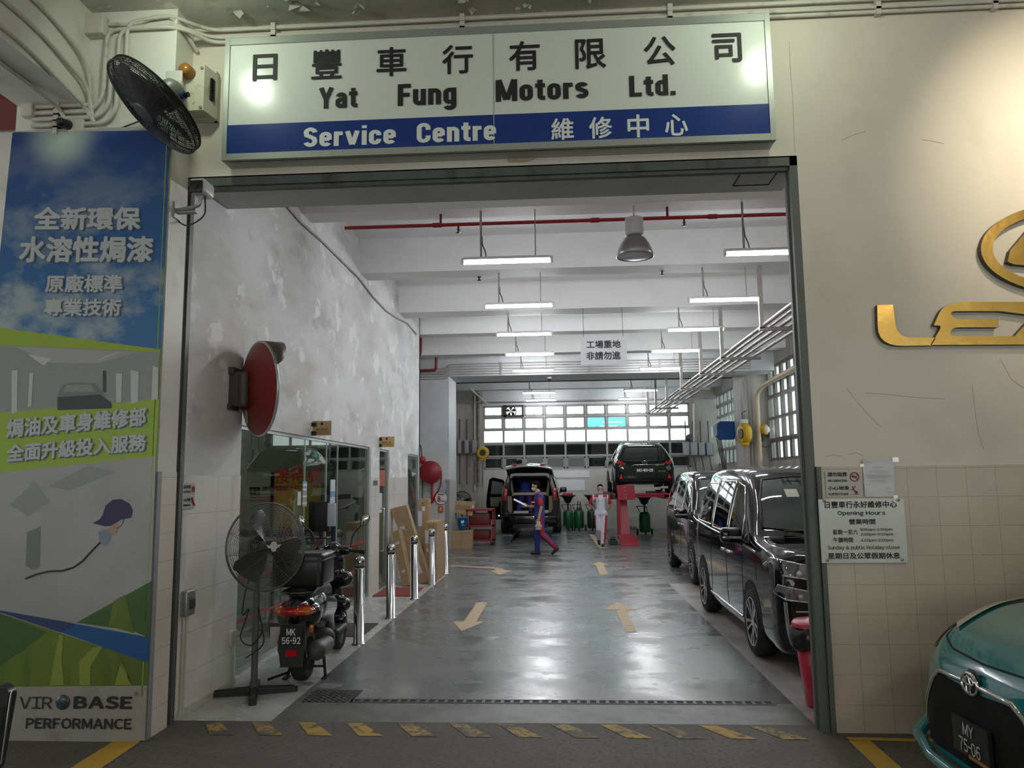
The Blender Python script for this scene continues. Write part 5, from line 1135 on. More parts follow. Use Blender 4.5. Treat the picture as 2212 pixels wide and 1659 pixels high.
# ---- black people carrier facing the doorway
VK = [(0,.27,.74,.82,.72,.98,.5),(.035,.21,.81,.88,.79,1.03,.57),(.13,.19,.86,.93,.845,1.07,.66),(.4,.19,.875,.96,.86,1.11,.74),(.72,.19,.88,.99,.865,1.14,.77),(.92,.19,.88,1.02,.865,1.2,.75),
      (1.25,.19,.88,1.04,.865,1.52,.69),(1.58,.19,.88,1.05,.865,1.74,.665),(1.95,.19,.88,1.06,.865,1.83,.67),(2.8,.19,.88,1.08,.865,1.86,.68),(3.6,.19,.88,1.1,.86,1.84,.67),(4.05,.2,.87,1.12,.85,1.79,.64),(4.22,.24,.84,1.1,.82,1.7,.6),(4.28,.32,.8,1.05,.78,1.5,.58)]
def make_van(label, loc):
    t = thing('people_carrier', label, 'car', loc, (0,0,0), 'black people carriers')
    b, _ = loft(VK); bv = bvh_of(b); b.obj('body', [carblack], t, False)
    for s in (-1, 1):
        panel(t, bv, 'wheel_arch', [circ(.95, .34, .385), circ(3.56, .34, .385)], 0, s, dark, .003, .1)
        panel(t, bv, 'side_window', [[(3.0,1.15),(3.02,1.66),(3.75,1.66),(4.0,1.5),(4.04,1.17)], [(2.1,1.12),(2.12,1.69),(2.93,1.69),(2.92,1.13)]], 0, s, cglass, .004, .08, chrome, .009)
        panel(t, bv, 'side_window', [[(1.33,1.1),(1.45,1.34),(1.72,1.63),(2.02,1.68),(2.02,1.11)]], 0, s, M('front_door_glass', (.02,.022,.022), .03, coat=1, spec=.8), .004, .08, chrome, .007)
        panel(t, bv, 'quarter_window', [[(1.03,1.08),(1.25,1.07),(1.37,1.3)]], 0, s, cshield, .004, .06, cardark, .006)
        line(t, bv, 'belt_trim', [[(.75,1.01),(1.3,1.05),(2.0,1.07),(3.0,1.1),(4.1,1.15)]], 0, s, .011, chrome, .004)
        line(t, bv, 'door_seam', [[(1.28,1.0),(1.3,.5),(1.38,.3)],[(2.07,1.68),(2.07,.3)],[(2.98,1.66),(2.98,.45),(3.1,.3)],[(1.3,.27),(3.15,.29)],[(.78,1.0),(.7,.75)]], 0, s, .004, cardark, .0)
        line(t, bv, 'sill_trim', [[(1.4,.3),(3.12,.32)]], 0, s, .012, chrome, .002)
        hx = s*.885
        for y in (1.9, 2.2): q = B(); q.rbox((hx-.02,y-.09,.9),(hx+.02,y+.09,.935), .012); q.obj('door_handle', [chrome], t, False)
        q = B(); mt_ = Matrix.Translation((s*.98,1.3,1.13)); q.rbox((-.11,-.06,-.075),(.11,.07,.085), .045, 0, mt_); q.tube([(s*.85,1.32,1.05),(s*.95,1.31,1.09)], .03, 8); o = q.obj('door_mirror', [carblack], t, False)
        q = B(); q.rbox((-.1,-.062,-.03),(.1,-.05,.0), .006, 0, mt_); q.obj('mirror_indicator', [clear], o, False)
        for y in (.95, 3.56): car_wheel(t, s*.79, y, .325, .2, s)
    panel(t, bv, 'windscreen', [[(-.73,1.23),(-.67,1.5),(-.58,1.7),(-.3,1.73),(.3,1.73),(.58,1.7),(.67,1.5),(.73,1.23),(.3,1.19),(-.3,1.19)]], 1, -1, cshield, .004, .08, cardark, .012, 'windscreen_trim')
    for xw in (-.55, .02): q = B(); q.tube([(xw,.88,1.2),(xw+.5,.86,1.21)], .01, 6); q.obj('wiper', [cardark], t, False)
    panel(t, bv, 'permit_sticker', [[(-.4,1.52),(-.27,1.52),(-.27,1.6),(-.4,1.6)]], 1, -1, M('permit_paper', (.6,.62,.5), .5), .008, .1)
    # nose
    for s in (-1, 1):
        panel(t, bv, 'headlamp', [[(s*.3,.9),(s*.55,.95),(s*.84,1.0),(s*.866,.93),(s*.8,.87),(s*.5,.83),(s*.32,.84)]], 1, -1, clear, .006, .05, chrome, .008, 'lamp_trim')
        panel(t, bv, 'lower_lamp', [[(s*.1,.69),(s*.5,.72),(s*.84,.79),(s*.865,.72),(s*.8,.67),(s*.45,.63),(s*.1,.62)]], 1, -1, clear, .008, .05, chrome, .008, 'lamp_trim')
        q = B()
        for x in (.5,.6,.68): 
            h, nn, _, _ = bv.ray_cast(V((s*x,-9,.89)), V((0,1,0))); q.ell(h+V((0,-.012,0)), .028, 12)
            h, nn, _, _ = bv.ray_cast(V((s*x,-9,.7)), V((0,1,0))); q.ell(h+V((0,-.014,0)), .02, 12)
        q.obj('lamp_projector', [cled], t, False)
        line(t, bv, 'grille_edge', [[(s*.8,.65),(s*.79,.45),(s*.77,.31),(s*.6,.27),(0,.26)]], 1, -1, .018, chrome, .01)
        h, nn, _, _ = bv.ray_cast(V((s*.66,-9,.34)), V((0,1,0))); q = B(); q.ell(h+V((0,-.02,0)), (.045,.03,.035), 14); q.obj('fog_lamp', [cled], t, False)
    panel(t, bv, 'grille', [[(-.76,.61),(.76,.61),(.74,.33),(.5,.29),(-.5,.29),(-.74,.33)]], 1, -1, cardark, .004, .08)
    line(t, bv, 'grille_bar', [[(-.73,z),(.73,z)] for z in (.57,.51,.45,.39)], 1, -1, .008, chrome, .012)
    line(t, bv, 'hood_trim', [[(-.45,.99),(0,.97),(.45,.99)],[(-.3,.9),(0,.88),(.3,.9)]], 1, -1, .014, chrome, .006)
    q = B(); h, nn, _, _ = bv.ray_cast(V((0,-9,.45)), V((0,1,0))); q.box(h+V((-.2,-.03,-.05)), h+V((.2,-.015,.06))); q.obj('number_plate', [MT['plate_black']], t, False)
    return t
van1 = make_van('large black people carrier behind the right door frame, nearest the doorway', (2.735,1.4,0))
dup(van1, (3.01,6.66,0), 'black people carrier parked behind the nearest one on the right')
# ---- dark SUV on the lift, tail towards the doorway
SK = [(0,.4,.62,.66,.62,.8,.5),(.05,.33,.75,.74,.75,.9,.58),(.16,.28,.82,.84,.81,1.04,.6),(.38,.25,.85,.92,.83,1.27,.57),(.62,.24,.855,.94,.84,1.4,.555),(1.0,.24,.855,.94,.84,1.45,.56),(2.0,.24,.85,.93,.84,1.47,.575),(2.6,.24,.85,.93,.84,1.41,.56),(3.1,.24,.85,.92,.83,1.12,.68),(3.5,.24,.85,.86,.82,.98,.7),(4.0,.26,.82,.74,.78,.88,.62),(4.25,.34,.7,.62,.66,.76,.5)]
SUV = (2.36,16.55,1.32)
t = thing('dark_suv', 'dark green-black SUV raised on the red lift with its tail to the doorway', 'car', SUV)
suvp = M('suv_paint', (.004,.009,.008), .1, coat=.7, spec=.25)
b, _ = loft(SK); bv = bvh_of(b); b.obj('body', [suvp], t, False)
panel(t, bv, 'rear_window', [[(-.6,.93),(-.5,1.3),(-.44,1.385),(.44,1.385),(.5,1.3),(.6,.93),(.3,.9),(-.3,.9)]], 1, -1, cglass, .004, .07, cardark, .008)
for s in (-1, 1):
    panel(t, bv, 'tail_lamp', [[(s*.5,.83),(s*.66,.9),(s*.79,.98),(s*.8,.86),(s*.68,.8)]], 1, -1, redlens, .007, .05)
    panel(t, bv, 'bumper_reflector', [[(s*.62,.42),(s*.72,.42),(s*.66,.56)]], 1, -1, M('red_glow_lens', (.65,.03,.015), .2), .008, .05)
    panel(t, bv, 'wheel_arch', [circ(.78,.34,.38), circ(3.25,.34,.38)], 0, s, dark, .003, .1)
    panel(t, bv, 'side_window', [[(.55,1.0),(.75,1.27),(1.2,1.34),(1.75,1.35),(1.75,1.0)],[(1.82,1.0),(1.82,1.35),(2.3,1.33),(2.85,1.02)]], 0, s, cglass, .004, .08, chrome, .008)
    q = B(); q.rbox((s*.88-.05,2.55,1.0),(s*.88+.14*s+.0,2.68,1.13), .03); q.obj('door_mirror', [suvp], t, False)
    for y in (.78, 3.25): car_wheel(t, s*.76, y, .35, .22, s)
    line(t, bv, 'roof_rail', [[(s*.52,.75),(s*.54,1.2),(s*.55,2.0),(s*.54,2.5)]], 2, 1, .016, alloy, .012)
panel(t, bv, 'spoiler', [[(-.5,1.39),(.5,1.39),(.46,1.42),(-.46,1.42)]], 1, -1, suvp, .02, .08)
panel(t, bv, 'rear_bumper', [[(-.72,.34),(.72,.34),(.66,.42),(-.66,.42)]], 1, -1, cardark, .006, .08)
line(t, bv, 'tailgate_trim', [[(-.36,.77),(-.3,.8),(.3,.8),(.36,.77)]], 1, -1, .009, chrome, .008)
h, nn, _, _ = bv.ray_cast(V((0,-9,.66)), V((0,1,0)))
q = B(); q.box((-.26,h.y-.02,.585),(.26,h.y-.008,.705)); pm = q.obj('number_plate', [MT['plate_black']], t, False)
q = B(); write(q, 'MO-80-09', (-.22,h.y-.024,.607), (1,0,0), (0,0,1), .44, .08, 0, .035); lab(q.obj('lettering', [paper], pm, False), 'white plate lettering')
h, nn, _, _ = bv.ray_cast(V((0,-9,.86)), V((0,1,0)))
q = B(); c = h+V((0,-.02,0)); q.tube([c+V((.065*math.cos(2*PI*i/24),.02*math.sin(2*PI*i/24)*-.5,.048*math.sin(2*PI*i/24))) for i in range(24)], .007, 6, closed=True); q.tube([c+V((.02,0,.04)), c+V((-.03,0,-.025)), c+V((.05,0,-.025))], .007, 6); q.obj('tail_emblem', [chrome], t, False)
q = B(); h, nn, _, _ = bv.ray_cast(V((.42,-9,.76)), V((0,1,0)))
for k in range(5): q.box(h+V((-.12+.05*k,-.02,.03)), h+V((-.085+.05*k,-.012,.06)))
write(q, 'LEXUS', h+V((-.05,-.03,-.16)), (1,0,0), (0,0,1), .2, .035, 0, .03); q.obj('lettering', [chrome], t, False)
# ---- people carrier on the left bay, tailgate and front door open
VL = (-.915,17.3,.17)
t = thing('people_carrier', 'black people carrier with raised tailgate and open front door on the left bay', 'car', VL, (0,0,0), 'black people carriers')
VR = [(4.28-k[0],)+k[1:] for k in VK][::-1]
VR[0] = (0,.3,.83,1.0,.81,1.76,.62); VR[1] = (.06,.24,.86,1.08,.83,1.8,.64)
b, rings = loft(VR, capf=False); bv = bvh_of(b)
ring = rings[0]; op = [V(p) for p in ((-.6,0,.58),(.6,0,.58),(.7,0,.75),(.68,0,1.1),(.55,0,1.6),(.48,0,1.66),(-.48,0,1.66),(-.55,0,1.6),(-.68,0,1.1),(-.7,0,.75))]
tri = geometry.tessellate_polygon([ring, op]); b.add(list(ring)+op, [list(f) for f in tri], 0)
b.obj('body', [carblack], t, False)
q = B(); n = len(op)
inn = [V((p.x*.97, 2.7, p.z)) for p in op]
q.add(op+inn, [(i, (i+1) % n, n+(i+1) % n, n+i) for i in range(n)], 0); q.poly(inn, 1)
q.tube(op, .025, 6, 2, closed=True)
for s in (-1, 1):
    q.prism([(s*.66,.05,.62),(s*.66,.5,.62),(s*.66,.5,1.0),(s*.66,.05,1.1)], (-s*.12,0,0), 0); q.rbox((s*.5,1.2,.6),(s*.08,1.7,1.35), .06, 1); q.tube([(s*.5,.05,1.1),(s*.56,.05,1.55)], .04, 8, 0)
q.obj('interior_trim', [M('beige_trim', (.17,.14,.095), .7), M('dark_seat', (.03,.03,.03), .7), cardark], t, False)
q = B(); q.rbox((-.5,.08,1.12),(.5,.16,1.2), .02); lab(q.obj('parcel_bar', [M('pale_beige_bar', (.33,.28,.2), .6)], t, False), 'pale beige crossbar')
q = B(); q.rbox((-.5,.1,.585),(-.05,.5,.66), .03); q.rbox((.25,.1,.585),(.55,.45,.68), .03); lab(q.obj('load_cover', [M('white_sheet_load', (.45,.45,.46), .6)], t, False), 'white sheets on the load floor')
# tailgate: curved slab swung up over the tail
q = B(); vs = []; nx = 16; P = [(0.05,1.84),(-.15,1.95),(-.4,2.02),(-.62,2.04),(-.72,2.0)]
for (y, z) in P:
    for i in range(nx+1):
        u = -1+2*i/nx; vs.append(V((u*(.66-.0*abs(y)), y+.06*u*u, z-.09*u*u)))
m_ = nx+1; fs = [(j*m_+i, j*m_+i+1, (j+1)*m_+i+1, (j+1)*m_+i) for j in range(len(P)-1) for i in range(nx)]
q.add(vs, fs, 0, True); q.add([v+V((0,0,-.07)) for v in vs], fs, 1, True); q.tube([vs[(len(P)-1)*m_+i]+V((0,0,-.035)) for i in range(m_)], .042, 8, 2)
o = q.obj('tailgate', [carblack, cardark, chrome], t, False)
for s in (-1, 1):
    q = B(); q.ell((s*.42,-.7,2.0), (.1,.05,.025), 12); q.obj('tailgate_lamp', [redlens], o, False)
    q = B(); q.tube([(s*.6,.02,1.5),(s*.58,-.3,1.86)], .012, 6); q.obj('gas_strut', [cardark], t, False)
for s in (-1, 1):
    q = B(); q.rbox((s*.72-.06,-.02,.95),(s*.72+.06,.08,1.33), .03); q.obj('tail_lamp', [redlens], t, False)
    q = B(); q.rbox((s*.63-.13,-.03,.38),(s*.63+.13,.02,.42), .01); q.obj('bumper_reflector', [redglow], t, False)
    panel(t, bv, 'wheel_arch', [circ(.72,.34,.385), circ(3.33,.34,.385)], 0, s, dark, .003, .1)
    for y in (.72, 3.33): car_wheel(t, s*.79, y, .325, .2, s)
    panel(t, bv, 'side_window', [[(.3,1.17),(.55,1.6),(1.3,1.66),(1.3,1.13)],[(1.37,1.13),(1.37,1.68),(2.15,1.67),(2.15,1.11)]], 0, s, cglass, .004, .09, chrome, .009)
    q = B(); q.rbox((s*.98-.11,2.9,1.15),(s*.98+.11,3.02,1.32), .04); q.tube([(s*.85,2.95,1.15),(s*.95,2.95,1.2)], .03, 8); q.obj('door_mirror', [carblack], t, False)
q = B(); q.rbox((-.8,-.06,.3),(.8,.1,.56), .05); q.box((-.5,-.02,.18),(.5,.1,.3)); q.obj('rear_bumper', [carblack], t, False)
q = B(); q.tube([(-.22,-.065,.5),(.5,-.065,.5)], .01, 6); q.obj('bumper_trim', [chrome], t, False)
# open front door, hinged at the front, seen from inside
q = B(); dy = 2.75
pts = [(-.9,dy,.3),(-1.42,dy-.25,.3),(-1.52,dy-.3,.75),(-1.5,dy-.28,1.1),(-1.42,dy-.25,1.6),(-1.3,dy-.2,1.66),(-1.0,dy-.05,1.58),(-.9,dy,1.3)]
q.prism(pts, (.03,.07,0)); od = q.obj('front_door', [carblack], t, False)
q = B(); q.prism([(-1.38,dy-.24,1.12),(-1.33,dy-.22,1.55),(-1.0,dy-.06,1.48),(-.98,dy-.05,1.12)], (.0,-.012,0)); q.obj('door_window', [M('door_glass_pale', (.13,.155,.14), .05, coat=1)], od, False)
q = B(); q.prism([(-1.38,dy-.245,.72),(-1.4,dy-.25,1.02),(-1.0,dy-.07,1.02),(-1.1,dy-.12,.85),(-1.15,dy-.13,.72)], (0,-.02,0)); q.obj('door_trim', [MT['beige_trim']], od, False)
q = B(); q.ell((-1.13,dy-.1,.42), .025, 10, 0); q.obj('door_light', [M('door_lamp', (.9,.8,.5), .4, em=((1,.75,.35), 4))], od, False)
# runways and drive-on ramps under it
t = thing('wheel_alignment_lift', 'low grey drive-on lift under the open people carrier', 'lift', (-.9,16.2,0))
pg = M('ramp_grey', (.13,.14,.145), .35, .4)
for x0, x1 in ((-1.95,-1.42),(-.3,.13)):
    q = B(); q.rbox((x0,17.0,.05),(x1,21.9,.17), .01); q.obj('runway', [pg], t)
    q = B(); q.prism([(x0,16.0-.55,.0),(x0,17.0,.15),(x0,17.0,.11),(x0,16.0-.5,0)], (x1-x0,0,0)); q.obj('ramp', [pg], t)
# ---- red lift under the SUV
t = thing('car_lift', 'red two-runway car lift holding the dark SUV', 'lift', (2.36,16.0,0))
lred = M('lift_red', (.3,.012,.025), .4); lplate = M('lift_plate_red', (.36,.03,.045), .5, var=(9, (.28,.03,.04), .45, .6))
for x0, x1 in ((1.3,1.9),(2.85,3.4)):
    q = B(); q.box((x0,16.3,1.17),(x1,21.2,1.32)); q.obj('runway', [M('lift_dark_red', (.11,.008,.012), .5)], t)
q = B(); q.box((1.5,16.3,1.22),(3.25,16.5,1.33)); q.box((1.9,16.26,1.28),(3.2,16.3,1.325)); q.obj('crossbeam', [lred], t)
for x in (1.72, 3.12):
    q = B(); q.prism([(x-.14,15.95,.1),(x+.13,15.95,.1),(x+.08,16.25,1.2),(x-.17,16.25,1.2)], (0,.1,0)); q.box((x-.2,16.0,.1),(x-.12,16.25,1.2)); q.obj('leg', [lred], t)
q = B(); p = [at(1, 15.9, x, y) for x, y in ((1332,1048),(1370,1048),(1373,1080),(1335,1080))]; q.prism(p, (0,.03,0)); o = q.obj('ramp_flap', [lred], t)
q = B()
for k in range(4):
    c = p[0].lerp(p[3], .15+.23*k)+V((.22,-.005,0)); q.box(c+V((-.03,-.004,-.008)), c+V((.03,.0,.008)))
q.obj('flap_slot', [M('slot_pale', (.4,.25,.25), .5)], o)
P = [at(2, 0, x, y) for x, y in ((1342,1180),(1381,1180))]
q = B(); q.prism([P[0]+V((0,0,.002)), P[1]+V((0,0,.002)), (1.98,15.9,.22), (1.5,15.9,.22)], (0,0,.03)); q.obj('entry_ramp', [lplate], t)
q = B(); q.box((1.25,15.3,.0),(1.45,15.9,.12)); q.cyl((1.28,15.6,.15),(1.42,15.6,.15), .06, 14); q.rbox((1.1,16.2,1.2),(1.4,16.4,1.36), .03); q.obj('lock_gear', [M('greasy_steel', (.05,.045,.045), .45, .6)], t)
q = B(); q.box((1.75,16.35,1.42),(2.75,16.6,1.5)); q.box((2.75,16.3,1.46),(2.95,16.36,1.52)); lab(q.obj('jack_beam', [M('pale_beam', (.35,.33,.3), .5)], t), 'pale jacking beam')
# ---- teal taxi at the right edge, nose to the left
TK = [(0,.2,.46,.44,.44,.65,.28),(.035,.17,.58,.54,.55,.72,.42),(.12,.16,.72,.64,.68,.8,.53),(.28,.16,.8,.73,.77,.89,.6),(.5,.16,.84,.8,.81,.97,.66),(.9,.16,.85,.88,.83,1.05,.7),(1.4,.16,.85,.93,.83,1.45,.6),(2.0,.16,.85,.95,.83,1.62,.58),(3.2,.16,.85,.97,.82,1.6,.57),(3.9,.2,.83,.95,.8,1.4,.55),(4.1,.3,.75,.85,.72,1.1,.5)]
t = thing('teal_taxi', 'teal car nosing in at the bottom right edge by the yellow line', 'car', (2.1,-1.36,0), (0,0,-PI/2+.02))
teal = M('teal_paint', (.0,.17,.18), .16, coat=1)
b, _ = loft(TK, 90, 36); bv = bvh_of(b); b.obj('body', [teal], t, False)
panel(t, bv, 'grille', [[(-.34,.635),(0,.615),(.34,.635),(.42,.58),(.6,.36),(.58,.225),(-.58,.225),(-.6,.36),(-.42,.58)]], 1, -1, M('grille_mesh', (.005,.005,.005), .6, spec=.2), .005, .05)
line(t, bv, 'grille_trim', [[(-.62,.32),(-.54,.45),(-.42,.6),(-.34,.645),(-.06,.655)],[(.06,.655),(.34,.645),(.42,.6),(.54,.45),(.62,.32)]], 1, -1, .014, chrome, .008)
h, nn, _, _ = bv.ray_cast(V((0,-9,.66)), V((0,1,0)))
q = B(); c = h+V((0,-.012,0))
def ov(c, a, b_, r, tilt=0): q.tube([c+V((a*math.cos(2*PI*i/28), -.006, b_*math.sin(2*PI*i/28))) for i in range(28)], r, 6, closed=True)
ov(c, .075, .052, .009); ov(c+V((0,-.004,.014)), .05, .018, .006); ov(c+V((0,-.008,-.004)), .02, .042, .006); q.obj('front_emblem', [chrome], t, False)
q = B(); q.lathe([(0,0),(.06,0),(.075,.012)], c+V((0,0,0)), (0,1,0), 28); q.obj('emblem_backing', [cardark], t, False)
h, nn, _, _ = bv.ray_cast(V((0,-9,.37)), V((0,1,0)))
q = B(); q.box((-.17,h.y-.035,.29),(.17,h.y-.012,.47)); pm = q.obj('number_plate', [MT['plate_black']], t, False)
q = B(); write(q, 'MY', (-.055,h.y-.039,.395), (1,0,0), (0,0,1), .1, .06, 0, .008); write(q, '75-06', (-.1,h.y-.039,.312), (1,0,0), (0,0,1), .2, .065, 0, .008); lab(q.obj('lettering', [M('plate_letter', (.5,.5,.48), .5)], pm, False), 'pale plate lettering')
q = B(); q.box((-.02,h.y-.037,.287),(.17,h.y-.034,.305)); lab(q.obj('plate_band', [M('plate_band_brown', (.25,.13,.04), .5)], pm, False), 'brown band')
for s in (-1, 1): panel(t, bv, 'headlamp', [[(s*.56,.74),(s*.66,.86),(s*.74,.98),(s*.77,.9),(s*.76,.78),(s*.68,.7)]], 1, -1, M('headlamp_cream', (.5,.48,.4), .12, coat=1), .012, .05)
for s in (-1, 1): panel(t, bv, 'headlamp_top', [[(s*.5,.2),(s*.64,.27),(s*.735,.45),(s*.765,.85),(s*.69,.85),(s*.58,.45)]], 2, 1, MT['headlamp_cream'], .012, .05)
line(t, bv, 'bonnet_seam', [[(-.6,.86),(-.52,.8),(-.35,.765),(0,.755),(.35,.765),(.52,.8),(.6,.86)]], 1, -1, .006, dark, .0)
q = B(); q.tube([(-.74,.13,.3),(-.66,.0,.21),(-.4,-.045,.17),(0,-.06,.165),(.4,-.045,.17),(.66,0,.21),(.74,.13,.3)], .035, 10); q.obj('front_lip', [teal], t, False)
for s in (-1, 1):
    panel(t, bv, 'wheel_arch', [circ(.78,.33,.36), circ(3.3,.33,.36)], 0, s, dark, .003, .1)
    for y in (.78, 3.3): car_wheel(t, s*.77, y, .31, .18, s)
    panel(t, bv, 'side_window', [[(1.3,1.02),(1.65,1.4),(2.1,1.5),(2.1,1.02)],[(2.17,1.02),(2.17,1.5),(3.2,1.46),(3.5,1.05)]], 0, s, cglass, .004, .1)
panel(t, bv, 'windscreen', [[(-.6,1.13),(-.5,1.5),(.5,1.5),(.6,1.13)]], 1, -1, cshield, .004, .1)
# ---- cream car whose black door mirror shows at the bottom left edge
t = thing('cream_car', 'cream car cut off at the bottom left edge with a black mirror', 'car', (-2.72,-2.95,0), (0,0,PI))
b, _ = loft([(k[0],)+tuple(k[1:4])+(k[4]*.98,)+tuple(k[5:]) for k in TK], 60, 24); bv = bvh_of(b); b.obj('body', [M('cream_paint_car', (.62,.58,.46), .25, coat=1)], t, False)
for s in (-1, 1):
    for y in (.78, 3.3): car_wheel(t, s*.77, y, .31, .18, s)
    panel(t, bv, 'wheel_arch', [circ(.78,.33,.36), circ(3.3,.33,.36)], 0, s, dark, .003, .1)
p = [at(1, -3.35, x, y) for x, y in ((-60,1474),(24,1474),(38,1490),(8,1662),(-100,1662))]
R_ = root_mtx(t).inverted()
q = B(); q.prism(bend([p[0],p[1],p[2],p[3],p[4]], .02), (0,-.05,0)); od = q.obj('door_mirror', [M('mirror_shell', (.02,.021,.022), .25)], t)
q = B(); pg_ = [at(1, -3.404, x, y) for x, y in ((-50,1486),(14,1486),(18,1500),(14,1526),(-50,1530))]; q.prism(pg_, (0,.003,0)); q.obj('mirror_glass', [M('dim_mirror', (.06,.065,.06), .15, .5)], od)
q = B(); q.tube([at(1, -3.405, x, y) for x, y in ((28,1490),(24,1500),(2,1650))], .0025, 6); q.obj('mirror_edge', [chrome], od)
q = B(); a = at(1, -3.4, -40, 1660); q.tube([a, V((-1.95,-3.4,a.z-.12))], .03, 8); q.obj('mirror_arm', [cardark], t)
# ------------------------------------------------------------------ people
skinm = M('skin', (.46,.28,.2), .55); hairm = M('black_hair', (.006,.006,.006), .85, spec=.1); maskm = M('mask_blue', (.42,.55,.66), .6); shoe = M('black_shoe', (.015,.015,.016), .5)
blue_c = M('coverall_blue', (.018,.03,.21), .7, bump=(25, .15)); red_c = M('coverall_red', (.42,.015,.025), .7); white_c = M('coverall_white', (.6,.61,.68), .7, bump=(25, .12))
def hand(sh, w, d, side, curl=.5, sc=1):
    """palm and five separate fingers from wrist w along d; side = direction of the thumb"""
    w, d, side = V(w), V(d).normalized(), V(side); side = (side-d*side.dot(d)).normalized(); nrm = d.cross(side)
    sh.append((w, w+d*.05, .024, .03)); 
    for i in (-1, 0, 1): sh.append((w+d*.03, w+d*.085+side*i*.024, .016, .014))
    for i, L_ in enumerate((.07,.08,.075,.058)):
        b_ = w+d*.088+side*(.033-.022*i); k = b_+d*L_*.5; e = k+(d*math.cos(curl)+nrm*math.sin(curl))*L_*.55
        sh += [(b_, k, .0095, .009), (k, e, .009, .0078)]
    b_ = w+d*.03+side*.03; k = b_+d*.035+side*.03; sh += [(b_, k, .012, .011), (k, k+d*.035+side*.005, .0105, .009)]
def headparts(sh, hc, f, up):
    """head, jaw, nose, brow and ears about centre hc, facing f"""
    hc, f, up = V(hc), V(f).normalized(), V(up).normalized(); r = f.cross(up).normalized(); up = r.cross(f)
    m = Matrix((( r.x, f.x, up.x, hc.x), (r.y, f.y, up.y, hc.y), (r.z, f.z, up.z, hc.z), (0,0,0,1)))
    sh.append(('e', (0,-.005,.02), (.074,.094,.095), m)); sh.append(('e', (0,.022,-.045), (.056,.066,.07), m)); sh.append(('e', (0,.07,-.085), (.028,.024,.022), m))
    sh.append((m@V((0,.088,.01)), m@V((0,.108,-.024)), .009, .014)); sh.append((m@V((-.04,.08,.022)), m@V((.04,.08,.022)), .012, .012)); sh.append((m@V((-.016,.086,-.058)), m@V((.016,.086,-.058)), .008, .008))
    for s in (-1, 1): sh.append(('e', (s*.075,-.008,-.01), (.012,.02,.032), m))
    return m
def faceparts(t, m, mask, chin=False):
    q = B()
    for s in (-1, 1): q.ell((s*.031,.083,.004), (.012,.007,.006), 10, 0, m)
    q.obj('eyes', [M('eye_dark', (.03,.02,.018), .3)], t)
    h = [('e', (0,-.022,.05), (.08,.092,.078), m), ('e', (0,-.045,.0), (.077,.066,.085), m), ('e', (0,.03,.095), (.06,.05,.025), m)]
    blob(h, .009, 4).obj('hair', [hairm], t)
    if mask:
        dz = -.075 if chin else -.04
        k = [('e', (0,.055 if not chin else .035,dz-.01), (.062,.058,.045), m), (m@V((-.03,.09-(.02 if chin else 0),dz)), m@V((.03,.09-(.02 if chin else 0),dz)), .02, .02)]
        bl = blob(k, .008, 4); bl.obj('face_mask', [maskm], t)
def shoes(t, feet):
    for a, b_ in feet:
        a, b_ = V(a), V(b_); bl = blob([(a, a.lerp(b_, .5), .046, .043), (a.lerp(b_, .5), b_, .043, .036)], .011, 3); bl.obj('shoe', [shoe], t)
# the mechanic walking left with papers and gloves (built facing -y, then turned to face -x)
LOC = V((-.52,12.74,0)); A = -PI/2; TM = Matrix.Translation(LOC)@Matrix.Rotation(A, 4, 'Z')
t = thing('person', 'person in blue and red coverall and face mask walking with papers and gloves', 'person', LOC, (0,0,A))
def T_(p): return TM@V(p)
def limb(ps, rs): return [(T_(ps[i]), T_(ps[i+1]), rs[i], rs[i+1]) for i in range(len(ps)-1)]
hc = (0,-.075,1.585); legR = [(-.085,0,.88),(-.09,-.07,.48),(-.09,-.06,.1)]; legL = [(.09,.01,.88),(.1,.06,.49),(.1,.36,.2)]
armL = [(.185,.0,1.37),(.24,.05,1.1),(.245,-.01,.86)]; armR = [(-.185,-.01,1.37),(-.21,-.02,1.09),(-.1,-.27,1.12)]
sh = limb(legR, [.07,.05,.04])+limb(legL, [.07,.05,.04])+limb(armL, [.045,.038,.028])+limb(armR, [.045,.038,.028])+limb([(0,0,.9),(0,-.01,1.15),(0,-.01,1.36),(0,-.04,1.5)], [.11,.1,.1,.05])+limb([(-.17,0,1.37),(.17,0,1.37)], [.05,.05])
dR = (T_((-.06,-.36,1.13))-T_(armR[2])); hand(sh, T_(armR[2]), dR, V((0,0,1)), .9); hand(sh, T_(armL[2]), T_((.245,-.03,.6))-T_(armL[2]), T_((.245,-1,.86))-T_(armL[2]), .7)
m = headparts(sh, T_(hc), T_((0,-1,-.25))-T_((0,0,0)), V((0,0,1))+V((-.2,0,0)))
blob(sh, .0085, 3).obj('body', [skinm], t)
cl_ = limb(legR, [.1,.075,.062])+limb(legL, [.1,.078,.065])+limb([armL[0],(.225,.035,1.17)], [.07,.062])+limb([armR[0],(-.205,-.015,1.16)], [.07,.062])+limb([(0,0,.9),(0,0,1.1),(0,-.005,1.32),(0,-.015,1.42)], [.13,.122,.13,.075])+limb([(-.15,0,1.37),(.15,0,1.37)], [.075,.075])+limb([(-.06,0,.9),(.06,0,.9)], [.12,.12])
b = blob(cl_, .012, 3); IV = TM.inverted()
def pc(c):
    p = IV@c
    if p.z < .92 and p.x > .095+.05*max(0,.5-p.z) and abs(p.y-(.01+(.88-p.z)*.13 if p.z > .49 else .06+(.49-p.z)*1.03)) < .05: return 1
    if p.x > .19 and 1.12 < p.z < 1.33: return 1
    if p.z > 1.36 and .08 < p.x < .2 and p.y > -.06: return 1
    return 0
paintby(b, pc).obj('coverall', [blue_c, red_c], t)
faceparts(t, m, True); shoes(t, [(T_((-.09,-.02,.05)), T_((-.09,-.2,.04))), (T_((.1,.4,.16)), T_((.1,.29,.05)))])
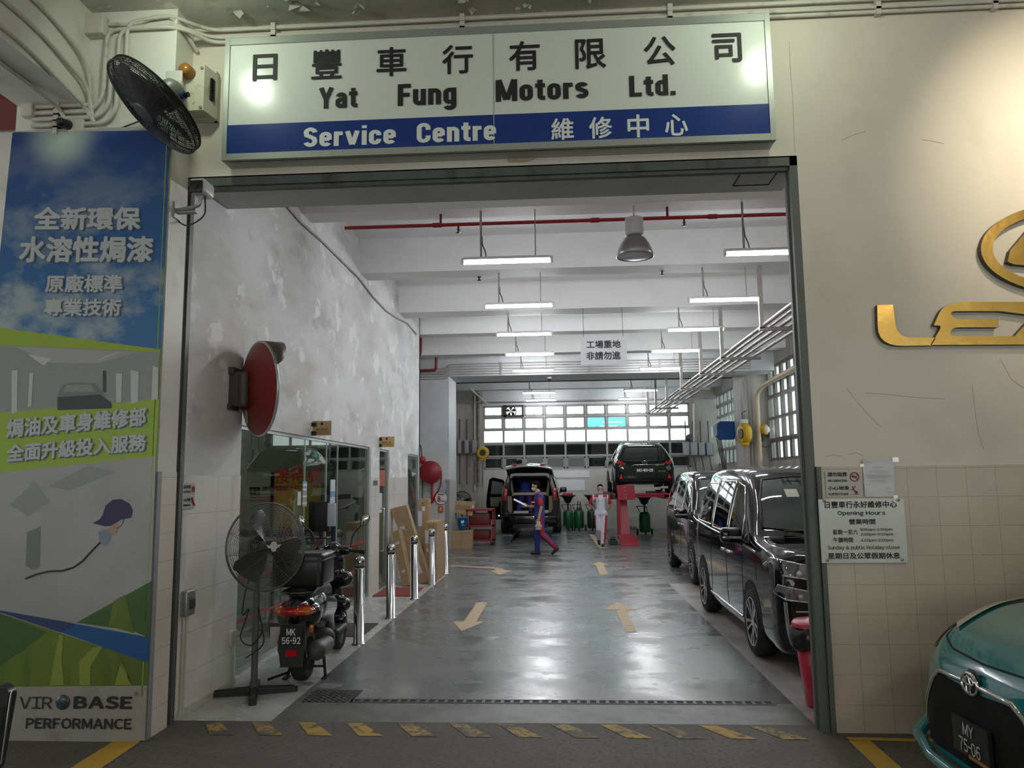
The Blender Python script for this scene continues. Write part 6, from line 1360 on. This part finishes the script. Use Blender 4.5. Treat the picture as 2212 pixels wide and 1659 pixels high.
q = B(); c = T_((.16,-.135,1.22)); q.box(c+V((-.03,-.02,-.012)), c+V((.03,-.014,.012))); q.obj('chest_badge', [paper], t)
a = T_((-.05,-.33,1.14)); pa = thing('paper_sheets', 'white paper sheets held by the mechanic in blue', 'paper', a)
q = B(); ex, ey = V((-.3,0,.15)), V((0,.2,.03)); o_ = a+V((.03,-.1,-.02))
q.prism([o_, o_+ex, o_+ex+ey, o_+ey], (0,0,.006)); q.obj('sheet', [paper], pa)
gp_ = thing('work_gloves', 'pair of pale work gloves dangling from the hand of the mechanic in blue', 'gloves', T_((.25,-.02,.72)))
sh = []; c = T_((.255,-.02,.76))
for k in (-1, 1):
    w = c+V((.02*k,.012*k,0)); sh.append((w, w+V((0,0,-.08)), .028, .03))
    for i in range(4): sh.append((w+V((-.024+.016*i,0,-.09)), w+V((-.045+.03*i,.005*k,-.165)), .011, .009))
    sh.append((w+V((.03*k,0,-.05)), w+V((.06*k,0,-.1)), .011, .009))
blob(sh, .008, 2).obj('gloves', [M('glove_pale', (.5,.46,.4), .8)], gp_)
# the man in white walking towards the doorway
LOC = V((1.01,14.9,0)); TM = Matrix.Translation(LOC); 
t = thing('person', 'person in white coverall with red shoulders walking towards the doorway', 'person', LOC)
hc = (0,-.06,1.48); legR = [(-.08,0,.82),(-.075,-.02,.46),(-.06,.22,.2)]; legL = [(.075,0,.82),(.06,-.05,.45),(.03,-.06,.1)]
armL = [(.175,0,1.27),(.27,.06,1.06),(.17,.14,.92)]; armR = [(-.175,0,1.27),(-.28,.06,1.07),(-.17,.15,.95)]
sh = limb(legR, [.07,.05,.04])+limb(legL, [.07,.05,.04])+limb(armL, [.045,.036,.028])+limb(armR, [.045,.036,.028])+limb([(0,0,.85),(0,0,1.08),(0,0,1.27),(0,-.03,1.4)], [.11,.1,.1,.052])+limb([(-.16,0,1.27),(.16,0,1.27)], [.05,.05])
hand(sh, T_(armL[2]), V((-.8,.2,-.5)), V((0,0,1)), .6); hand(sh, T_(armR[2]), V((.8,.2,-.5)), V((0,0,1)), .6)
m = headparts(sh, T_(hc), V((0,-1,-.05)), V((0,0,1)))
blob(sh, .0085, 3).obj('body', [skinm], t)
cl_ = limb(legR, [.098,.076,.066])+limb(legL, [.098,.076,.064])+limb([armL[0],(.235,.035,1.13)], [.066,.06])+limb([armR[0],(-.245,.035,1.13)], [.066,.06])+limb([(0,0,.85),(0,0,1.05),(0,0,1.24),(0,-.005,1.33)], [.125,.118,.125,.075])+limb([(-.14,0,1.27),(.14,0,1.27)], [.072,.072])+limb([(-.06,0,.85),(.06,0,.85)], [.115,.115])
b = blob(cl_, .012, 3)
def pc(c):
    p = c-LOC
    if p.z > 1.27 and .06 < abs(p.x) < .17 and p.y < .06: return 1
    if abs(p.x) > .2 and p.z > 1.08: return 1
    if p.z < .8 and (p.x > .11-.09*(.8-p.z)*1.0 or p.x < -.135): return 1
    if p.y < -.1 and .03 < abs(p.x) < .11 and 1.165 < p.z < 1.18: return 1
    return 0
paintby(b, pc).obj('coverall', [white_c, red_c], t)
faceparts(t, m, True, True); shoes(t, [(T_((-.06,.25,.16)), T_((-.05,.16,.06))), (T_((.03,-.02,.05)), T_((.02,-.19,.04)))])
q = B()
for z in (.95,1.05,1.15,1.22): q.cyl(T_((0,-.128,z)), T_((0,-.136,z)), .006, 8)
q.obj('button', [paper], t)
# the man stooping inside the open people carrier
LOC = V((-1.08,17.72,.77)); TM = Matrix.Translation(LOC)
t = thing('person', 'person in blue coverall with red stripe stooping inside the open car', 'person', LOC)
legR = [(.1,0,.55),(.14,.02,.28),(.15,.02,.03)]; legL = [(-.1,0,.55),(-.16,-.02,.28),(-.2,.0,.03)]
armR = [(.2,.42,.92),(.3,.6,.85),(.34,.82,.8)]; armL = [(-.2,.42,.9),(-.25,.65,.75),(-.22,.85,.65)]
body = [(0,0,.6),(0,.1,.78),(0,.4,.93),(0,.62,.93)]
sh = limb(legR, [.07,.05,.04])+limb(legL, [.07,.05,.04])+limb(armR, [.045,.036,.028])+limb(armL, [.045,.036,.028])+limb(body, [.11,.1,.1,.05]); hand(sh, T_(armR[2]), V((.1,1,0)), V((0,0,1))); hand(sh, T_(armL[2]), V((.1,1,-.3)), V((0,0,1)))
m = headparts(sh, T_((0,.72,.93)), V((0,1,-.5)), V((0,.3,1))); blob(sh, .011, 3).obj('body', [skinm], t)
cl_ = limb(legR, [.105,.08,.065])+limb(legL, [.105,.08,.065])+limb([armR[0],armR[1]], [.075,.06])+limb([armL[0],armL[1]], [.075,.06])+limb(body[:3], [.15,.15,.14])+limb([(-.15,.4,.92),(.15,.4,.92)], [.09,.09])+limb([(-.07,0,.58),(.07,0,.58)], [.13,.13])
b = blob(cl_, .014, 3); paintby(b, lambda c: 1 if (c-LOC).z < .62 and (c-LOC).x > .15+.06*(.55-(c-LOC).z) and (c-LOC).y < .04 else (1 if (c-LOC).x > .29 else 0)).obj('coverall', [blue_c, red_c], t)
faceparts(t, m, False); shoes(t, [(T_((.15,-.04,.05)), T_((.16,.14,.045))), (T_((-.2,-.04,.05)), T_((-.22,.14,.045)))])
# ------------------------------------------------------------------ floor ironwork, bin
grate = M('grate_grey', (.11,.112,.11), .5, .2, var=(8, (.07,.07,.07), .5, .7))
t = thing('trench_drain', 'long slotted drain grating across the doorway floor', 'drain', (0,.7,0))
q = B(); q.box((-1.69,.655,.0005),(1.6,.745,.002)); q.obj('channel', [dark], t)
q = B(); q.box((-1.69,.645,.0),(1.6,.66,.004)); q.box((-1.69,.735,0),(1.6,.75,.004))
for i in range(45): x = -1.69+3.29*i/44; q.box((x-.013,.65,0),(x+.013,.745,.004))
q.obj('grating', [grate], t)
t = thing('floor_grating', 'square slotted floor grating beside the pedestal fan', 'drain', (-1.88,.86,0))
q = B(); q.box((-2.08,.66,.0005),(-1.7,1.0,.002)); q.obj('channel', [dark], t)
q = B()
for i in range(8): x = -2.08+.38*i/7; q.box((x-.012,.65,0),(x+.012,1.0,.004))
for i in range(7): y = .66+.34*i/6; q.box((-2.09,y-.012,0),(-1.69,y+.012,.004))
q.obj('grating', [grate], t)
for px, r_, w in (((667,1477),.045,'on the tile strip by the scooter'),((712,1482),.11,'in the concrete by the floor grating')):
    p = at(2, 0, *px); q = B(); q.cyl(p+V((0,0,.0005)), p+V((0,0,.004)), r_, 24); q.torus(p+V((0,0,.004)), (0,0,1), r_*.8, .003, 24, 5); tag(q.obj('drain_cover', [M('cover_grey', (.2,.2,.2), .5)]), 'small round drain cover '+w, 'drain', 'round drain covers')
t = thing('litter_bin', 'red litter bin with a black bag behind the right door frame', 'bin', (1.97,.62,0))
c = V((1.97,.62,0)); rb = M('bin_red', (.5,.02,.06), .35)
q = B(); q.lathe([(0,.01),(.14,.01),(.2,.55),(.19,.55)], c, (0,0,1), 32); q.obj('pail', [rb], t)
q = B(); q.lathe([(.215,.59),(.215,.61),(.2,.63),(.12,.635),(.1,.65),(0,.655)], c, (0,0,1), 32); q.obj('lid', [rb], t)
q = B(); n = 40; vs = []
for (r_, z) in ((.2,.595),(.222,.57),(.235,.52),(.24,.46),(.215,.43),(.2,.47)):
    for i in range(n): u = 2*PI*i/n; k = r_*(1+.03*math.sin(u*7+z*20)+.02*math.sin(u*13)); vs.append(c+V((k*math.cos(u), k*math.sin(u), z+.015*math.sin(u*5))))
q.add(vs, [(j*n+i, j*n+(i+1) % n, (j+1)*n+(i+1) % n, (j+1)*n+i) for j in range(5) for i in range(n)], 0, True); q.obj('bin_bag', [M('bag_black', (.012,.012,.013), .25)], t)
# ------------------------------------------------------------------ back wall fittings
t = thing('exhaust_fan', 'dark exhaust fan set in the top row of back windows', 'fan', (-1.7,YB+.08,4.0))
x0, x1, z0, z1 = WX0+.74, WX0+1.48, 4.0, WZ1
q = B(); q.box((x0,YB-.05,z0),(x1,YB-.01,z0+.05)); q.box((x0,YB-.05,z1-.05),(x1,YB-.01,z1)); q.box((x0,YB-.05,z0),(x0+.12,YB-.01,z1)); q.box((x1-.06,YB-.05,z0),(x1,YB-.01,z1)); q.torus((x0+.28,YB-.03,4.2), (0,1,0), .19, .018, 32, 6); q.obj('frame', [black], t)
q = B(); blades(q, V((x0+.28,YB-.01,4.2)), V((0,-1,0)), .18, 5, 0, .2, .8, .9); q.cyl((x0+.28,YB-.06,4.2),(x0+.28,YB+.06,4.2), .05, 16, 1); q.obj('blades', [black, alu], t)
elec = M('switchgear_grey', (.3,.31,.31), .5); elecd = M('switchgear_side', (.09,.09,.09), .5)
def ebox(px, Y, label, drop, grp):
    p = at(1, Y, px[0], px[3]); e = at(1, Y, px[2], px[1]); t = thing('electrical_box', label, 'electrical box', ((p.x+e.x)/2, Y, p.z), group=grp)
    q = B(); q.rbox((p.x,Y,p.z),(e.x,Y+.2,e.z), .012); q.obj('cover', [elec], t)
    q = B(); q.box((e.x,Y+.04,p.z+.02),(e.x+.025,Y+.2,e.z-.04)); q.box((p.x,Y+.02,p.z-.03),(e.x+.02,Y+.2,p.z)); q.obj('isolator_side', [elecd], t)
    q = B(); xm = (p.x+e.x)/2; q.tube([(xm,Y+.15,e.z),(xm,Y+.15,e.z+.75)], .018, 6); q.tube(bend([(xm,Y+.15,p.z),(xm+drop*.3,Y+.12,p.z-.6),(xm+drop,Y+.1,p.z-1.1)], .2), .014, 6); q.obj('cable', [black], t)
for k, (a, b_) in enumerate(((988,996),(1003,1012),(1020,1029))): ebox((a,950,b_,979), YB-.58, 'grey switch cabinet on the left back pier, %s of three' % ('left','middle','right')[k], 0, 'switch cabinets on the left back pier')
for k, (a, b_) in enumerate(((1477,1490),(1492.5,1506),(1510,1522),(1527,1539))): ebox((a,955.5,b_,983), YB-.58, 'grey switch cabinet on the right back pier, %s of four' % ('first','second','third','fourth')[k], .25, 'switch cabinets on the right back pier')
run('pipe', 'pale pipe rising up the left back pier', [tuple(at(1, YB-.42, 1025.5, 1060)), tuple(at(1, YB-.42, 1025.5, 855))], .035, M('pale_pipe', (.55,.55,.5), .5))
run('pipe', 'rusty brown pipe rising beside the pale one at the back', [tuple(at(1, YB-.45, 1033, 1050)), tuple(at(1, YB-.45, 1033, 850))], .05, M('rust_pipe', (.16,.12,.08), .7, var=(9, (.3,.27,.22), .5, .7)))
run('pipe', 'cream pipe beside the back windows on the right', [tuple(at(1, YB-.42, 1498, 960)), tuple(at(1, YB-.42, 1498, 872))], .035, M('cream_pipe', (.6,.56,.48), .5))
run('pipe', 'thin dark pipe crossing above the back windows', [(-3.79,YB-.5,4.5),(5.49,YB-.5,4.5)], .02, pipegrey)
run('pipe', 'pale slanting pipe below the ceiling at the back left', [tuple(at(2, 4.85, 1014, 838)), tuple(at(1, 21.2, 1053, 873))], .03, MT['pale_pipe'])
hm = at(1, YB-.65, 1489.5, 946); q = B(); q.lathe([(0,-.08),(.09,-.08),(.13,-.03),(.13,.06),(.09,.1)], hm, (0,1,0), 24); q.tube([hm, hm+V((0,.1,-.9))], .012, 6); tag(q.obj('motor', [M('dark_motor', (.05,.055,.06), .5)]), 'round dark motor above the right switch cabinets', 'motor')
t = thing('hose_reel', 'round yellow hose reel on the left back pier', 'hose reel', tuple(at(1, 21.5, 1043, 978)))
c = at(1, 21.5, 1043, 978); ry = M('reel_yellow', (.55,.36,.02), .4)
q = B(); q.lathe([(.1,-.07),(.19,-.09),(.215,-.06),(.215,.06),(.19,.09),(.1,.08)], c, (0,1,0), 36); q.rbox(c+V((-.1,-.06,-.28)), c+V((.1,.06,-.1)), .02); q.obj('casing', [ry], t)
q = B(); q.cyl(c+V((0,-.085,0)), c+V((0,.06,0)), .11, 24); q.obj('hub', [black], t)
q = B(); q.tube([c+V((0,0,-.27)), c+V((-.02,0,-1.2))], .01, 6); q.cyl(c+V((0,0,.2)), c+V((0,.46,.25)), .02, 8); q.obj('hose', [black], t)
wht = M('plastic_sheet', (.66,.68,.7), .15)
tagbox('wall_sheet', 'wide glossy white sheet on the back wall beside the open car', 'sheet', (1196,1016,1273,1032), YB-.005, wht, .012, 'glossy sheets on the back wall')
tagbox('wall_sheet', 'lower glossy white sheet on the back wall beside the open car', 'sheet', (1200,1036,1263,1060), YB-.005, wht, .012, 'glossy sheets on the back wall')
# ------------------------------------------------------------------ oil drainers
gr = M('drainer_green', (.008,.1,.03), .35); grd = M('drainer_dark_green', (.01,.045,.018), .4)
def drainer(px, Y, label, bowl=True, redt=False, mt=gr):
    x = at(1, Y, px, 1100).x; t = thing('oil_drainer', label, 'oil drainer', (x,Y,0), group='oil drainers at the back'); c = V((x,Y,0))
    q = B(); q.lathe([(0,.07),(.14,.07),(.175,.12),(.175,.6),(.14,.68),(.06,.7),(0,.7)], c, (0,0,1), 28); q.obj('tank', [mt], t)
    q = B()
    for s in (-1, 1): q.cyl(c+V((s*.2,.1,.09)), c+V((s*.25,.1,.09)), .09, 16)
    q.cyl(c+V((0,-.14,0)), c+V((0,-.14,.1)), .03, 10); q.obj('wheel', [rubber], t)
    q = B(); q.tube(bend([c+V((-.12,.1,.66)), c+V((-.22,.2,.86)), c+V((-.22,.34,.86)), c+V((.1,.34,.86)), c+V((.1,.12,.66))], .05), .013, 6); q.obj('handle', [black], t)
    if bowl:
        q = B(); q.cyl(c+V((0,0,.7)), c+V((0,0,.95)), .028, 12); q.obj('column', [black], t)
        q = B(); q.lathe([(0,.9),(.1,.95),(.15,1.06),(.19,1.12),(.27,1.17),(.275,1.2),(.26,1.19),(.17,1.12),(.0,1.05)], c, (0,0,1), 28); q.obj('drain_bowl', [black], t)
    else:
        q = B(); q.tube([c+V((-.05,0,.7)), c+V((-.02,0,1.0))], .015, 6); q.tube([c+V((.05,0,.7)), c+V((.06,0,.98))], .015, 6); q.rbox(c+V((-.08,-.05,.68)), c+V((.09,.05,.78)), .02); q.obj('lever', [black], t)
    if redt: 
        q = B(); q.rbox(c+V((-.18,-.1,1.18)), c+V((.18,.1,1.28)), .03); tag(q.obj('tray', [red]), 'small red tray lying on the bowl of the first oil drainer', 'tray')
    return t
drainer(1227, 21.6, 'green oil drainer with a black bowl next to the open car', True, True)
drainer(1250, 21.6, 'green oil drainer without bowl, with two levers, by the back wall', False)
drainer(1279, 21.5, 'dark green oil drainer with a black bowl behind the man in white', True, False, grd)
drainer(1392, 19.3, 'green oil drainer with a wide black bowl under the raised SUV')
for px, c_ in ((1365, 'left'), (1373, 'right')):
    p = at(1, 21.4, px, 1142); q = B(); q.lathe([(0,0),(.07,0),(.07,.16),(.03,.2),(.03,.23),(0,.23)], (p.x,21.4,0), (0,0,1), 16); tag(q.obj('canister', [M('canister_white', (.5,.5,.47), .5)]), 'small white canister on the floor behind the lift, %s one' % c_, 'canister', 'canisters behind the lift')
# ------------------------------------------------------------------ right wall: column fittings, trays
t = thing('cable_reel_box', 'blue box with a pale end panel on the right column', 'reel box', tuple(at(1, 17.3, 1566, 948)))
Y = 17.2; P = [at(1, Y, x, y) for x, y in ((1549,917),(1556,910),(1588,910),(1592,914),(1592,944),(1586,949),(1558,949),(1549,940))]; q = B(); q.prism(P, (0,.35,0)); q.obj('casing', [M('box_blue', (.01,.09,.3), .4)], t)
P = [at(1, Y-.002, x, y) for x, y in ((1540,921),(1549,917),(1549,940),(1541,945))]; q = B(); q.prism(P, (.0,.3,0)); q.obj('end_panel', [M('panel_pale', (.5,.56,.58), .4)], t)
q = B()
for k in range(4): a = at(1, Y+.1, 1548+3*k, 948); e = at(1, Y-.1, 1562+2.5*k, 1013); q.tube([a, e], .014, 6)
q.obj('cable', [black], t)
t = thing('hose_retractor', 'yellow hose retractor seen edge-on, hanging on the right column', 'hose reel', tuple(at(1, 15.3, 1608, 958)))
c = at(1, 15.2, 1608, 937); q = B(); q.lathe([(.1,-.1),(.24,-.1),(.26,-.08),(.26,.08),(.24,.1),(.1,.1)], c, (1,.25,0), 32); q.rbox(c+V((-.09,-.1,-.32)), c+V((.09,.1,-.1)), .03); q.obj('casing', [M('retractor_yellow', (.62,.36,.01), .35)], t)
q = B(); q.cyl(c+V((-.12,-.03,0)), c+V((.02,0,0)), .14, 20); q.tube([c+V((-.02,0,.25)), c+V((-.04,0,.55)), c+V((.1,.1,.62))], .012, 6); q.rbox(c+V((-.1,-.06,.27)), c+V((.1,.0,.38)), .01, 1); q.obj('hub', [black, M('tag_white', (.6,.6,.55), .5)], t)
q = B(); q.tube([c+V((0,0,-.32)), c+V((.05,0,-.9)), c+V((.04,0,-1.4))], .012, 6); q.obj('hose', [M('hose_tan', (.4,.27,.17), .6)], t)
t = thing('hose_retractor', 'small yellow and white reel right of the cream pipe on the right column', 'hose reel', tuple(at(1, 15.3, 1651, 945)))
c = at(1, 15.3, 1652, 928); q = B(); q.lathe([(0,-.1),(.1,-.1),(.13,-.06),(.14,.0),(.14,.06),(0,.08)], c, (.7,-.7,0), 24); q.obj('casing', [MT['retractor_yellow']], t); q = B(); q.lathe([(.0,.13),(.06,.12),(.11,.07),(.13,.03)], c, (.7,-.7,0), 24); q.obj('hub', [M('reel_pale', (.45,.42,.38), .4)], t)
q = B(); q.torus(c+V((0,0,-.3)), (0,1,0), .16, .01, 24, 6); q.rbox(c+V((-.12,-.03,-.3)), c+V((-.04,.05,-.1)), .02); q.obj('cord', [black], t)
cp = M('cream_old_pipe', (.56,.47,.34), .5, var=[(6, (.2,.14,.09), .62, .74)])
x = at(1, 15.3, 1637, 900).x
run('pipe', 'thick cream pipe running down the right column', [(x,15.3,.3),(x,15.3,3.95),(x+.05,14.9,4.1),(x-.1,9.0,4.15),(x-.1,3.0,4.15)], .065, cp, ben=.2)
for k, dx in enumerate((-.25,-.33,-.16)):
    run('pipe', 'thin grey conduit down the right column, %s' % ('middle','left','right')[k], [(x+dx,15.38,.3),(x+dx,15.38,4.3+.1*k)], .018, pipegrey, 'thin conduits on the right column')
t = thing('cable_tray', 'long rack of pipes hung under the beams along the right side', 'pipe rack', (3.3,10,3.9))
trm = M('rack_grey', (.36,.34,.31), .45, var=(7, (.2,.18,.16), .55, .7))
for k, dx in enumerate((0,.12,.26,.4,.58)):
    q = B(); q.tube([(3.02+dx,3.7,3.95),(3.02+dx,21.0,3.97)], .022 if k % 2 else .03, 7); q.obj('pipe', [trm], t)
for y in (5.8,8.65,10.8,13.5,16.2,18.7,20.9):
    q = B(); q.box((2.95,y-.03,3.87),(3.68,y+.03,3.92)); q.obj('bracket', [M('bracket_pale', (.45,.42,.37), .5)], t)
    q = B(); q.box((2.96,y-.03,3.9),(3.02,y+.03,4.85 if y != 16.2 else 5.38)); q.obj('hanger', [trm], t)
# ------------------------------------------------------------------ conduits across the middle beam, red pipes, far pipe
for k in range(5):
    z = 4.5+.065*k
    run('conduit', 'grey conduit across the beam by the column, %s of five' % ('lowest','second lowest','middle','second highest','highest')[k], [(-3.7,14.36,z-.12),(-2.95,14.36,z-.12),(-2.85,14.41,z),(4.9,14.41,z)], .014, pipegrey, 'conduits across the beam by the column', [(xx,14.41,z) for xx in (-1.5,.8,2.6)])
a = at(1, 11.3, 909, 700); run('pipe', 'short red pipe dropping at the end of the mouldy wall', [(a.x,11.3,5.38),(a.x,11.3,at(1,11.3,909,768).z),(a.x-.4,11.3,at(1,11.3,909,772).z)], .035, dred)
a = at(1, 13.85, 942, 775); run('pipe', 'dark red pipe with an elbow left of the column top', [(a.x,13.85,5.38),(a.x,13.85,at(1,13.85,942,800).z),(a.x-.6,13.85,at(1,13.85,942,801).z)], .035, dred)
run('pipe', 'long dark pipe under the ceiling before the back windows', [(-3.79,17.9,4.72),(5.49,17.9,4.72)], .03, black)
p = at(1, 15.0, 1187, 812); t = thing('security_camera', 'small white dome camera under the conduit beam', 'camera', tuple(p)); p.z = 4.45
q = B(); q.cyl(p, p-V((0,0,.04)), .06, 16); q.obj('mount', [white_col], t); q = B(); q.ell(p-V((0,0,.06)), .05, 14); q.obj('lens_dome', [black], t)
# ------------------------------------------------------------------ wear on the facade
random.seed(11)
q = B()
for k in range(30):
    x = random.uniform(-2.6, 1.8); y = random.choice([random.uniform(-.62,-.1), random.uniform(-.3,-.08)]); s = random.uniform(.012,.05)*(1.7 if random.random() < .15 else 1); n = random.randint(7,10); c = V((x,y,ZF-.004))
    P = [c+V((math.cos(2*PI*i/n)*s*random.uniform(.6,1.6), math.sin(2*PI*i/n)*s*random.uniform(.5,1.1), -.002-random.random()**3*.04)) for i in range(n)]
    q.poly(P)
o = q.obj('paint_flakes', [M('paint_flake', (.6,.59,.5), .7)]); tag(o, 'curled flakes of paint peeling off the forecourt ceiling', 'paint flakes'); o['kind'] = 'stuff'
crk = M('wall_crack', (.36,.32,.26), .8); wf = bpy.data.objects['wall_front']
for L_ in ([(1828,838),(1846,862)],[(1866,849),(1920,853),(1965,858),(2040,862)],[(1852,869),(1872,892),(1903,922)],[(1782,985),(1800,982),(1818,985)],[(1832,980),(1850,978),(1866,984)],[(1817,304),(1845,290),(1870,283)],[(1990,302),(2010,305),(2040,310)],[(2100,830),(2105,870),(2112,930),(2125,970)],[(2160,775),(2185,820),(2212,838)],[(1705,90),(1708,150),(1712,210),(1716,290),(1718,330)]):
    q = B(); q.tube([at(1, -.001, x+random.uniform(-1,1), y+random.uniform(-1,1)) for x, y in L_], .0013, 4); q.obj('crack', [crk], wf)
q = B(); P = [at(1, YP-.003, x, y) for x, y in ((338,172),(348,135),(360,124),(372,128),(373,178),(352,190),(339,188))]; q.poly(P); tag(q.obj('bare_patch', [M('bare_plaster', (.72,.74,.7), .7)]), 'pale patch of peeled paint behind the wall fan', 'paint patch')
